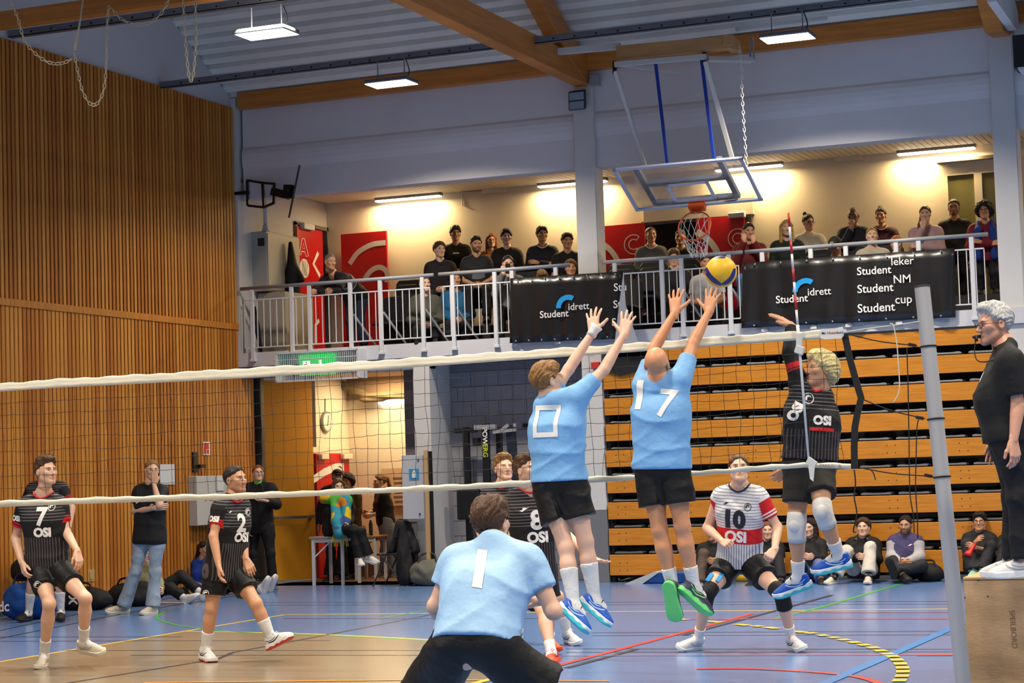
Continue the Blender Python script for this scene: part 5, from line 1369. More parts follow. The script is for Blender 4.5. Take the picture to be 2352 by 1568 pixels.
seg((1219, 124), Yh+.2, (1425, 106), Yh+.2, .09, .07, M_pw, 'roof_bar'); seg((1690, 68), Yh+.3, (1900, 42), Yh+.3, .05, .05, M_pw, 'roof_bar')
seg((1415, 148), Yh-.02, (1560, 165), Yh+.9, .05, .05, M_pw, 'stay_bar')
# dangling chain left of the lamp
def chain_links(name, label, pts, Y, size, m, cat='chain', thick=None):
    P_ = spline([PY(x, y, Y) for x, y in pts], 12); L = [0]
    for a, b in zip(P_[:-1], P_[1:]): L.append(L[-1]+np.linalg.norm(b-a))
    n = max(2, int(L[-1]/size)); mb = MB(); Pa = np.array(P_)
    for i in range(n):
        s0, s1 = L[-1]*i/n, L[-1]*(i+1.3)/n; a = V3(*[np.interp(s0, L, Pa[:, k]) for k in range(3)]); b = V3(*[np.interp(min(s1, L[-1]), L, Pa[:, k]) for k in range(3)])
        dd = nrm(b-a); e = nrm(np.cross(dd, V3(0, 1, 0.01) if i % 2 else V3(1, .3, 0.01))); c = (a+b)/2; h = np.linalg.norm(b-a)/2
        mb.tube([c+dd*h*.9*math.cos(t)+e*size*.30*math.sin(t) for t in np.linspace(0, 2*math.pi, 11)[:-1]], thick or size*.10, 5, closed=True)
    o = mb.build('links', m, None, True); r = empty(name, PY(*pts[0], Y), label, cat); put(o, r); tag(o, kind='stuff'); return r
M_ch = mat('chain_white', srgb(214, 210, 196), .6)
chain_links('chain', 'white chain hanging straight down beside the backboard', [(1699, 104), (1703, 180), (1707, 260), (1713, 350), (1716, 390)], Yh-.1, .055, M_ch)
RP = mat('rope_cream', srgb(196, 178, 146), .8)
chain_links('hanging_chain', 'cream chain looping in a deep bend in front of the slatted wall', [(170, 120), (178, 160), (188, 205), (205, 238), (222, 240), (236, 215), (243, 170), (246, 60), (250, 12)], 14.5, .042, RP)
chain_links('hanging_chain', 'cream chain sagging from the upper left edge to the rope knot', [(22, -5), (40, 40), (56, 92), (80, 122), (110, 143), (140, 146), (165, 136)], 14.5, .042, RP)
chain_links('hanging_chain', 'cream chain drooping across the brown purlin at the upper left', [(254, 16), (276, 42), (310, 56), (345, 52), (372, 28), (390, -5)], 14.5, .042, RP)
chain_links('hanging_chain', 'narrow cream chain loop hanging over the white gable', [(420, -5), (424, 60), (430, 140), (437, 190), (444, 170), (450, 90), (448, -5)], 14.5, .042, RP)
mb = MB(); mb.tube([PY(191, -5, 14.5), PY(182, 60, 14.5), PY(174, 100, 14.5), PY(171, 116, 14.5)], [.008, .008, .014, .012], 8); mb.build('climbing_rope', RP, None, True, label='thick cream rope hanging straight down at the upper left', cat='rope')

# ---- hall lamps
def lamp(x, y, Y, label, w=.64):
    c = PY(x, y, Y); o = empty('hall_lamp', c, label, 'ceiling lamp', 'hall lamps under the roof')
    mb = MB(); mb.box((c[0]-w/2, c[1]-.20, c[2]+.002), (c[0]+w/2, c[1]+.20, c[2]+.055)); mb.build('housing', mat('lamp_grey', srgb(104, 106, 112), .4, metal=.4), o, bevel=.012)
    mb = MB(); mb.box((c[0]-w/2+.012, c[1]-.19, c[2]-.006), (c[0]+w/2-.012, c[1]+.19, c[2]+.001)); mb.build('diffuser', M_lampface, o)
    for dx in (-.2, .2):
        mb = MB(); mb.tube([(c[0]+dx, c[1], c[2]+.055), (c[0]+dx, c[1], c[2]+.34)], .008, 6); mb.tube([(c[0]+dx-.04, c[1], c[2]+.06), (c[0]+dx, c[1], c[2]+.12), (c[0]+dx+.04, c[1], c[2]+.06)], .007, 6); mb.build('hanger', M_gsteel, o)
    mb = MB(); mb.tube(spline([(c[0]+.2, c[1]+.03, c[2]+.05), (c[0]+.25, c[1]+.05, c[2]+.16), (c[0]+.21, c[1]+.04, c[2]+.32)], 5), .008, 6); mb.build('cable', M_dark, o, True)
lamp(613, 79, 20.6, 'large flat hall lamp at the upper left, beneath the nearer cable tray', .66); lamp(899, 193, 24.5, 'flat hall lamp left of the middle pillar, under the eaves board'); lamp(1809, 88, 24.5, 'flat hall lamp to the right of the basketball backstop')
for X, Y in ((-6.15, 16.2), (-11.4, 16.2), (-.5, 20.5)):
    pass
# floodlight on the middle pillar
c = PY(1326, 230, 26.5); o = empty('floodlight', c, 'square dark floodlight at the top of the middle pillar', 'floodlight'); ax, az = V3(.125, 0, .0), V3(.02, -.05, .125); ay = nrm(np.cross(ax, az))*.03
mb = MB(); mb.obox(c, ax, ay, az); mb.build('housing', M_dark, o, bevel=.008)
fa = -ay if ay[1] > 0 else ay
for s_ in (-1, 1): mb = MB(); mb.obox(c+az*.48*s_+fa*1.05, ax*.86, ay*.1, az*.40); mb.build('lens', mat('flood_lens', srgb(120, 134, 146), .2, spec=.7), o)
mb = MB(); mb.bar(c-fa*1.0, V3(-9.72, 26.63, c[2]+.02), .05, .05); mb.build('bracket', M_gsteel, o)
mb = MB(); mb.box((-9.56, 26.5, 6.98), (-9.44, 26.62, 7.12)); mb.build('beam_shoe', M_gsteel, label='grey steel plate at the foot of the tie beam', cat='plate')

# ---- gallery: tube lights, doors, window, cabinet, bracket
labs = ['twin tube light on the gallery wall at the far left', 'tube light passing behind the middle pillar', 'tube light partly behind the basketball backboard', 'twin tube light above the gallery window']
for (xa, ya, xb, yb), lab in zip(((862, 459, 1012, 449), (1235, 426, 1393, 413), (1642, 388, 1797, 377), (2060, 350, 2240, 335)), labs):
    a, b = PY(xa, ya, GB-.17), PY(xb, yb, GB-.17); z = 6.04; o = empty('tube_light', ((a[0]+b[0])/2, GB-.17, z), lab, 'wall lamp', 'tube lights along the gallery wall')
    mb = MB(); mb.box((a[0], GB-.20, z+.012), (b[0], GB-.08, z+.06)); mb.build('housing', mat('lamp_housing_dark', srgb(90, 84, 78), .5), o)
    m_ = (a[0]+b[0])/2
    for q0, q1 in ((a[0]+.01, m_-.008), (m_+.008, b[0]-.01)): mb = MB(); mb.box((q0, GB-.215, z-.012), (q1, GB-.09, z+.012)); mb.build('tube', M_tube, o, bevel=.008)
for (x, y), lab in (((1133, 437), 'small white box on the gallery wall with a conduit below'), ((1946, 363), 'small white box on the gallery wall right of the backboard')):
    p = PY(x, y, GB-.04); mb = MB(); mb.box((p[0]-.19, GB-.09, p[2]-.045), (p[0]+.19, GB, p[2]+.045)); mb.box((p[0]+.17, GB-.10, p[2]-.05), (p[0]+.23, GB, p[2]+.10)); mb.build('wall_box', M_cream, bevel=.006, label=lab, cat='box')
mb = MB(); mb.tube([PY(1062, 443, GB-.02), PY(1062, 472, GB-.02), PY(1074, 478, GB-.02)], .012, 6); mb.tube([PY(1062, 443, GB-.02), PY(1112, 440, GB-.02)], .012, 6); mb.build('conduit', M_cream, label='thin cream conduit bent down the gallery wall', cat='pipe')
# door A: fixed leaf in the end wall, other leaf swung open against the back wall
XE = XL+.06
dA = empty('door_leaf', (XE, 28.7, 3.5), 'red door leaf with outlined letter A at the left end of the gallery', 'door')
y0, y1, zd0, zd1 = PX(678, 600, XE)[1], PX(737, 600, XE)[1], 3.48, 5.62
mb = MB(); mb.box((XE, y0, zd0), (XE+.045, y1, zd1)); mb.build('leaf', M_red, dA, bevel=.004)
XT = XE+.048
def stroke(P2, w, to, parent, m=M_wprint, name='white_stripe', closed=False):
    vs = []; fs = []; n = len(P2)
    for i, p in enumerate(P2):
        if closed: t = P2[(i+1) % n]-P2[i-1]
        else: t = P2[min(i+1, n-1)]-P2[max(i-1, 0)]
        t = t/np.linalg.norm(t); nn = np.array([-t[1], t[0]])*w/2; vs += [to(p+nn), to(p-nn)]
        if i: fs.append((2*i-2, 2*i-1, 2*i+1, 2*i))
    if closed: fs.append((2*n-2, 2*n-1, 1, 0))
    me = bpy.data.meshes.new(name); me.from_pydata([tuple(v) for v in vs], [], fs); me.materials.append(m); return link_mesh(name, me, parent)
def toA(p): return V3(XT, p[0], p[1])
def pxA(*pts): return [np.array([PX(x, y, XT)[1], PX(x, y, XT)[2]]) for x, y in pts]
stroke(pxA((687.5, 585), (694, 547.5), (699, 547.5), (709, 588.5), (703, 588), (700, 578), (693, 577), (691, 585)), .018, toA, dA, closed=True, name='letter_outline'); stroke(pxA((695, 570), (697, 558), (700, 571)), .012, toA, dA, name='letter_outline', closed=True)
cc = pxA((699.5, 616))[0]; ew, eh = .16, .155
vs = [V3(XT, cc[0]+ew*math.cos(t), cc[1]+eh*math.sin(t)) for t in np.linspace(0, 2*math.pi, 25)[:-1]]; me = bpy.data.meshes.new('round_emblem'); me.from_pydata([tuple(v) for v in vs], [], [tuple(range(24))]); me.materials.append(M_wprint); em = link_mesh('round_emblem', me, dA)
XT2 = XT+.002
for k in range(5): stroke([cc+np.array([-.09+.045*k+.02*math.sin(3*s_+k), -.12+.24*s_]) for s_ in np.linspace(0, 1, 8)], .012, lambda p: V3(XT2, p[0], p[1]), em, mat('print_grey', srgb(120, 110, 104), .6), 'emblem_line')
stroke(pxA((731, 580), (720, 606), (735, 634)), .07, toA, dA); stroke(pxA((733, 735), (725, 746), (725, 790)), .07, toA, dA)
mb = MB(); p = PX(695, 519, XE); mb.box((XE+.02, p[1]-.16, 5.58), (XE+.12, p[1]+.20, 5.68)); mb.build('closer', M_wsteel, dA, bevel=.01)
mb = MB(); mb.box((XL, 28.36, 3.47), (XL+.09, 28.42, 5.68)); mb.box((XL, 28.36, 5.64), (XL+.09, 29.48, 5.70)); mb.box((XL, 29.44, 3.47), (XL+.09, 29.48, 5.7)); mb.build('trim_4', mat('frame_taupe', srgb(120, 112, 104), .5), kind='structure', label='steel frame round gallery door A')
dB = empty('door_leaf', (-14.7, GB-.1, 3.5), 'red door leaf with white arcs swung open against the gallery wall', 'door')
YD = GB-.12; xa, xb = PY(784, 600, YD)[0], PY(889, 600, YD)[0]; zz = PY(880, 530, YD)[2]
mb = MB(); mb.box((xa, YD, 3.5), (xb, YD+.045, zz)); mb.build('leaf', M_red, dB, bevel=.004)
def toY(p): return V3(p[0], YD-.003, p[1])
def pxY(Y, pts): return [np.array([PY(x, y, Y)[0], PY(x, y, Y)[2]]) for x, y in pts]
stroke([q_[:2] for q_ in spline(pxY(YD, [(803, 606), (820, 582), (838, 569), (860, 560), (886, 557)]), 5)], .085, toY, dB); stroke([q_[:2] for q_ in spline(pxY(YD, [(838, 640), (850, 624), (864, 615), (878, 615), (889, 626), (889, 648)]), 5)], .085, toY, dB)
# door C
YC = GB-.10
dC = empty('door_leaf', (-10.2, YC, 3.5), 'red door leaf with outlined letter C just right of the middle pillar', 'door')
xa, xb = PY(1383, 560, YC)[0], PY(1482, 560, YC)[0]; mb = MB(); mb.box((xa, YC, 3.5), (xb, YC+.045, PY(1430, 515, YC)[2])); mb.build('leaf', M_red, dC, bevel=.004)
def carc(c, r, w, Y, parent, a0=50, a1=310):
    P_ = PY(*c, Y); u = PXL(P_)*1.03
    for rr in (r, r*.52): stroke([np.array([P_[0]+rr*u*math.cos(math.radians(a)), P_[2]+rr*u*math.sin(math.radians(a))]) for a in np.linspace(a0, a1, 28)], .014, lambda p: V3(p[0], Y, p[1]), parent, name='letter_outline')
    for a in (a0, a1): stroke([np.array([P_[0]+rr*u*math.cos(math.radians(a)), P_[2]+rr*u*math.sin(math.radians(a))]) for rr in (r, r*.52)], .014, lambda p: V3(p[0], Y, p[1]), parent, name='letter_outline')
carc((1455, 561), 21.5, .014, YC-.003, dC)
stroke([q_[:2] for q_ in spline(pxY(YC, [(1386, 561), (1402, 574), (1415, 592), (1423, 612)]), 5)], .085, lambda p: V3(p[0], YC-.003, p[1]), dC)
dD = empty('door_leaf', (-8.6, YC, 3.5), 'red door leaf with letter C behind the hoop net, closer at its top', 'door')
xa, xb = PY(1600, 560, YC)[0], PY(1712, 560, YC)[0]; mb = MB(); mb.box((xa, YC, 3.5), (xb, YC+.045, PY(1660, 497, YC)[2])); mb.build('leaf', M_red, dD, bevel=.004)
carc((1694, 547), 21.5, .014, YC-.003, dD); stroke([q_[:2] for q_ in spline(pxY(YC, [(1600, 532), (1622, 546), (1640, 566), (1652, 590)]), 5)], .10, lambda p: V3(p[0], YC-.003, p[1]), dD)
p = PY(1692, 494, YC-.06); mb = MB(); mb.box((p[0]-.13, YC-.09, p[2]-.04), (p[0]+.13, YC-.002, p[2]+.04)); mb.build('closer', M_wsteel, dD, bevel=.008)
mb = MB(); xa, xb = PY(1480, 560, YC)[0], PY(1603, 560, YC)[0]; zt_ = PY(1540, 512, YC)[2]; mb.box((xa, GB-.02, 3.47), (xb, GB-.01, zt_)); mb.build('door_3', mat('doorway_shade', srgb(20, 16, 18), .9), kind='structure', label='dark doorway between the two red leaves')  # wall is closed here; the opening's shade is put into this panel's colour
mb = MB(); xe = PY(1724, 490, YC)[0]; mb.box((xa-.05, GB-.06, zt_), (xe, GB-.0, zt_+.06)); mb.box((xe-.06, GB-.06, 3.47), (xe, GB, zt_)); mb.build('trim_5', mat('frame_taupe', ()), kind='structure', label='frame of gallery door C')
mb = MB(); a_ = PY(1482, 478, GB)[0]; b_ = PY(1732, 458, GB)[0]; mb.box((a_, GB-.10, PY(1490, 512, GB)[2]), (b_, GB, PY(1490, 474, GB)[2])); mb.build('trim_6', M_cream, kind='structure', label='cream boxing above gallery door C')
# window at the right end
wx = [PY(x, 450, GB-.05)[0] for x in (2163, 2178, 2239, 2257, 2300, 2316)]; wz1 = PY(2200, 372, GB-.05)[2]; wz2 = PY(2200, 402, GB-.05)[2]
wn = empty('window_1', (wx[0], GB, 3.5), kind='structure'); M_wf = mat('window_cream', srgb(226, 216, 190), .5)
mb = MB(); mb.box((wx[0], GB-.06, 3.5), (wx[1], GB-.001, wz2)); mb.box((wx[2], GB-.06, 3.5), (wx[3], GB-.001, wz2)); mb.box((wx[0], GB-.06, wz2), (wx[5], GB-.001, wz1)); mb.box((wx[4], GB-.06, 3.5), (wx[5], GB-.001, wz2)); mb.build('frame', M_wf, wn)
mb = MB(); mb.box((wx[0]-.05, GB-.14, wz1+.002), (wx[5], GB-.001, wz1+.05)); mb.build('sun_blind_case', mat('blind_grey', srgb(150, 136, 116), .5), wn)
M_pane = mat('dusk_pane', srgb(120, 116, 70), .12, spec=.6)
for a_, b_ in ((wx[1], wx[2]), (wx[3], wx[4])): mb = MB(); mb.box((a_, GB-.03, 3.5), (b_, GB-.02, wz2)); mb.build('pane', M_pane, wn)
# control cabinet, jacket, folded things at the left end
def xyz(x, y, Y): return PY(x, y, Y)
cA = empty('control_cabinet', (XL+.4, 27.1, 3.47), 'tall grey control cabinet at the left end of the gallery', 'cabinet')
M_cab = mat('cabinet_grey', srgb(168, 168, 158), .45)
x0c = XL+.28; xb = PY(612, 600, 27.0)[0]; xc_ = PY(612, 600, 27.0)[0]
Yc0 = 27.0; xl = PY(575, 600, Yc0)[0]; xr = PY(613, 600, Yc0)[0]; zc = PY(600, 531, Yc0)[2]; zc0 = PY(600, 668, Yc0)[2]
mb = MB(); mb.box((xl, Yc0, zc0), (xr, Yc0+1.05, zc)); mb.build('body', M_cab, cA, bevel=.006)
mb = MB(); p = PY(600, 556, Yc0); mb.box((p[0]-.055, Yc0-.012, p[2]-.06), (p[0]+.055, Yc0, p[2]+.06)); mb.build('socket', M_dark, cA)
mb = MB(); mb.box((xr, Yc0+.02, zc0+.02), (xr+.015, Yc0+1.03, zc-.03)); mb.build('door', mat('cabinet_beige', srgb(186, 180, 164), .45), cA, bevel=.004)
mb = MB(); mb.tube([(xl+.25, Yc0+.05, zc), (xl+.25, Yc0+.05, 5.95), (xl+.25, Yc0+.05, 7.0)], .03, 8); mb.lathe([(.06, 0), (.035, .1)], (xl+.25, Yc0+.05, zc)); mb.build('conduit', mat('conduit_white', srgb(180, 182, 188), .5), cA, True)
mb = MB(); mb.box((max(xl+.02, XL+.07), Yc0+.1, 3.47), (xr+.25, Yc0+1.0, zc0-.02)); mb.build('low_cupboard', mat('cupboard_beige', srgb(170, 160, 142), .5), bevel=.01, label='low beige cupboard under the control cabinet behind the railing', cat='cupboard')
jk = PY(672, 640, 27.6); F = Field(jk-V3(.25, .2, .95), jk+V3(.25, .2, .75), .018); F.cone(jk+V3(-.02, 0, .55), jk+V3(0, 0, .1), .03, .11, .03); F.cone(jk+V3(0, 0, .1), jk+V3(.0, 0, -.75), .12, .14, .05); F.cone(jk+V3(.02, 0, .2), jk+V3(.15, 0, -.02), .06, .05, .03)
F.disp(lambda x, y, z: .008*np.sin(38*x+3*z)); v, q = F.mesh(); tag(link_mesh('hanging_jacket', np_mesh('hanging_jacket', v, q, C('black_jacket', 22, 22, 26))), 'long black jacket hanging beside the red door A', 'jacket')
mb = MB(); mb.tube([PY(582, 705, 26.9), PY(590, 750, 26.85), PY(600, 808, 26.8)], [.04, .05, .025], 8); mb.build('folded_umbrella', C('navy_cloth', 30, 32, 44), None, True, label='folded dark umbrella leaning behind the left railing', cat='umbrella')
# wall bracket for a screen with the screen edge-on
br = empty('screen_bracket', PY(620, 440, 26.9), 'black swivel bracket with a screen mount seen edge-on beside the slatted wall', 'bracket')
def bar_px(a, Ya, b, Yb_, w, h, name): mb = MB(); mb.bar(PY(*a, Ya), PY(*b, Yb_), w, h, (0, 1, 0)); return mb.build(name, M_dark, br)
for a, b in (((568, 414), (569, 472)), ((568, 414), (604, 420)), ((569, 472), (606, 476)), ((603, 420), (606, 476)), ((630, 422), (629, 466)), ((604, 420), (630, 422)), ((606, 476), (629, 466))): bar_px(a, 26.62, b, 26.62 if a[0] < 604 and b[0] < 608 else 26.5, .035, .03, 'frame_bar')
mb = MB(); p_ = PY(568, 442, 26.62); mb.box((XL-.01, 26.60, p_[2]-.025), (p_[0]+.02, 26.66, p_[2]+.025)); mb.build('wall_plate', M_dark, br)
bar_px((628, 440), 26.5, (660, 448), 26.3, .12, .10, 'swivel_arm'); mb = MB(); q0, q1 = PY(688, 380, 26.2), PY(664, 498, 26.25); mb.bar(q0, q1, .03, .42, nrm((q0+q1)/2-CAMP)); mb.build('screen_plate', M_dark, br); bar_px((655, 440), 26.28, (672, 440), 26.25, .2, .1, 'tilt_head')

# ---- exit sign in its cage on the gallery edge
ex = empty('exit_sign', PY(726, 826, WY-.15), 'green lit exit sign in a white wire cage above the opening', 'exit sign')
a, b = PY(686, 816, WY-.12), PY(764, 811, WY-.12); z1 = a[2]; z0 = z1-.30
M_green = mat('exit_green', srgb(10, 150, 60), .5, emit=srgb(20, 220, 90), estr=.75); mb = MB(); mb.box((a[0], WY-.12, z0), (b[0], WY-.02, z1)); mb.build('panel', M_green, ex)
M_gw = mat('exit_white', (1, 1, 1), .5, emit=(1, 1, 1), estr=1.3); yE = WY-.123; wE = b[0]-a[0]
def poly(name, pts, m=M_gw): me = bpy.data.meshes.new(name); me.from_pydata([(a[0]+wE*u, yE-(0 if m is M_gw else .002), z0+(z1-z0)*w) for u, w in pts], [], [tuple(range(len(pts)))]); me.materials.append(m); return link_mesh(name, me, ex)
poly('doorway_symbol', [(.11, .14), (.33, .14), (.33, .70), (.11, .70)])
for nm, pts in (('runner_symbol', [(.20, .60), (.25, .60), (.25, .66), (.20, .66)]), ('runner_symbol', [(.17, .36), (.27, .40), (.25, .58), (.19, .54)]), ('runner_symbol', [(.13, .16), (.17, .16), (.22, .38), (.17, .38)]), ('runner_symbol', [(.24, .16), (.28, .16), (.27, .40), (.22, .38)]), ('runner_symbol', [(.13, .46), (.20, .54), (.19, .57), (.12, .49)])): poly(nm, pts, mat('exit_green_dark', srgb(8, 110, 50), .5))
poly('arrow_symbol', [(.60, .72), (.68, .72), (.68, .40), (.60, .40)]); poly('arrow_symbol', [(.50, .42), (.78, .42), (.64, .14)])
ca, cb = PY(634, 812, WY-.28), PY(822, 803, WY-.28); mb = MB(); zc1, zc0_ = ca[2], ca[2]-.42
for u in np.linspace(0, 1, 44): x = ca[0]+(cb[0]-ca[0])*u; mb.tube([(x, WY-.28, zc0_), (x, WY-.28, zc1)], .004, 4, False)
for w in np.linspace(0, 1, 5): z = zc0_+(zc1-zc0_)*w; mb.tube([(ca[0], WY-.28, z), (cb[0], WY-.28, z)], .006, 4, False)
mb.build('cage_wires', M_wsteel, ex, kind='stuff')
mb = MB()
for x in (ca[0], cb[0]): mb.box((x-.015, WY-.29, zc0_), (x+.015, WY-.02, zc1))
mb.box((ca[0], WY-.29, zc1-.012), (cb[0], WY-.02, zc1+.012)); mb.box((ca[0], WY-.29, zc0_-.012), (cb[0], WY-.27, zc0_+.012)); mb.build('cage_frame', M_wsteel, ex)

# ---- things on the slatted wall and by the opening
def wall_plate(name, x0, y0, x1, y1, m, label, cat, off=.02, th=.006):
    p, q_ = PX(x0, y0, XL+off), PX(x1, y1, XL+off); mb = MB(); mb.box((XL+off, p[1], q_[2]), (XL+off+th, q_[1], p[2])); return mb.build(name, m, label=label, cat=cat)
M_paper = mat('paper_white', srgb(216, 216, 214), .8)
wall_plate('paper_sheet', 366, 1066, 401, 1112, M_paper, 'blank white paper sheet taped to the slatted wall beside the coach', 'paper')
wall_plate('paper_sheet', 496, 1092, 514, 1126, M_paper, 'printed sheet on the grey box behind number 2', 'paper', off=.17)
fs_ = wall_plate('fire_sign', 466, 1014, 482, 1045, M_wprint, 'small red and white fire sign on the slatted wall', 'sign')
p, q_ = PX(468, 1017, XL+.028), PX(480, 1042, XL+.028); M_fr = mat('sign_red', srgb(206, 50, 44), .5); mb = MB(); mb.box((XL+.026, p[1], p[2]-.09), (XL+.029, q_[1], p[2])); mb.box((XL+.026, p[1], q_[2]), (XL+.029, (p[1]+q_[1])/2-.01, q_[2]+.07)); mb.box((XL+.026, (p[1]+q_[1])/2+.01, q_[2]), (XL+.029, q_[1], q_[2]+.06)); mb.build('red_fields', M_fr, fs_)
eb = empty('wall_box', PX(505, 1200, XL), 'grey white hose cabinet on the slatted wall behind number 2', 'cabinet'); p, q_ = PX(452, 1093, XL+.16), PX(545, 1201, XL+.16)
mb = MB(); mb.box((XL+.013, p[1], q_[2]), (XL+.16, q_[1], p[2])); mb.build('case', mat('case_grey', srgb(196, 196, 190), .5), eb, bevel=.008)
mb = MB()
for dx in (0, .12): mb.box((XL+.16, p[1]+.20+dx, p[2]-.36), (XL+.163, p[1]+.26+dx*1.4, p[2]-.30))
mb.build('red_marks', M_fr, eb)
mb = MB(); p, q_ = PX(443, 1038, XL+.03), PX(455, 1084, XL+.03); mb.box((XL+.012, p[1], q_[2]), (XL+.04, q_[1], p[2])); mb.box((XL+.04, q_[1]-.02, q_[2]+.06), (XL+.09, q_[1]+.13, q_[2]+.11)); mb.build('door_handle_plate', M_dark, label='dark latch plate with handle on the slatted wall', cat='latch')
p, q_ = PX(201, 1308, XL+.013), PX(217, 1334, XL+.013); mb = MB(); mb.box((XL+.013, p[1], q_[2]), (XL+.02, q_[1], p[2])); mb.box((XL+.02, p[1]+.03, q_[2]+.03), (XL+.03, p[1]+.10, p[2]-.03)); mb.build('wall_socket', mat('socket_cream', srgb(196, 160, 104), .5), label='cream floor socket low on the slatted wall', cat='socket')
# mustard door leaf swung into the opening
y0 = 27.22; xa = PY(586, 1000, y0)[0]; y1 = 28.15; xb = PY(719, 1000, y1)[0]
ml = empty('door_leaf', (xa, y0, 0), 'wide mustard door leaf with steel push bar standing open', 'door')
dv = nrm(V3(xb-xa, y1-y0, 0)); nv = V3(-dv[1], dv[0], 0); Lw = math.hypot(xb-xa, y1-y0); zt_ = PY(586, 873, y0)[2]
mb = MB(); mb.obox(V3(xa, y0, (zt_+.02)/2)+dv*Lw/2+nv*.025, dv*Lw/2, nv*.022, V3(0, 0, (zt_-.02)/2)); mb.build('leaf', M_mustard, ml, bevel=.004)
pz = PY(690, 1187, 27.9)[2]; mb = MB(); mb.bar(V3(xa, y0, pz)+dv*.25-nv*.06, V3(xa, y0, pz)+dv*(Lw-.06)-nv*.06, .04, .04); mb.bar(V3(xa, y0, pz)+dv*(Lw-.08)-nv*.06, V3(xa, y0, pz)+dv*(Lw-.08), .05, .05); mb.bar(V3(xa, y0, pz)+dv*.27-nv*.06, V3(xa, y0, pz)+dv*.27, .05, .05); mb.build('push_bar', M_steel, ml)
# red door in the back room, clock, posters, lamp, sagging cloth
xr0 = RX+.01; p, q_ = PX(722, 1041, RX+.02), PX(798, 1038, RX+.02)
rd = empty('door_leaf', (RX, (p[1]+q_[1])/2, 0), 'red door with a white band on the left wall of the back room', 'door'); mb = MB(); mb.box((RX+.005, p[1], 0.01), (RX+.05, q_[1], p[2])); mb.build('leaf', M_red, rd, bevel=.004)
def toR(p): return V3(RX+.053, p[0], p[1])
stroke([np.array([PX(x, y, RX+.053)[1], PX(x, y, RX+.053)[2]]) for x, y in ((720, 1101), (745, 1084), (772, 1072), (790, 1072))], .12, toR, rd)
stroke([np.array([PX(778+9*math.sin(t), 1082-11*math.cos(t), RX+.053)[1], PX(778+9*math.sin(t), 1082-11*math.cos(t), RX+.053)[2]]) for t in np.linspace(0, math.pi, 10)], .02, toR, rd, name='letter_outline')
mb = MB(); mb.box((RX+.05, p[1]+.05, p[2]-.10), (RX+.13, p[1]+.3, p[2]-.01)); mb.box((RX+.05, q_[1]-.32, p[2]-.10), (RX+.13, q_[1]-.02, p[2]-.01)); mb.build('closer', M_cream, rd, bevel=.01)
mb = MB(); mb.box((RX, p[1]-.06, p[2]), (RX+.03, q_[1]+.05, p[2]+.10)); mb.build('trim_7', M_cream, kind='structure')
cl = PX(750, 968, RX+.03); ck = empty('wall_clock', cl, 'round wall clock on the cream wall of the back room', 'clock')
def disc(name, r, x0, x1, m, parent): mb = MB(); mb.tube([cl*V3(0, 1, 1)+V3(x0, 0, 0), cl*V3(0, 1, 1)+V3(x1, 0, 0)], r, 28); return mb.build(name, m, parent, 'auto')
disc('case', .165, RX, RX+.05, mat('clock_case', srgb(150, 146, 138), .4, metal=.4), ck); disc('dial', .142, RX+.05, RX+.053, mat('clock_dial', srgb(226, 218, 200), .6), ck)
mb = MB(); c_ = cl*V3(0, 1, 1)+V3(RX+.056, 0, 0); mb.bar(c_, c_+V3(0, .02, .10), .006, .012, (1, 0, 0)); mb.bar(c_, c_+V3(0, -.02, -.07), .006, .014, (1, 0, 0)); mb.build('hands', M_dark, ck)
mb = MB(); mb.tube([cl*V3(0, 1, 1)+V3(RX+.01, 0, .165), PX(747, 915, RX+.01)], .006, 6); mb.build('cable', M_dark, ck)
p, q_ = PY(870, 927, RY-.1), PY(946, 923, RY-.1); mb = MB(); mb.box((p[0], RY-.12, p[2]-.01), (q_[0], RY-.02, p[2]+.05)); mb.build('tube_light', M_tube, label='bright tube light high on the back wall of the back room', cat='wall lamp')
mb = MB(); p, q_ = PY(785, 865, 29.5), PY(950, 912, 29.5); mb.box((p[0], 29.5, q_[2]), (q_[0]+.3, RY, 3.2)); mb.build('wall_soffit', mat('soffit_brown', srgb(160, 132, 100), .8), kind='structure')
F = Field(PY(780, 935, 29.3)-V3(.1, .3, .1), PY(950, 870, 29.3)+V3(.2, .3, .3), .02); a_, b_, c_ = PY(790, 884, 29.35), PY(840, 912, 29.35), PY(945, 906, 29.35); F.cone(a_, b_, .06, .09, .05); F.cone(b_, c_, .09, .05, .05); F.disp(lambda x, y, z: .012*np.sin(70*z+8*x)); v, q = F.mesh(); tag(link_mesh('sagging_cloth', np_mesh('sagging_cloth', v, q, C('khaki_cloth', 112, 96, 70))), 'khaki cloth sagging under the soffit of the back room', 'cloth')
def poster(x0, y0, x1, y1, Y, label, m=M_paper): p, q_ = PY(x0, y0, Y), PY(x1, y1, Y); mb = MB(); mb.box((p[0], Y, q_[2]), (q_[0], Y+.006, p[2])); return mb.build('notice_sheet', m, label=label, cat='poster')
poster(876, 1076, 936, 1146, RY-.02, 'crumpled pale notice on the back wall of the back room', mat('notice_tan', srgb(206, 176, 146), .8))
n2 = poster(898, 1076, 934, 1160, RY-.06, 'tan price list with coloured heading beside the white board', mat('notice_tan', ()))
p = PY(902, 1086, RY-.065); mb = MB(); 
for i in range(6): mb.box((p[0]+.02*(i % 2), RY-.064, p[2]-.10-.075*i), (p[0]+.24-.03*(i % 3), RY-.061, p[2]-.07-.075*i))
mb.build('text_lines', mat('print_brown', srgb(120, 96, 76), .7), n2)
wb = empty('notice_board', PY(950, 1190, 26.3), 'white board with blue poster leaning at the edge of the opening', 'board'); p, q_ = PY(922, 1046, 26.3), PY(975, 1191, 26.3)
mb = MB(); mb.box((p[0], 26.3, q_[2]), (q_[0], 26.34, p[2])); mb.build('panel', mat('board_white', srgb(196, 198, 204), .5), wb, bevel=.003)
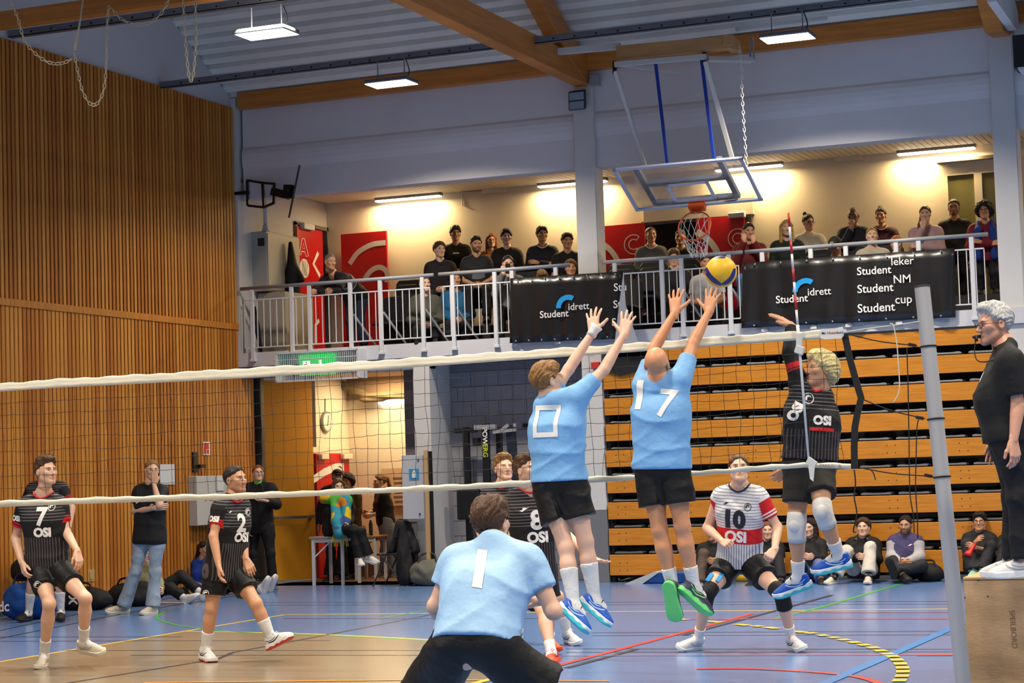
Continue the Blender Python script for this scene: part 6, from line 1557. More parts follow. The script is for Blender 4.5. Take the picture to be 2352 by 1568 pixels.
p, q_ = PY(939, 1077, 26.29), PY(962, 1101, 26.29); mb = MB(); mb.box((p[0], 26.294, q_[2]), (q_[0], 26.299, p[2])); ps = mb.build('poster', mat('poster_blue', srgb(60, 150, 196), .6), wb)
c_ = (p+q_)/2; mb = MB(); mb.box((c_[0]-.03, 26.290, c_[2]-.05), (c_[0]+.035, 26.293, c_[2]+.035)); mb.box((c_[0]-.01, 26.290, c_[2]+.035), (c_[0]+.02, 26.293, c_[2]+.06)); mb.build('hand_symbol', M_wprint, ps)
mb = MB()
for x, y in ((960, 1056), (964, 1180)): p = PY(x, y, 26.29); mb.tube([p, p+V3(0, .012, 0)], .016, 8)
mb.build('bolts', M_steel, wb)
for x, y0_, y1_, Y, m, lab in ((977, 1034, 1316, 26.25, mat('pale_lath', srgb(200, 160, 112), .6), 'pale wooden lath standing upright beside the white board'), (986, 1036, 1318, 26.3, M_dark, 'black upright batten behind the wooden lath')):
    p, q_ = PY(x, y0_, Y), PY(x+6, y1_, Y); mb = MB(); mb.box((p[0]-.03, Y, 0), (p[0]+.03, Y+.03, p[2])); mb.build('upright_batten', m, label=lab, cat='batten')
mb = MB(); mb.box((p[0]+.03, 26.31, 0), (p[0]+.05, 26.35, .02))

# ---- folding table, draped chair, bags
def table(name, x0, x1, y_top, Y, depth, label, m_top, m_leg):
    a, b = PY(x0, y_top, Y), PY(x1, y_top, Y); z = a[2]; o = empty(name, ((a[0]+b[0])/2, Y+depth/2, 0), label, 'table')
    mb = MB(); mb.box((a[0]-.04, Y, z-.03), (b[0]+.04, Y+depth, z)); mb.build('tabletop', m_top, o, bevel=.004)
    mb = MB(); mb.box((a[0], Y+.02, z-.085), (b[0], Y+.05, z-.03)); mb.box((a[0], Y+depth-.05, z-.085), (b[0], Y+depth-.02, z-.03)); mb.build('apron', m_leg, o)
    for x in (a[0]+.02, b[0]-.02):
        for y in (Y+.03, Y+depth-.03): mb = MB(); mb.box((x-.02, y-.018, 0), (x+.02, y+.018, z-.03)); mb.build('leg', m_leg, o)
    mb = MB(); mb.bar((a[0]+.03, Y+.05, z-.30), (a[0]+.30, Y+.05, z-.07), .015, .02); mb.build('brace', m_leg, o)
    return z
M_ttop = mat('table_grey', srgb(150, 140, 128), .5)
zT = table('folding_table', 714, 786, 1233, 26.55, .6, 'grey folding table with steel legs by the opening', M_ttop, M_wsteel)
table('trestle_table', 812, 862, 1231, 27.95, .4, 'brown table with clutter in the back room behind the scarf woman', mat('table_brown', srgb(160, 110, 60), .5), M_wsteel)
z2 = PY(830, 1231, 27.95)[2]
for i, (x, c, r, h) in enumerate(((836, srgb(190, 110, 40), .035, .16), (852, srgb(46, 60, 56), .03, .24), (845, srgb(200, 196, 188), .05, .06), (826, srgb(180, 60, 40), .04, .10))):
    p = PY(x, 1225, 28.15); mb = MB(); mb.lathe([(0, 0), (r, 0), (r, h*.75), (r*.6, h*.9), (r*.6, h), (0, h)], (p[0], 28.15, z2), 12); mb.build(['orange_jug', 'dark_bottle', 'pale_bowl', 'red_tin'][i], mat('ware_%d' % i, c, .4), None, True, label=['orange jug on the back-room table', 'dark green bottle on the back-room table', 'pale bowl on the back-room table', 'red tin at the left of the back-room table'][i], cat=['jug', 'bottle', 'bowl', 'tin'][i])
for i, (x0, x1, y0_, Y, c) in enumerate(((816, 842, 1316, 28.9, srgb(150, 132, 104)), (842, 866, 1312, 28.9, srgb(168, 156, 134)))):
    a_, b_ = PY(x0, y0_, Y), PY(x1, y0_, Y); mb = MB(); mb.box((a_[0], Y, 0), (b_[0], Y+.3, .26)); mb.box((a_[0]+.03, Y-.004, .12), (b_[0]-.03, Y, .16)); mb.build('storage_crate', mat('crate_%d' % i, c, .6), bevel=.01, label=['tan storage box on the floor under the back-room table', 'pale storage box next to the tan one in the back room'][i], cat='box')
rk = empty('clothes_rack', PY(936, 1200, 28.6), 'rack of brightly coloured bibs at the right side of the back room', 'rack'); p = PY(916, 1192, 28.6); q_ = PY(954, 1192, 28.6)
mb = MB(); mb.tube([p, q_], .015, 6); mb.box((p[0]-.02, 28.58, 0), (p[0]+.02, 28.62, p[2])); mb.box((q_[0]-.02, 28.58, 0), (q_[0]+.02, 28.62, p[2])); mb.build('frame', M_steel, rk)
for i, c in enumerate((srgb(170, 150, 40), srgb(120, 116, 40), srgb(150, 34, 30), srgb(24, 22, 24), srgb(60, 20, 20), srgb(170, 24, 34))):
    x = p[0]+(q_[0]-p[0])*(i+.5)/6; mb = MB(); mb.prism([(x-.05, p[2]-.02), (x+.05, p[2]-.02), (x+.055, p[2]-.38), (x-.055, p[2]-.36)], 'y', 28.55, 28.65); mb.build('bib', C('bib_%d' % i, *(0, 0, 0)) if False else mat('bib_%d' % i, c, .8), rk)
# chair with a dark jacket over it
cp = PZ(912, 1344, 0); ch = empty('folding_chair', cp, 'dark folding chair turned away with a jacket over its back', 'chair'); cx_, cy_ = cp[0], cp[1]
M_cf = mat('chair_frame', srgb(58, 58, 62), .4, metal=.5)
for s_ in (-1, 1): mb = MB(); mb.tube([(cx_-.28, cy_-.02+.2*s_, 0), (cx_+.14, cy_+.2*s_, .85)], .012, 6); mb.build('leg', M_cf, ch); mb = MB(); mb.tube([(cx_+.22, cy_+.2*s_, 0), (cx_-.16, cy_+.2*s_, .46)], .012, 6); mb.build('leg', M_cf, ch)
mb = MB(); mb.box((cx_-.22, cy_-.2, .44), (cx_+.18, cy_+.2, .47)); mb.build('seat', M_cf, ch, bevel=.008); mb = MB(); mb.bar((cx_+.10, cy_-.2, .78), (cx_+.10, cy_+.2, .78), .03, .16); mb.build('backrest', M_cf, ch)
F = Field((cx_-.2, cy_-.45, 0), (cx_+.55, cy_+.45, 1.05), .016); F.cone((cx_+.10, cy_-.12, .86), (cx_+.12, cy_+.12, .88), .05, .05, 0); F.cone((cx_+.13, cy_-.1, .85), (cx_+.22, cy_-.14, .12), .07, .13, .06); F.cone((cx_+.13, cy_+.1, .85), (cx_+.22, cy_+.12, .12), .07, .13, .06); F.cone((cx_+.06, cy_-.05, .8), (cx_-.02, cy_-.1, .5), .05, .06, .06); F.cone((cx_+.2, cy_, .8), (cx_+.34, cy_-.05, .50), .06, .06, .05)
F.disp(lambda x, y, z: .010*np.sin(40*y+14*x+3*z)+.006*np.sin(60*x-9*z)); v, q = F.mesh(); tag(link_mesh('draped_jacket', np_mesh('draped_jacket', v, q, C('black_jacket', ()))), 'black jacket draped over the back of the folding chair', 'jacket')
def bag(name, x, y, sx, sy, sz, m, label, strapc=None, lumps=(), cat='bag', rz=0, z0=0, handle=True):
    p = PZ(x, y, 0); c = p+V3(0, sy*.9, sz*.92+z0); F = Field(c-V3(sx, sy, sz)*1.5-.06, c+V3(sx, sy, sz)*1.6+.08, max(.012, min(sx, sy, sz)*.09)); cr, sn = math.cos(rz), math.sin(rz)
    F.ell(c, (sx, sy, sz), np.array([[cr, sn, 0], [-sn, cr, 0], [0, 0, 1]]), k=0); F.ell(c-V3(0, 0, sz*.35), (sx*1.02, sy*1.02, sz*.66), np.array([[cr, sn, 0], [-sn, cr, 0], [0, 0, 1]]), k=.05)
    for dx, dy, dz, r in lumps: F.ell(c+V3(dx, dy, dz), (r, r, r*.8), k=.06)
    F.disp(lambda X, Y_, Z: sz*.05*wob(X, Y_, Z, 18, x*.01)); F.plane((0, 0, .004+z0), (0, 0, -1)); v, q = F.mesh()
    o = empty(name, p+V3(0, 0, z0), label, cat); link_mesh('body', np_mesh('body', v, q, m), o)
    if handle: mb = MB(); mb.tube(spline([c+V3(-sx*.45, -sy*.5, sz*.6), c+V3(-sx*.3, -sy*.3, sz*1.3), c+V3(sx*.3, -sy*.3, sz*1.3), c+V3(sx*.45, -sy*.5, sz*.6)], 5), .014, 6); mb.build('handle', strapc or m, o, True)
    return o, c
bag('duffel_bag', 976, 1346, .32, .22, .20, C('olive_bag', 104, 104, 94, bump=.6), 'olive grey duffel bag on the floor beside the draped chair', C('olive_strap', 60, 60, 54))
bag('rubbish_sack', 1022, 1330, .24, .2, .42, mat('glossy_black', srgb(16, 16, 17), .22), 'glossy black sack standing against the blockwork', handle=False, lumps=((.1, -.1, .3, .12),))
o_, c_ = bag('sports_bag', 40, 1424, .34, .26, .235, C('blue_bag', 12, 72, 150, bump=.6), 'blue sports bag with white lettering at the left edge', C('navy_strap', 24, 34, 70))
pl_ = PZ(0, 1400, .3); yb_ = c_[1]-.262
v, f = text_mesh('adidc', .17, .004, 'RIGHT'); flat_shape('lettering', v, f, V3(PY(18, 1402, yb_)[0]+.03, yb_-.012, PY(18, 1402, yb_)[2]), (1, 0, .06), (0, 0, 1), M_wprint, o_)
bag('black_bag', 50, 1416, .24, .24, .17, C('black_bag', 22, 22, 24, bump=.6), 'black bag with pale piping lying on top of the blue sports bag', C('pale_piping', 170, 168, 160), z0=.42)
o_, c_ = bag('holdall', 172, 1402, .40, .22, .15, C('black_bag', ()), 'flat black holdall with a white interlocked emblem by the slatted wall')
yb_ = c_[1]-.235
for s_ in (1, -1): v, f = arc_band(.05, .075, math.radians(20), math.radians(160), 10); flat_shape('emblem', [(p_[0], s_*(p_[1]-.075)) for p_ in v], f, (c_[0]-.0, yb_, c_[2]+.0), (1, 0, 0), (0, 0, 1), M_wprint, o_)
bag('kit_bag', 282, 1394, .34, .22, .16, C('black_bag', ()), 'black kit bag behind the legs of the jeans coach', lumps=((.2, 0, .1, .1),))
p = PZ(244, 1382, 0); mb = MB(); mb.lathe([(0, 0), (.035, 0), (.036, .16), (.02, .2), (.02, .22)], p, 12); bo = mb.build('drink_bottle', mat('clear_bottle', srgb(170, 180, 190), .15), None, True, label='clear drink bottle with red cap against the slatted wall', cat='bottle'); mb = MB(); mb.lathe([(0, .22), (.024, .22), (.024, .255), (0, .255)], p, 12); mb.build('cap', M_fr, bo, True)
p = PZ(420, 1376, .0)+V3(0, .35, .108); F = Field(p-.13, p+.13, .012); F.ell(p, (.105,)*3, k=0); v, q = F.mesh(); sb = link_mesh('spare_volleyball', np_mesh('spare_volleyball', v, q, mat('ball_base', ()))); tag(sb, 'orange and purple ball on the floor by the slatted wall', 'ball')
mb = MB(); mb.tube([p+.103*V3(math.cos(t), -.5*abs(math.sin(t)), math.sin(t)) for t in np.linspace(0, 2*math.pi, 19)[:-1]], .02, 6, closed=True); mb.build('purple_panel', mat('ball_purple', srgb(60, 40, 110), .5), sb, True)
a_, b_ = PZ(300, 1382, .03), PZ(425, 1385, .03); mb = MB(); mb.tube([a_, b_], .012, 8); mb.build('floor_stick', M_pw, label='long pale stick lying on the floor behind the jeans coach', cat='stick')
# blue mat, ropes and small floor things by the bleachers
a_, b_ = PZ(1470, 1338, 0), PZ(1620, 1336, 0); mb = MB(); mb.prism([(a_[0], 0.0), (b_[0], 0.0), (b_[0], .16), (a_[0]+.35, .16)], 'y', a_[1]-.25, a_[1]+.05); mb.build('gym_mat', mat('mat_blue', srgb(20, 70, 140), .5), bevel=.02, label='blue gym mat lying at the foot of the bleachers', cat='mat')
mb = MB(); mb.prism([(a_[0]-.14, 0), (a_[0]+.12, 0), (a_[0]+.36, .15), (a_[0]+.30, .165)], 'y', a_[1]-.26, a_[1]+.04); mb.build('mat_cover', mat('cover_white', srgb(190, 192, 196), .6), label='white corner of a cover folded over the blue gym mat', cat='cover')
p = PZ(1425, 1335, 0); mb = MB(); pts = [p+V3(.22*math.cos(t*1.0)*(.5+.5*math.sin(t*.37)), .08*math.sin(t*1.3), .03+.02*math.sin(t*2.1)) for t in np.linspace(0, 26, 90)]; mb.tube(pts, .008, 5); mb.build('rope_heap', RP, None, True, label='heap of pale rope on the floor at the left end of the bleachers', cat='rope')
for i, (x, y, c, r, h, nm, lb, ct) in enumerate(((2145, 1336, srgb(24, 90, 150), .04, .22, 'water_bottle', 'blue water bottle on the floor beside the purple-jacket man', 'bottle'), (1885, 1338, srgb(150, 40, 44), .035, .2, 'drink_can', 'red drink bottle standing behind the spiker', 'bottle'))):
    p = PZ(x, y, 0)+V3(0, .15, 0); mb = MB(); mb.lathe([(0, 0), (r, 0), (r, h*.8), (r*.6, h*.9), (r*.6, h), (0, h)], p, 12); mb.build(nm, mat('bottle_%d' % i, c, .3), None, True, label=lb, cat=ct)
bag('camera_bag', 2134, 1336, .17, .12, .12, C('black_bag', ()), 'small black bag on the floor right of the purple-jacket man')
p = PZ(1704, 1336, 0)+V3(0, .1, 0); mb = MB(); mb.tube([p+V3(-.1, 0, .03), p+V3(0, 0, .05), p+V3(.12, 0, .03)], [.04, .06, .03], 8); mb.build('small_ball', mat('ball_base', ()), None, True, label='small yellow and teal cone lying between the knees of number 10', cat='cone')
# rowing machines standing on end against the blockwork
def rower(x, y0_, y1_, Y, lean, col, label, writing=None, wd=.09, bar=True):
    a_, b_ = PY(x+lean, y1_, Y), PY(x, y0_, Y-.05); o = empty('rowing_machine', a_*V3(1, 1, 0), label, 'rowing machine'); a_ = a_*V3(1, 1, 0)
    mb = MB(); mb.bar(a_, b_, wd, .08, (0, 1, 0)); mb.build('rail', mat('rower_'+col[0], col[1], .4), o, bevel=.006)
    dd = nrm(b_-a_); ey = nrm(np.cross(V3(0, -1, 0), dd)) if True else None
    if bar: mb = MB(); mb.box((b_[0]-.17, b_[1]-.04, b_[2]-.09), (b_[0]+.17, b_[1]+.03, b_[2]-.02)); mb.build('foot_bar', M_dark if not writing else M_gsteel, o)
    mb = MB(); mb.box((a_[0]-.14, Y-.25, 0), (a_[0]+.14, Y+.05, .12)); mb.build('base', M_dark, o, bevel=.01)
    if writing:
        L_ = np.linalg.norm(b_-a_); 
        for t, s0, c in writing: v, f = text_mesh(t, .105, .003, 'LEFT'); flat_shape('lettering', v, f, b_-dd*s0+V3(-.03, -.047, 0), -dd, V3(1, 0, 0), c, o)
    return o, a_, b_
o_, a_, b_ = rower(1070, 980, 1300, 27.1, 12, ('dark', srgb(26, 27, 32)), 'black rowing machine on end with seat hanging off, left of the row')
mb = MB(); c_ = PY(1082, 1158, 27.0); mb.box((c_[0]-.19, 26.9, c_[2]-.22), (c_[0]+.16, 27.02, c_[2]+.22)); mb.build('seat_unit', M_dark, o_, bevel=.02); mb = MB(); c_ = PY(1095, 1010, 27.05); mb.box((c_[0]-.04, 27.0, c_[2]-.08), (c_[0]+.05, 27.1, c_[2]+.03)); mb.build('bracket', M_dark, o_)
M_lime = mat('print_lime', srgb(200, 214, 40), .5)
rower(1115, 972, 1310, 27.0, 10, ('dark', ()), 'black rowing machine with white and lime lettering down its rail', (('POW', .06, M_wprint), ('ERG', .30, M_lime)), .10)
rower(1146, 980, 1310, 27.12, 8, ('dark', ()), 'plain black rowing machine rail in the middle of the row', None, .08, False)
o_, a_, b_ = rower(1172, 974, 1310, 27.05, 26, ('blue', srgb(36, 44, 58)), 'slate blue rowing machine leaning with silver foot frame', None, .13, False)
mb = MB(); p = PY(1160, 988, 26.95); mb.bar(PY(1133, 992, 26.95), PY(1186, 986, 26.95), .05, .05); mb.bar(PY(1150, 990, 26.95), PY(1168, 976, 26.95), .06, .05); mb.bar(PY(1180, 976, 26.95), PY(1186, 976, 26.95), .05, .05); mb.build('foot_frame', mat('silver', srgb(190, 194, 200), .35, metal=.5), o_)
mb = MB(); p = PY(1208, 977, WB-.03); mb.box((p[0]-.04, WB-.05, p[2]-.03), (p[0]+.04, WB-.013, p[2]+.03)); mb.build('wall_sensor', M_dark, label='small black sensor on the grey blockwork', cat='sensor')
# red box on the lower pillar
p = PY(1375, 838, 26.6); mb = MB(); mb.box((p[0]-.1, 26.56, p[2]-.05), (p[0]+.02, 26.615, p[2]+.04)); mb.build('alarm_box', M_fr, label='small red alarm box high on the lower pillar', cat='alarm')
# ventilation unit at the top right
vu = empty('vent_unit', PY(2345, 150, 26.0), 'dark ventilation unit at the upper right corner', 'ventilation'); p, q_ = PY(2336, 95, 26.3), PY(2360, 166, 26.3); mb = MB(); mb.box((p[0], 25.9, q_[2]), (p[0]+1.2, 26.3, p[2])); mb.build('case', M_dark, vu); mb = MB(); mb.box((p[0]+.05, 25.89, q_[2]-.03), (p[0]+1.2, 26.3, q_[2]-.001)); mb.build('tray', M_wsteel, vu)
# ================================================================== PLAYERS AND PEOPLE ON THE COURT
X_, Z_ = V3(1, 0, 0), V3(0, 0, 1)
def gy(x, y, z=0.095): return PZ(x, y, z)[1]
RED_M = mat('print_red', REDC, 0.6); DARKP = mat('print_dark', srgb(26, 26, 40), 0.6)
# --- 7, far left
Y0 = gy(101, 1507)
P7 = person(dict(hero=True, label='black jersey player with number 7 stepping at the left, cream trainers', J=joints(Y0,
    head=(106, 1083, -.05), neck=(101, 1140), shR=(59, 1160, -.02), shL=(135, 1158, .06), elR=(36, 1236, .02), wrR=(50, 1292, -.12), elL=(152, 1222, .05), wrL=(178, 1266, -.05),
    hipR=(92, 1304, .05), hipL=(128, 1300, .08), knR=(113, 1386, -.20), anR=(101, 1505, 0), knL=(196, 1374, -.12), anL=(192, 1474, .10)),
    face=(34, 6, 0), skin=SK('fair', 'brown'), hair=('swept', HM('brown')), hand={'R': ('relax', V3(0.45, -.2, -1), V3(.6, .8, 0)), 'L': ('relax', V3(.35, -.2, -1), V3(-.8, .3, 0))},
    toe={'R': V3(.45, -.85, -.10), 'L': V3(1, -.10, -.12)}, top=dict(m=osi_black, sleeve=.62, collar=RED_M, sgrow=.016, hem=-.05), bottom=dict(m=black_shorts, len=.58, flare=.010, waist=.10, grow=.014),
    sock=(white_sock, .17), shoe=SH_cream, seed=1.0))
decal(P7, 'shirt', 'number', '7', .21, .46, -.02, 1, M_wprint, bold=.008)
decal(P7, 'shirt', 'lettering', 'OSI', .105, .325, -.02, 1, M_wprint, bold=.006); ring_logo(P7, 'shirt', .54, -.10, M_wprint); ring_logo(P7, 'shorts', -.16, .16, M_wprint, center=P7.J['hipR']*.55+P7.J['knR']*.45, dirv=V3(.1, -1, 0))
decal(P7, 'shirt', 'sleeve_lettering', 'OSI', .065, 0, 0, 1, M_wprint, bold=.004, center=P7.J['shR']*.62+P7.J['elR']*.38, dirv=V3(-.1, -1, 0), ex=V3(1, -.1, -.15))
# --- the team-mate behind him
Y0 = gy(66, 1408)
P = person(dict(label='dark-haired player half hidden behind number 7, black boots', J=joints(Y0, head=(112, 1068), neck=(107, 1110), shR=(74, 1122), shL=(142, 1120), elR=(50, 1168), wrR=(58, 1212, -.1), elL=(165, 1166), wrL=(159, 1212, -.1),
    hipR=(95, 1236), hipL=(125, 1236), knR=(74, 1322, -.12), knL=(136, 1322, -.12), anR=(66, 1407), anL=(140, 1405)), face=(20, 0, 0), skin=SK('fair', 'dark'), hair=('short', HM('black')),
    top=dict(m=osi_black, sleeve=.62, collar=RED_M), bottom=dict(m=black_shorts, len=.7), sock=(white_sock, .26), shoe=SH_black, toe={'R': V3(.1, -1, 0), 'L': V3(.5, -.8, 0)}, seed=2))
ring_logo(P, 'shirt', .36, -.13, M_wprint)
# --- 2
Y0 = gy(472, 1493)
P2 = person(dict(hero=True, label='black jersey player with number 2 striding to the right, one white trainer lifted', J=joints(Y0,
    head=(541, 1102, 0), neck=(534, 1148), shR=(507, 1163, -.13), shL=(556, 1160, .13), elR=(490, 1232, -.23), wrR=(502, 1298, -.29), elL=(558, 1240, .12), wrL=(565, 1284, .03),
    hipR=(496, 1318, -.05), hipL=(537, 1312, .08), knR=(486, 1396, -.08), anR=(472, 1491, 0), knL=(588, 1386, -.02), anL=(622, 1463, .06)),
    face=(46, 5, 0), skin=SK('tan', 'dark', .35), hair=('neat', HM('dark')), hand={'R': ('relax', V3(.15, -.1, -1), V3(1, .5, 0)), 'L': ('relax', V3(.5, -.1, -.8), V3(-.5, .6, 0))},
    toe={'R': V3(.75, -.6, -.05), 'L': V3(1, -.1, .42)}, shoeup={'L': V3(-.42, 0, 1)}, top=dict(m=osi_black, sleeve=.62, collar=RED_M, hem=-.06), bottom=dict(m=black_shorts, len=.60, flare=.012, waist=.10, grow=.014),
    sock=(white_sock, .17), shoe=SH_wred, seed=3))
decal(P2, 'shirt', 'number', '2', .21, .46, -.03, 1, M_wprint, bold=.008); decal(P2, 'shirt', 'lettering', 'OSI', .11, .335, -.045, 1, M_wprint, bold=.006); ring_logo(P2, 'shirt', .55, -.12, M_wprint)
ring_logo(P2, 'shorts', 0, 0, M_wprint, center=P2.J['hipR']*.45+P2.J['knR']*.55, dirv=V3(-.1, -1, 0)); swoosh(P2, 'shirt', .55, .09, M_wprint)
decal(P2, 'shirt', 'sleeve_lettering', 'OSI', .065, 0, 0, 1, M_wprint, bold=.004, center=P2.J['shR']*.6+P2.J['elR']*.4, dirv=V3(-.1, -1, 0), ex=V3(1, -.1, -.1))
# --- coach in jeans
Y0 = gy(283, 1392)
JEANS = C('faded_jeans', 158, 172, 188, bump=.5, var=.22)
P = person(dict(hero=True, label='coach in black tee and faded jeans with hand at his mouth by the slatted wall', J=joints(Y0, head=(349, 1080), neck=(346, 1114), shR=(318, 1128), shL=(375, 1128), elR=(309, 1174, -.06), wrR=(356, 1166, -.20), elL=(366, 1160, -.22), wrL=(354, 1112, -.20),
    hipR=(327, 1236), hipL=(360, 1236), knR=(312, 1310, -.04), knL=(356, 1312), anR=(284, 1391), anL=(351, 1393)), face=(12, 0, 0), skin=SK('fair', 'sandy'), hair=('neat', HM('sandy')),
    hand={'L': ('flat', V3(.05, .1, 1), V3(0, 1, .1)), 'R': ('relax', V3(1, .2, .1), V3(0, 1, 0))}, toe={'R': V3(-.75, -.65, 0), 'L': V3(-.1, -1, 0)},
    top=dict(m=C('black_tee', 26, 26, 29), sleeve=.6, hem=-.07, loose=.028), bottom=dict(m=JEANS, long=True, wide=.035, waist=-.02, grow=.014, fold=.007, cuff=.97), shoe=SH_cream, seed=4))
ring_logo(P, 'shirt', .40, -.11, M_wprint, r=.025); swoosh(P, 'shirt', .43, .09, M_wprint, w=.08)
# --- red-haired man
Y0 = 26.45
P = person(dict(label='ginger man in black tracksuit with lime collar by the mustard door', J=joints(Y0, head=(593, 1087), neck=(595, 1113), shR=(573, 1122), shL=(624, 1122), elR=(567, 1172), wrR=(571, 1211, -.08), elL=(635, 1158), wrL=(612, 1150, -.25),
    hipR=(582, 1212), hipL=(614, 1212), knR=(581, 1272, -.03), knL=(621, 1272, -.03), anR=(590, 1331), anL=(627, 1330)), face=(10, 8, 0), skin=SK('pale', 'ginger'), hair=('short', HM('ginger')), glasses=True,
    hand={'L': ('flat', V3(-1, -.3, .1), V3(0, 0, 1))}, top=dict(m=C('black_track', 22, 22, 24), sleeve=2, hem=-.08, sgrow=.016, grow=.02), bottom=dict(m=C('black_track', ()), long=True, wide=.01), shoe=SH_black, seed=5))
F = Field(P.J['neck']-.15, P.J['neck']+.15, .01); F.cone(P.J['neck']-V3(.03, 0, -.02), P.J['neck']+V3(.03, -.02, .02), .068, .06, 0); v, q = F.mesh(); link_mesh('undershirt_collar', np_mesh('undershirt_collar', v, q, C('lime', 120, 210, 60)), P.root)
# --- seated along the slatted wall
P = person(dict(label='person in bright blue jacket seated at the foot of the slatted wall', J=joints(24.95, head=(471, 1262), neck=(468, 1287), shR=(452, 1297), shL=(492, 1297), elR=(452, 1335), wrR=(478, 1345, -.2), elL=(500, 1335), wrL=(492, 1346, -.2), hipR=(462, 1352), hipL=(486, 1354), knR=(520, 1340, -.3), knL=(540, 1346, -.2), anR=(598, 1352, -.2), anL=(614, 1346, .1)),
    face=(40, 0, 0), skin=SK('tan', 'black'), hair=('tail', HM('black')), sex='f', top=dict(m=C('royal_blue', 22, 60, 150), sleeve=2, grow=.02), bottom=dict(m=C('navy_trousers', 26, 34, 58), long=True, cuff=.88), sock=(white_sock, .2), shoe=(white_sock, white_sock, white_sock), toe={'R': V3(.4, 0, 1), 'L': V3(.5, -.1, 1)}, shoeup={'R': V3(-1, 0, .4), 'L': V3(-1, 0, .4)}, seed=6))
P = person(dict(label='person sitting on the floor behind the jeans coach, white socks stretched out', J=joints(22.9, head=(333, 1272), neck=(334, 1296), shR=(316, 1306), shL=(356, 1306), elR=(310, 1340), wrR=(330, 1355, -.2), elL=(366, 1338), wrL=(372, 1352, -.2), hipR=(322, 1366), hipL=(344, 1368), knR=(392, 1350, -.1), knL=(416, 1322, .2), anR=(424, 1374, -.1), anL=(462, 1362, .2)),
    face=(30, 0, 0), skin=SK('fair', 'brown'), hair=('short', HM('brown')), top=dict(m=C('sage_top', 150, 150, 120), sleeve=2), bottom=dict(m=C('black_track', ()), long=True, cuff=.8), sock=(white_sock, .2), shoe=(white_sock, white_sock, white_sock), toe={'R': V3(1, 0, .6), 'L': V3(.6, 0, .8)}, shoeup={'R': V3(-.6, 0, 1), 'L': V3(-.8, 0, .6)}, seed=7))
# --- people at the back room
P = person(dict(label='man in black cap and dark coat standing behind the folding table', J=joints(27.9, head=(775, 1096), neck=(775, 1119), shR=(748, 1130), shL=(796, 1130), elR=(736, 1172), wrR=(733, 1204, -.05), elL=(806, 1170), wrL=(800, 1204, -.05), hipR=(760, 1206), hipL=(786, 1206), knR=(760, 1268), knL=(786, 1268), anR=(760, 1322), anL=(784, 1322)),
    face=(10, 0, 0), skin=SK('olive', 'black', .5), hair=('buzz', HM('black')), top=dict(m=C('charcoal_coat', 40, 38, 40), sleeve=2, hem=-.12, grow=.025), bottom=dict(m=C('black_wide', 20, 20, 24), long=True, wide=.06), shoe=SH_black, seed=8))
F = Field((-.13, -.16, -.05), (.13, .2, .16), .01); F.ell((0, -.012, .045), (.088, .108, .088), k=0); F.plane((0, 0, .045), (0, .25, -1)); F.ell((0, .11, .045), (.07, .07, .012), k=.01); v, q = F.mesh(); link_mesh('cap', np_mesh('cap', P.place(v), q, C('black_cap', 20, 20, 22)), P.root)
P = person(dict(label='person in brown jacket partly hidden behind the capped man', J=joints(28.3, head=(796, 1106), neck=(799, 1126), shR=(784, 1138), shL=(818, 1138), elR=(784, 1170), wrR=(790, 1196), elL=(822, 1172), wrL=(812, 1200, -.1), hipR=(790, 1206), hipL=(810, 1206), knR=(790, 1266), knL=(810, 1266), anR=(790, 1318), anL=(810, 1318)),
    face=(-20, 0, 0), skin=SK('tan', 'dark'), hair=('afro', HM('dark')), hs=.92, top=dict(m=C('brown_jacket', 74, 54, 34), sleeve=2, grow=.02), bottom=dict(m=C('black_wide', ()), long=True), shoe=SH_black, seed=9))
PS = person(dict(label='woman in black coat and bright chequered scarf on the folding table', J=joints(26.75, head=(777, 1118), neck=(777, 1141), shR=(754, 1152), shL=(796, 1152), elR=(752, 1190), wrR=(780, 1205, -.2), elL=(802, 1190), wrL=(800, 1203, -.2), hipR=(762, 1217), hipL=(786, 1217), knR=(812, 1216, -.42), knL=(828, 1222, -.40), anR=(826, 1282, -.40), anL=(846, 1276, -.36)),
    face=(14, 0, 0), skin=SK('fair', 'brown'), hair=('long', HM('brown')), sex='f', top=dict(m=C('black_coat', 16, 18, 20), sleeve=2, hem=-.10, grow=.03), bottom=dict(m=C('black_coat', ()), long=True, wide=.02), shoe=SH_white, toe={'R': V3(.5, -.8, -.1), 'L': V3(1, -.3, -.2)}, seed=10))
P = person(dict(label='woman with ponytail in black top and pale jeans in the back room', J=joints(28.75, head=(872, 1106), neck=(876, 1127), shR=(872, 1138, .14), shL=(882, 1138, -.14), elR=(866, 1174, .1), wrR=(846, 1177, 0), elL=(872, 1178, -.14), wrL=(856, 1182, -.2), hipR=(884, 1196, .08), hipL=(888, 1196, -.08), knR=(884, 1260, .06), knL=(898, 1262, -.1), anR=(884, 1316, .06), anL=(902, 1318, -.1)),
    face=(-68, 0, 0), skin=SK('fair', 'lbrown'), hair=('tail', HM('lbrown')), sex='f', top=dict(m=C('black_tee', ()), sleeve=1.5), bottom=dict(m=C('pale_jeans', 150, 166, 186), long=True, wide=.03), shoe=SH_white, toe={'L': V3(-1, -.1, 0), 'R': V3(-1, -.1, 0)}, seed=11))
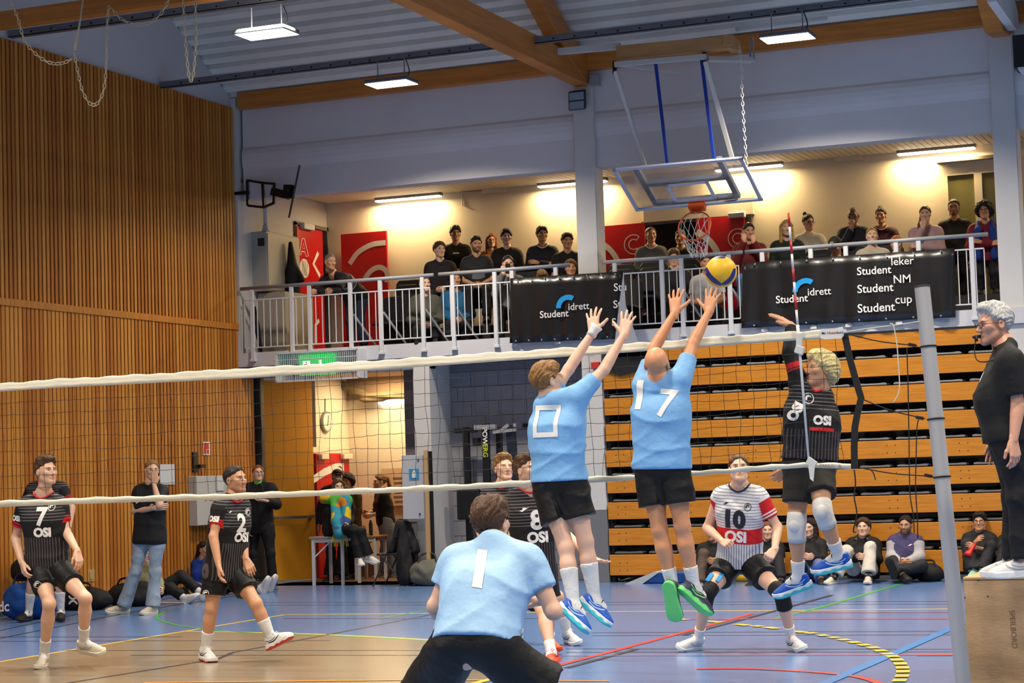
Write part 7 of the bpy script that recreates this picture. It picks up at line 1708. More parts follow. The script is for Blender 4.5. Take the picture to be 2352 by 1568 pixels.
# --- 8 and the blond player behind him
Y0 = gy(1268, 1500)
P8 = person(dict(hero=True, label='black jersey player with number 8 and orange trainers, watching the ball', J=joints(Y0+.55, head=(1209, 1080, -.05), neck=(1215, 1128, 0), shR=(1184, 1143, -.02), shL=(1248, 1142, .10), elR=(1178, 1228, -.05), wrR=(1196, 1290, -.15), elL=(1296, 1222, .1), wrL=(1356, 1282, -.05),
    hipR=(1206, 1322, 0), hipL=(1246, 1320, .08), knR=(1248, 1404, -.35), anR=(1266, 1497, -.56), knL=(1262, 1400, .1), anL=(1262, 1470, .4)), face=(52, 10, 0), skin=SK('fair', 'dark', .3), hair=('swept', HM('brown')),
    hand={'L': ('spread', V3(1, -.1, -.25), V3(0, .2, 1)), 'R': ('relax', V3(.4, -.3, -1), V3(1, .6, 0))}, toe={'R': V3(.2, -1, -.1), 'L': V3(.6, -.8, 0)},
    top=dict(m=osi_black, sleeve=.62, collar=RED_M), bottom=dict(m=black_shorts, len=.66), sock=(white_sock, .10), shoe=SH_orange, seed=12))
decal(P8, 'shirt', 'number', '8', .22, .475, -.03, 1, M_wprint, bold=.008); decal(P8, 'shirt', 'lettering', 'OSI', .12, .33, -.03, 1, M_wprint, bold=.006); swoosh(P8, 'shirt', .56, .07, M_wprint, w=.09)
Y0 = 17.1
P = person(dict(hero=True, label='blond player in black jersey looking up from behind number 8', J=joints(Y0, head=(1158, 1076), neck=(1158, 1118), shR=(1122, 1134), shL=(1196, 1134), elR=(1098, 1204), wrR=(1112, 1256, -.1), elL=(1230, 1210), wrL=(1246, 1262, -.1), hipR=(1144, 1284), hipL=(1182, 1284), knR=(1180, 1366, -.2), knL=(1280, 1370, -.1), anR=(1190, 1446, .1), anL=(1303, 1452, 0)),
    face=(18, 10, 0), skin=SK('fair', 'blond'), hair=('swept', HM('sandy')), top=dict(m=osi_black, sleeve=.6, collar=RED_M), bottom=dict(m=black_shorts, len=.66), sock=(white_sock, .16), shoe=SH_wred, toe={'L': V3(.7, -.7, -.08), 'R': V3(0, -1, 0)}, seed=13))
swoosh(P, 'shirt', .43, .07, M_wprint, w=.09)
# --- 1, nearest, seen from behind
Y0 = 8.55
P1 = person(dict(hero=True, label='crouching player in pale blue jersey with number 1, seen from behind in front of all', s=1.0, hs=.95, J=joints(Y0, head=(1129, 1200, .32), neck=(1131, 1262, .22), shL=(1047, 1288, .20), shR=(1214, 1286, .20), elL=(1000, 1392, .15), wrL=(1034, 1450, .38), elR=(1272, 1404, .18), wrR=(1252, 1378, .42),
    hipL=(1046, 1492, -.02), hipR=(1134, 1492, -.02), knL=(972, 1600, .25), knR=(1262, 1600, .22), anL=(940, 1792, .0), anR=(1290, 1792, .0)), face=(150, 4, 0), skin=SK('fair', 'brown'), hair=('mop', HM('brown')),
    hand={'R': ('relax', V3(-.6, .5, .1), V3(0, .3, -1)), 'L': ('relax', V3(.5, .6, -.1), V3(0, .3, -1))}, toe={'L': V3(-.5, .8, 0), 'R': V3(.5, .8, 0)},
    top=dict(m=blue_jersey2, sleeve=.58, hem=.02, sgrow=.014, loose=.02, fold=.006), bottom=dict(m=black_shorts, len=.80, flare=.035, waist=.16, fold=.007), sock=(white_sock, .2), shoe=SH_blue, seed=14))
mb_ = [(-.023, -.088), (.023, -.088), (.023, .088), (-.023, .088)]
decal(P1, 'shirt', 'number', None, 0, .36, .01, -1, M_wprint, shape=(np.array(mb_), [(0, 1, 2, 3)]), rot=-.17, center=PY(1102, 1305, 8.5), dirv=CAMP-PY(1102, 1305, 8.5), ex=V3(1, .0, 0))
# --- 0, jumping
Y0 = 13.15
UPB = V3(0, .35, 1)
P0 = person(dict(hero=True, label='jumping blocker in sky blue jersey with number 0, white tape on his wrist', J=joints(Y0, head=(1258, 874, .02), neck=(1275, 924, 0), shL=(1250, 930, .02), shR=(1332, 905, .02), elL=(1306, 848, .16), wrL=(1362, 762, .26), elR=(1388, 848, .14), wrR=(1433, 768, .25),
    hipL=(1258, 1114, 0), hipR=(1311, 1109, 0), knL=(1300, 1258, -.05), anL=(1318, 1388, -.1), knR=(1345, 1243, .02), anR=(1366, 1374, .05)), face=(118, 12, 0), skin=SK('pale', 'sandy'), hair=('mop', HM('sandy')),
    hand={'L': ('spread', V3(-.05, .25, 1), V3(0, 1, -.25), 1.08), 'R': ('spread', V3(.14, .3, 1), V3(-.05, 1, -.3), 1.08)}, toe={'L': V3(.72, .05, -.69), 'R': V3(.74, .1, -.67)}, shoeup={'L': V3(.60, .42, .72), 'R': V3(.62, .3, .72)},
    top=dict(m=blue_jersey, sleeve=.62, hem=.02, loose=.006, fold=.006), bottom=dict(m=black_shorts, len=.58, flare=.026, waist=.10, fold=.007, grow=.016), sock=(white_sock, .25), shoe=SH_blue, seed=15))
def frame0(w, h, t): return (np.array([(-w, -h), (w, -h), (w, h), (-w, h), (-w+t, -h+t), (w-t, -h+t), (w-t, h-t), (-w+t, h-t)]), [(0, 1, 5, 4), (1, 2, 6, 5), (2, 3, 7, 6), (3, 0, 4, 7)])
decal(P0, 'shirt', 'number', None, 0, .44, -.03, -1, M_wprint, shape=frame0(.095, .112, .034), rot=-.02)
mb = MB(); a, b = P0.J['elL'], P0.J['wrL']; d = nrm(b-a); mb.tube([b-d*.035, b-d*.01, b+d*.02, b+d*.05], [.033, .034, .037, .047], 16); mb.build('wrist_tape', white_sock, P0.root, True)
# --- 17, bald
P17 = person(dict(hero=True, label='bald jumping blocker in sky blue jersey with number 17, lime-soled trainers', J=joints(Y0, head=(1509, 836, -.03), neck=(1517, 884, 0), shL=(1476, 884, .02), shR=(1565, 868, .02), elL=(1502, 800, .18), wrL=(1550, 718, .30), elR=(1592, 788, .18), wrR=(1628, 716, .30),
    hipL=(1494, 1078, 0), hipR=(1548, 1076, 0), knL=(1515, 1216, -.02), anL=(1546, 1350, .05), knR=(1567, 1208, 0), anR=(1594, 1346, .08)), face=(168, 22, 0), skin=SK('bald', 'brown'),
    hand={'L': ('spread', V3(-.02, .3, 1), V3(0, 1, -.3), 1.08), 'R': ('spread', V3(.14, .3, 1), V3(0, 1, -.3), 1.08)}, toe={'L': V3(.05, .30, -.95), 'R': V3(.62, .35, -.70)}, shoeup={'L': V3(0, .95, .30), 'R': V3(.45, .55, .70)},
    top=dict(m=blue_jersey, sleeve=.60, hem=-.0, loose=.01, fold=.006), bottom=dict(m=black_shorts, len=.60, flare=.022, waist=.10, grow=.016), sock=(white_sock, .14), shoe=SH_green, seed=16))
decal(P17, 'shirt', 'number', '7', .26, .445, .08, -1, M_wprint, bold=.006, rot=-.12); decal(P17, 'shirt', 'number', '1', .26, .51, -.125, -1, M_wprint, bold=.012, rot=-.05)
# --- libero 10
Y0 = gy(1603, 1468)
P10 = person(dict(hero=True, label='crouching player in white and red jersey with number 10, looking up', J=joints(Y0, head=(1697, 1078, -.1), neck=(1699, 1122, -.05), shR=(1655, 1138, -.03), shL=(1744, 1138, -.03), elR=(1624, 1212, .02), wrR=(1660, 1244, -.20), elL=(1786, 1210, .02), wrL=(1779, 1262, -.18),
    hipR=(1676, 1292, .10), hipL=(1722, 1292, .10), knR=(1624, 1364, -.24), anR=(1604, 1466, 0), knL=(1796, 1366, -.22), anL=(1817, 1464, .0)), face=(4, 14, 0), skin=SK('fair', 'brown'), hair=('short', HM('brown')),
    hand={'R': ('fist', V3(.5, -.5, -.1), V3(.2, .8, -.6)), 'L': ('fist', V3(-.25, -.5, -.45), V3(-.5, .6, -.5))}, toe={'R': V3(-.45, -.9, -.05), 'L': V3(.6, -.8, -.05)},
    top=dict(m=osi_white, sleeve=.68, sleeveR=.12, hem=-.02, collar=DARKP, loose=.012), bottom=dict(m=black_shorts, len=.50, flare=.022, waist=.10, grow=.016), sock=(white_sock, .12), shoe={'R': SH_white, 'L': SH_pink}, pad=dict(sides='RL', m=C('black_pad', 18, 18, 20)), seed=17))
decal(P10, 'shirt', 'number', '10', .20, .42, 0, 1, DARKP, bold=.012); decal(P10, 'shirt', 'lettering', 'OSI', .125, .27, 0, 1, M_wprint, bold=.006); ring_logo(P10, 'shirt', .53, -.10, DARKP); swoosh(P10, 'shirt', .54, .09, DARKP, w=.06)
a, b = P10.J['hipR'], P10.J['knR']
for t, dx in ((.62, -.03), (.72, .045)):
    c = a+(b-a)*t; mb = MB(); d = nrm(b-a); n = V3(0.1, -1, .25); n = nrm(n-d*(n @ d)); sx = np.cross(d, n); mb.obox(c+n*.072+sx*dx, d*.05, sx*.017, n*.003); mb.build('kinesio_tape', mat('tape_blue', srgb(30, 140, 205), .7), P10.root)
# --- spiker
Y0 = 14.05
PSK = person(dict(hero=True, label='blond spiker in black jersey and white knee pads jumping beside the antenna', J=joints(Y0, head=(1884, 850, .02), neck=(1868, 898, .04), shR=(1838, 890, -.02), shL=(1890, 910, .06), elR=(1815, 812, .02), wrR=(1817, 746, .10), elL=(1872, 1008, .22), wrL=(1812, 1076, .16),
    hipR=(1838, 1078, .0), hipL=(1880, 1078, .04), knR=(1829, 1206, -.06), anR=(1834, 1326, .05), knL=(1890, 1176, -.18), anL=(1927, 1276, .02)), face=(-58, 10, 0), skin=SK('tan', 'blond'), hair=('fluffy', HM('yellow')),
    hand={'R': ('flat', V3(-.8, -.25, .55), V3(-.3, .3, -1)), 'L': ('relax', V3(-.8, -.1, -.55), V3(-.2, 1, .2))}, toe={'R': V3(-1, -.35, -.36), 'L': V3(-.95, -.4, -.22)}, shoeup={'R': V3(-.22, -.2, 1), 'L': V3(-.1, -.25, 1)},
    top=dict(m=osi_black, sleeve=2, collar=RED_M, hem=.07, sgrow=.004, fold=.006), bottom=dict(m=C('black_khaki', 36, 34, 30), len=.60, flare=.014, waist=.13, grow=.016), sock=(white_sock, .13), shoe=SH_blue, pad=dict(sides='RL', m=C('white_pad', 214, 212, 208)), seed=18))
decal(PSK, 'shirt', 'lettering', 'OSI', .085, .35, -.05, 1, M_wprint, bold=.005); decal(PSK, 'shirt', 'red_band', None, 0, .285, -.05, 1, RED_M, shape=(np.array([(-.09, -.012), (.09, -.012), (.09, .012), (-.09, .012)]), [(0, 1, 2, 3)]))
ring_logo(PSK, 'shirt', .50, 0.05, M_wprint, r=.04); decal(PSK, 'shirt', 'chest_lettering', 'OSI', .09, .40, .14, 1, M_wprint, bold=.006, rot=1.1)
# --- referee on the stand
Y0 = 12.95
PR = person(dict(hero=True, label='white-haired referee in black polo standing on the wooden stand', s=1.04, girth=1.12, belly=.07, J=joints(Y0, head=(2284, 745, 0), neck=(2308, 806, .02), shL=(2322, 828, -.20), shR=(2306, 828, .20), elL=(2338, 930, -.20), wrL=(2328, 1012, -.26), elR=(2310, 930, .2), wrR=(2290, 1010, .2),
    hipL=(2318, 1002, -.10), hipR=(2312, 1002, .10), knL=(2340, 1140, -.10), knR=(2330, 1140, .10), anL=(2352, 1288, -.10), anR=(2330, 1288, .10)), face=(-66, -4, 0), skin=SK('ruddy', 'grey'), hair=('swept', HM('white')), glasses=True,
    hand={'L': ('relax', V3(.1, -.1, -1), V3(-.8, .6, 0))}, toe={'L': V3(-1, -.1, -.05), 'R': V3(-1, .1, -.05)}, top=dict(m=C('black_polo', 24, 24, 26), sleeve=.78, sgrow=.018, hem=-.04, loose=.01), bottom=dict(m=C('black_trousers', 20, 20, 23), long=True, wide=.015), shoe=SH_white, seed=19))
mb = MB(); w = PR.place(V3(0, .097, -.064)); mb.tube([w, w+PR.R[1]*.05], .011, 8); mb.tube([w+PR.R[1]*.03, w+PR.R[1]*.03-Z_*.03], .011, 8); wh = mb.build('whistle', M_dark, None, True, label='black whistle held between the lips of the white-haired referee', cat='whistle')
mb = MB(); c = w+PR.R[1]*.03; mb.tube(spline([c, c+V3(-.01, -.02, -.10), c+V3(.02, -.05, -.16), c+V3(.11, -.06, -.15), PR.J['neck']+V3(-.06, -.05, .03)], 5), .004, 5); mb.build('lanyard', M_dark, wh)
decal(PR, 'shirt', 'badge', None, 0, .40, .0, 1, M_wprint, shape=arc_band(0.0, .035, 0, 2*math.pi, 14), center=PR.J['neck']+V3(-.2, -.13, -.16), dirv=V3(-.7, -.75, 0))
# --- spectators on the floor by the bleachers
def floor_sit(label, hx, hy, Y, lk, knees=((-24, 50), (24, 50)), ank=((-34, 116), (30, 112)), hands=((-8, 68), (4, 68)), **k):
    """knees up, back against the seating; offsets in pixels from the head at that distance"""
    c = PY(hx, hy, Y); u = PXL(c)
    def o(dx, dy, dyy=0): return PY(hx+dx, hy+dy, Y+dyy)
    J = dict(head=c, neck=o(0, 26, .02), shR=o(-27, 38), shL=o(27, 38), elR=o(-33, 72, -.1), elL=o(33, 72, -.1), wrR=o(*hands[0], -.40), wrL=o(*hands[1], -.40), hipR=o(-14, 106, .0), hipL=o(14, 106, .0), knR=o(*knees[0], -.38), knL=o(*knees[1], -.38), anR=o(*ank[0], -.55), anL=o(*ank[1], -.55))
    return person(dict(label=label, J=J, **{**dict(toe={'R': V3(-.2, -1, -.05), 'L': V3(.2, -1, -.05)}), **lk, **k}))
P = floor_sit('man with headphones round his neck and cream trousers seated by the bleachers', 1983, 1212, 26.3, dict(face=(-10, 8, 0), skin=SK('fair', 'brown'), hair=('curly', HM('brown')), top=dict(m=C('black_hoodie', 20, 20, 22), sleeve=2, grow=.02), bottom=dict(m=C('cream_trousers', 214, 206, 192), long=True, wide=.035, cuff=.9), sock=(C('dark_sock', 40, 32, 30), .14), shoe=SH_cream, seed=21), knees=((-38, 52), (16, 44)), ank=((-66, 112), (12, 110)))
mb = MB(); n = P.J['neck']; mb.tube([n+V3(-.09, -.06, .0), n+V3(-.08, .02, .05), n+V3(0, .07, .06), n+V3(.08, .02, .05), n+V3(.09, -.06, 0)], .012, 6)
for sg in (-1, 1): mb.tube([n+V3(sg*.075, -.10, -.01), n+V3(sg*.075, -.06, -.01)], .035, 10)
mb.build('headphones', M_dark, P.root, True)
P = floor_sit('bearded man in purple and grey zip jacket seated cross-legged', 2080, 1206, 26.3, dict(face=(-14, -2, 0), skin=SK('olive', 'black', .8), hair=('short', HM('black')), top=dict(m=pattern('purple_jacket', srgb(66, 60, 100), [(lambda M, B, S: B('arm', .12, 9), srgb(176, 172, 176))]), sleeve=2, grow=.022), bottom=dict(m=C('dark_trousers', 36, 34, 40), long=True, wide=.02), shoe=SH_black, seed=22), knees=((-30, 84), (38, 92)), ank=((-8, 112), (-26, 106)), hands=((-6, 84), (4, 84)), toe={'R': V3(.5, -.8, 0), 'L': V3(-.2, -.3, 1)}, shoeup={'L': V3(0, 1, .2)})
swoosh(P, 'shirt', .34, -.09, M_wprint, w=.07)
P = floor_sit('man with black fringe and glasses in black tee holding a red horn', 2250, 1199, 26.5, dict(face=(-8, 6, 0), skin=SK('tan', 'black'), hair=('mop', HM('black')), glasses=True, top=dict(m=C('black_tee', ()), sleeve=.75, grow=.014), bottom=dict(m=C('dark_trousers', ()), long=True, wide=.03), shoe=(C('mint', 150, 196, 176), C('mint', ()), C('mint', ())), seed=23), knees=((-30, 50), (26, 56)), ank=((-14, 112), (6, 112)), hands=((-8, 44), (-8, 58)))
mb = MB(); h0, h1 = PY(2242, 1246, 26.05), PY(2222, 1276, 25.95); d = h1-h0
mb.tube([h0, h0+d*.3, h0+d*.6, h0+d*.85, h0+d], [.012, .018, .03, .05, .056], 12); mb.build('horn', mat('horn_red', srgb(206, 40, 34), .4), None, True, label='red plastic horn in the hands of the man with glasses by the bleachers', cat='horn')
P = floor_sit('person in black tee seated at the right edge behind the referee stand', 2330, 1203, 26.4, dict(face=(-30, 0, 0), skin=SK('tan', 'brown'), hair=('short', HM('brown')), top=dict(m=C('black_tee', ()), sleeve=.7), bottom=dict(m=C('dark_trousers', ()), long=True), shoe=SH_black, seed=24), hands=((-22, 68), (4, 68)))
P = floor_sit('fair-haired woman in black tee seated behind the number 10 player', 1763, 1219, 26.3, dict(face=(0, 4, 0), skin=SK('fair', 'lbrown'), hair=('tail', HM('lbrown')), sex='f', top=dict(m=C('black_tee', ()), sleeve=.7), bottom=dict(m=C('dark_trousers', ()), long=True), shoe=SH_black, seed=25))
P = floor_sit('long-haired woman in dark jumper and blue jeans seated behind the spiker', 1860, 1212, 26.4, dict(face=(-24, 0, 0), skin=SK('fair', 'brown'), hair=('long', HM('dark')), sex='f', top=dict(m=C('dark_jumper', 34, 32, 36), sleeve=2), bottom=dict(m=C('blue_jeans', 96, 116, 160), long=True, wide=.03), shoe=SH_black, seed=26), knees=((-28, 66), (20, 84)), ank=((-30, 112), (26, 116)))
P = floor_sit('person with black sleeve seated beside the bald blocker, face turned away', 1640, 1222, 26.5, dict(face=(-40, 0, 0), skin=SK('olive', 'dark'), hair=('short', HM('dark')), top=dict(m=C('black_tee', ()), sleeve=2), bottom=dict(m=C('taupe_trousers', 92, 76, 66), long=True), shoe=SH_white, seed=27))
# ================================================================== SPECTATORS IN THE GALLERY
def gal(label, x, y, Y, face=(0, 0, 0), turn=0.0, arms='lap', sit=False, s=.98, **k):
    c = PY(x, y, Y); cd = nrm((CAMP-c)*V3(1, 1, 0)); t = math.radians(turn); f = V3(cd[0]*math.cos(t)-cd[1]*math.sin(t), cd[0]*math.sin(t)+cd[1]*math.cos(t), 0); r = np.cross(f, Z_)
    def o(a, b, d): return c+s*(r*a+f*b+Z_*d)
    lean = k.pop('lean', 0.0)
    J = dict(head=o(0, lean, 0), neck=o(0, -.03+lean*.8, -.20), shR=o(.165, -.03+lean*.8, -.26), shL=o(-.165, -.03+lean*.8, -.26))
    A = {'down': dict(elR=o(.22, -.03, -.54), elL=o(-.22, -.03, -.54), wrR=o(.21, .08, -.78), wrL=o(-.21, .08, -.78)),
         'lap': dict(elR=o(.23, .02+lean*.6, -.54), elL=o(-.23, .02+lean*.6, -.54), wrR=o(.05, .22+lean*.6, -.63), wrL=o(-.05, .22+lean*.6, -.63)),
         'cross': dict(elR=o(.23, .08, -.52), elL=o(-.23, .08, -.52), wrR=o(-.07, .17, -.49), wrL=o(.07, .19, -.46)),
         'chin': dict(elR=o(.19, .12, -.50), elL=o(-.21, .08, -.53), wrR=o(.04, .17, -.21), wrL=o(.10, .20, -.48)),
         'phone': dict(elR=o(.20, .14, -.46), elL=o(-.20, .14, -.46), wrR=o(.07, .26, -.16), wrL=o(-.06, .26, -.18)),
         'rail': dict(elR=o(.27, .20+lean*.8, -.46), elL=o(-.27, .20+lean*.8, -.46), wrR=o(-.06, .30+lean*.8, -.48), wrL=o(.06, .33+lean*.8, -.47))}[arms]
    J.update(A)
    h = -.74; fz = (3.80 if Y > 27.93 else 3.47)-c[2]; ank = (fz+.095)/s
    if lean > .15: h = max(h, ank+.78); J.update(hipR=o(.09, -.28, h), hipL=o(-.09, -.28, h))
    else:
        if not sit: h = min(-.66, ank+.83)
        J.update(hipR=o(.09, -.05, h), hipL=o(-.09, -.05, h))
    if sit: J.update(knR=o(.13, .36, h+.02), knL=o(-.13, .36, h+.02), anR=o(.13, .37, max(h-.40, ank)), anL=o(-.13, .37, max(h-.40, ank)))
    else: b_ = -.28 if lean > .15 else 0; J.update(knR=o(.10, b_+.03, (h+ank)/2), knL=o(-.10, b_+.03, (h+ank)/2), anR=o(.11, b_-.03, ank), anL=o(-.11, b_-.03, ank))
    hand = {'chin': {'R': ('relax', -f*.1+Z_+r*-.2, -f)}, 'phone': {'R': ('grip', Z_*1+f*-.2, -f), 'L': ('grip', Z_*1-f*.2, -f)}}.get(arms)
    sp = dict(label=label, J=J, face=face, s=s, toe={'R': f, 'L': f}, shoe=SH_black, **k)
    if hand: sp['hand'] = hand
    sp.setdefault('bottom', dict(m=C('gal_dark', 24, 24, 30), long=True))
    return person(sp)
def T(m, **k): return dict(m=m, sleeve=2, grow=.016, **k)
blk, nvy = C('gal_black', 20, 20, 22), C('gal_navy', 22, 24, 40)
gal('man in striped dark jumper leaning over the railing by the red door', 790, 605, 27.15, (30, -6, 0), turn=-38, lean=.34, arms='rail', skin=SK('tan', 'grey'), hair=('buzz', HM('grey')), top=T(striped_jumper), bottom=dict(m=C('gal_jeans', 34, 42, 62), long=True), seed=31)
gal('curly-haired young man in dark quarter-zip seated in the gallery, first from the left', 1010, 574, 28.0, (20, 0, 0), sit=True, skin=SK('pale', 'lbrown'), hair=('curly', HM('brown')), top=T(C('gal_plum', 34, 28, 32)), seed=32)
P = gal('tall man in black hoodie with small chest print standing behind the curly-haired one', 1046, 537, 28.95, (6, 0, 0), skin=SK('olive', 'black'), hair=('mop', HM('black')), top=T(blk, hood=True), seed=33)
decal(P, 'shirt', 'print', None, 0, .34, 0, 1, M_wprint, shape=(np.array([(-.05, -.01), (.05, -.01), (.05, .01), (-.05, .01)]), [(0, 1, 2, 3)]))
P = gal('bearded man in dark tee with grey print seated in the gallery', 1094, 563, 27.95, (14, 2, 0), sit=True, skin=SK('tan', 'dark', .8), hair=('swept', HM('dark')), top=dict(m=C('gal_charcoal', 36, 38, 42), sleeve=.8, grow=.018), girth=1.1, seed=34)
decal(P, 'shirt', 'print', None, 0, .26, -.02, 1, mat('print_mid', srgb(110, 112, 118), .7), shape=(np.array([(-.10, -.05), (.0, -.06), (.10, -.03), (.09, .04), (.02, .02), (-.02, .07), (-.09, .04)]), [(0, 1, 2, 3, 4, 5, 6)]))
gal('woman with long orange hair standing between the two dark-haired men', 1128, 553, 29.0, (8, 0, 0), sex='f', s=.92, skin=SK('fair', 'ginger'), hair=('long', HM('ginger')), glasses=True, top=T(C('gal_ochre', 170, 116, 60)), seed=35)
gal('pale man in black zip hoodie with black parted fringe standing', 1163, 545, 28.5, (4, 0, 0), skin=SK('pale', 'black'), hair=('mop', HM('black')), top=T(blk, hood=True), seed=36)
P = gal('person in grey hoodie holding up a phone behind the railing', 1167, 606, 27.25, (8, -4, 0), sit=True, arms='phone', skin=SK('fair', 'black'), hair=('short', HM('black')), top=T(C('gal_grey', 104, 102, 104), hood=True), seed=37)
p = (P.J['wrR']+P.J['wrL'])/2+Z_*.07+P.fw*.03; mb = MB(); mb.obox(p, P.tr*.036, P.fw*.005, Z_*.075); mb.build('phone', M_dark, None, bevel=.004, label='dark phone held up by the person in grey hoodie', cat='phone')
gal('person in mossy jumper seated low behind the railing posts', 976, 652, 27.15, (20, 0, 0), sit=True, skin=SK('fair', 'brown'), hair=('short', HM('brown')), top=T(C('gal_moss', 74, 74, 66)), seed=38)
gal('person in teal blue top and dark trousers seated behind the railing', 1047, 642, 27.55, (10, 0, 0), sit=True, sex='f', skin=SK('tan', 'brown'), hair=('long', HM('dark')), top=T(C('gal_teal', 24, 92, 136)), seed=39)
gal('man in navy open jacket and white tee standing left of the middle pillar', 1245, 539, 28.6, (12, 4, 0), skin=SK('tan', 'dark'), hair=('mop', HM('dark')), top=T(nvy, collar=white_sock), arms='cross', seed=40)
gal('young man in black tee standing right beside the middle pillar', 1303, 554, 28.35, (10, 0, 0), skin=SK('olive', 'black'), hair=('mop', HM('black')), top=dict(m=blk, sleeve=.8, grow=.016), seed=41)
gal('person with tan curly hair peeking over the smaller banner', 1311, 616, 27.55, (6, 0, 0), sit=True, sex='f', skin=SK('tan', 'lbrown'), hair=('curly', HM('lbrown')), top=T(C('gal_grey', ())), seed=42)
gal('person hidden behind the smaller banner with only the brown hair showing', 1246, 640, 27.9, (0, -30, 0), sit=True, skin=SK('fair', 'lbrown'), hair=('swept', HM('sandy')), top=T(C('gal_grey', ())), seed=43)
gal('man in grey zip-neck jumper and white tee standing in front of the letter C', 1495, 540, 28.65, (12, 0, 0), skin=SK('tan', 'sandy'), hair=('neat', HM('brown')), top=T(C('gal_zipgrey', 98, 96, 92), collar=white_sock), seed=44)
gal('dark-clothed person standing in the doorway behind the hoop net', 1563, 546, 28.9, (-10, 0, 0), skin=SK('olive', 'black'), hair=('short', HM('black')), top=T(blk), seed=45)
gal('brown-haired youngster seated low behind the railing under the hoop', 1548, 592, 27.35, (0, -8, 0), sit=True, skin=SK('fair', 'brown'), hair=('mop', HM('brown')), top=T(C('gal_plum', ())), seed=46)
gal('woman in white tee and black trousers seated behind the flying ball', 1622, 604, 27.3, (10, 0, 0), sit=True, sex='f', skin=SK('tan', 'dark'), hair=('tail', HM('dark')), top=dict(m=C('gal_white', 196, 190, 184), sleeve=.7, grow=.014), seed=47)
gal('woman in dark red jumper with blue jeans perched at the end of the larger banner', 1720, 531, 27.6, (14, -6, 0), sit=True, sex='f', skin=SK('tan', 'black'), hair=('tail', HM('black')), top=T(C('gal_red', 104, 22, 22)), bottom=dict(m=C('gal_jeansblue', 74, 108, 150), long=True), arms='phone', seed=48)
gal('woman with long blond hair in dark green jumper seated above the larger banner', 1806, 524, 28.0, (8, 0, 0), sit=True, sex='f', skin=SK('pale', 'blond'), hair=('long', HM('blond')), top=T(C('gal_green', 26, 40, 34)), seed=49)
gal('woman with glasses in cream hoodie seated above the larger banner', 1857, 511, 28.65, (26, -6, -6), sit=True, sex='f', skin=SK('fair', 'dark'), hair=('bun', HM('dark')), glasses=True, top=T(C('gal_cream', 196, 186, 166), hood=True), seed=50)
gal('bald bearded man with glasses in navy jacket, hand at his chin', 1960, 495, 28.55, (-12, -4, 0), arms='chin', skin=SK('brown', 'grey', .7), hair=('bald', HM('grey')), glasses=True, top=T(nvy), seed=51)
gal('woman with dark bun, burgundy jumper and pale scarf standing', 2023, 496, 28.95, (-10, 0, 0), sex='f', skin=SK('tan', 'dark'), hair=('bun', HM('dark')), top=T(C('gal_wine', 62, 22, 34), collar=C('gal_scarf', 190, 170, 140)), seed=52)
P = gal('person in black cap bending forward over the larger banner', 1918, 566, 27.2, (-20, -30, 0), lean=.1, sit=True, skin=SK('tan', 'black'), hair=('buzz', HM('black')), top=T(nvy), seed=53)
F = Field((-.13, -.16, -.05), (.13, .2, .16), .01); F.ell((0, -.012, .045), (.088, .108, .088), k=0); F.plane((0, 0, .035), (0, .25, -1)); F.ell((0, .11, .035), (.07, .08, .012), k=.01); v, q = F.mesh(); cp_ = link_mesh('cap', np_mesh('cap', P.place(v), q, C('black_cap', ())), P.root)
vw, fw_ = text_mesh('W', .05, .002); flat_shape('cap_letter', [(p_[0], p_[1]) for p_ in vw], fw_, P.place(V3(0, .098, .075)), P.R[0], P.R[2], M_wprint, cp_)
gal('fair young man in cream hoodie looking up behind the larger banner', 2003, 543, 27.75, (4, 12, 0), sit=True, skin=SK('pale', 'sandy'), hair=('neat', HM('sandy')), top=T(C('gal_cream', ()), hood=True), seed=54)
gal('ginger child peering over the larger banner', 2059, 560, 27.15, (0, -6, 0), sit=True, s=.9, skin=SK('tan', 'ginger'), hair=('short', HM('ginger')), top=T(nvy), seed=55)
gal('woman with long side ponytail in pale pink jumper, hands clasped', 2125, 492, 28.3, (-4, 0, 0), arms='chin', sex='f', skin=SK('fair', 'brown'), hair=('sidetail', HM('brown')), hflip=True, top=T(C('gal_pink', 186, 154, 156)), seed=56)
gal('bearded man with glasses in dark green shirt at the window', 2191, 477, 28.85, (-6, 0, 0), skin=SK('tan', 'dark', .8), hair=('neat', HM('dark')), glasses=True, top=T(C('gal_dkgreen', 36, 38, 32)), arms='down', seed=57)
P = gal('woman with big curly hair, glasses and blue scarf at the right end', 2261, 484, 28.3, (-8, 0, 0), sex='f', skin=SK('tan', 'dark'), hair=('afro', HM('dark')), glasses=True, top=T(C('gal_wine2', 120, 24, 44)), arms='cross', seed=58)
for sg in (-1, 1):
    n = P.J['neck']; F = Field(n-V3(.3, .3, .6), n+V3(.3, .3, .2), .016); F.cone(n+P.tr*sg*.09+P.up*.03, n+P.tr*sg*.10+P.fw*.13-P.up*.08, .04, .05, .02); F.cone(n+P.tr*sg*.10+P.fw*.13-P.up*.08, n+P.tr*sg*.11+P.fw*.16-P.up*.45, .05, .06, .03); v, q = F.mesh(); link_mesh('scarf_end', np_mesh('scarf_end', v, q, C('gal_scarfblue', 24, 60, 140)), P.root)
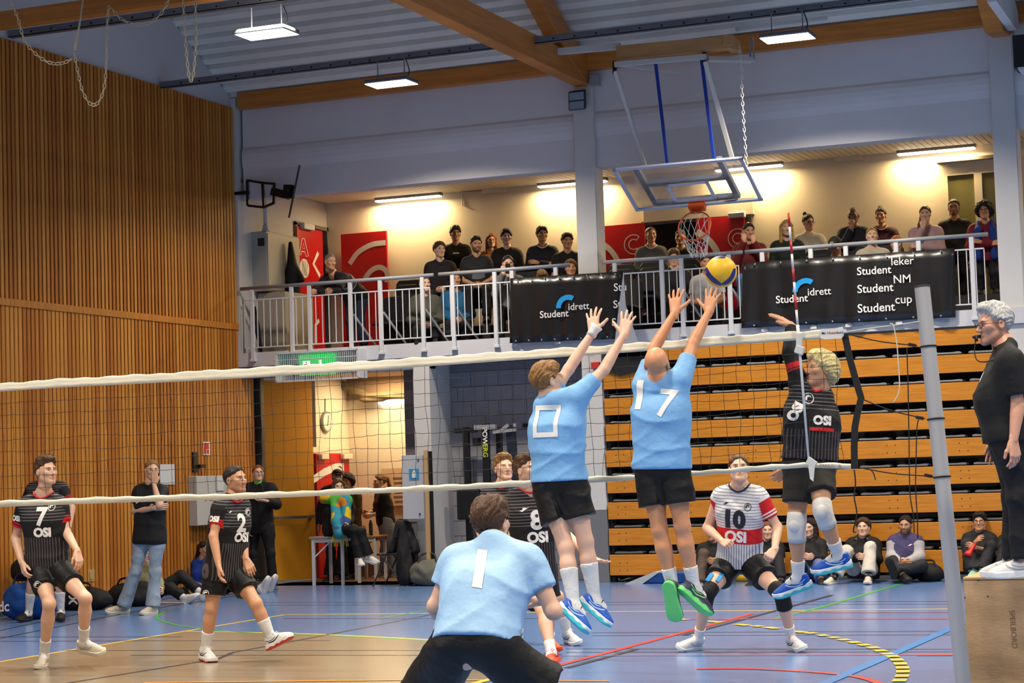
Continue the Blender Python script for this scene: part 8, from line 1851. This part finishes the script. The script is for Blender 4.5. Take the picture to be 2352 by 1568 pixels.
# chequered scarf of the woman on the table
n = PS.J['neck']; F = Field(n-V3(.4, .4, .7), n+V3(.5, .4, .25), .014)
F.cone(PS.J['shR']+V3(-.02, -.08, .06), PS.J['shL']+V3(.04, -.1, .02), .09, .10, .03); F.cone(PS.J['shL']+V3(.05, -.12, 0), PS.J['shL']+V3(.10, -.22, -.30), .08, .07, .04); F.cone(n+V3(.0, -.14, -.05), n+V3(.10, -.26, -.36), .06, .08, .04); F.cone(n+V3(.10, -.26, -.36), n+V3(.16, -.28, -.52), .08, .10, .04); v, q = F.mesh()
msc = mat('scarf_check', srgb(230, 190, 30), .85); nt = msc.node_tree; tc = nt.nodes.new('ShaderNodeTexCoord'); vo_ = nt.nodes.new('ShaderNodeTexVoronoi'); vo_.inputs['Scale'].default_value = 7.0; vo_.distance = 'CHEBYCHEV'; rp = nt.nodes.new('ShaderNodeValToRGB')
rp.color_ramp.interpolation = 'CONSTANT'; cols = [srgb(232, 196, 30), srgb(50, 150, 170), srgb(90, 180, 70), srgb(226, 130, 40), srgb(60, 90, 150)]
while len(rp.color_ramp.elements) < 5: rp.color_ramp.elements.new(.5)
for i, e in enumerate(rp.color_ramp.elements): e.position = i/5; e.color = (*cols[i], 1)
sepc = nt.nodes.new('ShaderNodeSeparateColor'); nt.links.new(tc.outputs['Object'], vo_.inputs['Vector']); nt.links.new(vo_.outputs['Color'], sepc.inputs[0]); nt.links.new(sepc.outputs[0], rp.inputs[0]); nt.links.new(rp.outputs[0], nt.nodes['Principled BSDF'].inputs['Base Color'])
sc_ = link_mesh('scarf', np_mesh('scarf', v, q, msc), PS.root)
mb = MB(); e0 = n+V3(.16, -.30, -.55)
for i in range(9): x = -.10+.026*i; mb.tube([e0+V3(x, 0, -.0), e0+V3(x*1.25, -.01, -.08), e0+V3(x*1.3+.01*math.sin(i*2), -.005, -.17)], .007, 5)
mb.build('fringe', mat('fringe_yellow', srgb(226, 206, 40), .85), sc_, True)
# gallery seats
M_gs = mat('gallery_seat', srgb(30, 30, 34), .5)
def gseat():
    o = empty('gallery_seat', (0, 0, 0)); mb = MB(); mb.prism([(-.22, .0), (.22, .0), (.22, .38), (.17, .44), (-.17, .44), (-.22, .38)], 'y', .20, .235); b = mb.mesh('backrest', M_gs, bevel=.012)
    bo = link_mesh('backrest', b, o); bo.location = (0, 0, .42); bo.matrix_parent_inverse = Matrix.Identity(4)
    mb = MB(); mb.box((-.21, -.22, .40), (.21, .2, .44)); link_mesh('seat', mb.mesh('seat', M_gs, bevel=.012), o)
    mb = MB(); mb.box((-.2, .16, 0), (.2, .2, .42)); link_mesh('support', mb.mesh('support', M_gs), o); return o
g0 = gseat(); i = 0
for x, Y, z, lab in ((893, 27.7, 3.47, 'black moulded seat standing empty just right of the leaning man'), (934, 27.5, 3.47, 'black empty seat left of the person in mossy jumper'), (1432, 27.5, 3.47, 'black empty seat in front of the red door with letter C')):
    o = g0 if i == 0 else copy_tree(g0); i += 1; X = PY(x, 640, Y)[0]; o.location = (X, Y, z); tag(o, lab, 'seat', 'black gallery seats')
def seat_row(x0, x1, lab):
    a_, b_ = PY(x0, 640, 28.35)[0], PY(x1, 640, 28.35)[0]; n = int((b_-a_)/.5); o = empty('seat_row', ((a_+b_)/2, 28.35, 3.80), lab, 'seats')
    bk = MB().prism([(-.22, .36), (.22, .36), (.22, .76), (.17, .82), (-.17, .82), (-.22, .76)], 'y', 0, .03).mesh('backrest', M_gs, bevel=.01)
    st_ = MB().prism([(-.20, .38), (.20, .38), (.20, .70), (.15, .74), (-.15, .74), (-.20, .70)], 'y', -.06, -.015).mesh('seat', M_gs, bevel=.01)
    for i in range(n):
        for nm, me_ in (('backrest', bk), ('seat', st_)): q_ = bpy.data.objects.new(nm, me_); COL.objects.link(q_); q_.parent = o; q_.location = (a_+.25+.5*i-(a_+b_)/2, 0, 0)
    mb = MB(); mb.box((a_, 28.36, 4.10), (b_, 28.40, 4.18))
    for i in range(n//2+1): x = a_+.25+i*1.0; mb.box((x-.03, 28.36, 3.80), (x+.03, 28.40, 4.12))
    mb.build('beam', M_gs, o)
seat_row(905, 1308, 'long row of folded black seats on the gallery left of the middle pillar'); seat_row(1392, 2110, 'long row of folded black seats on the gallery right of the middle pillar')
a_, b_ = PY(905, 700, 27.9)[0], PY(2300, 700, 27.9)[0]; mb = MB(); mb.box((a_, 27.93, 3.47), (b_, 29.3, 3.80)); mb.build('floor_gallery_step', mat('gallery_step', srgb(40, 34, 32), .7), kind='structure')
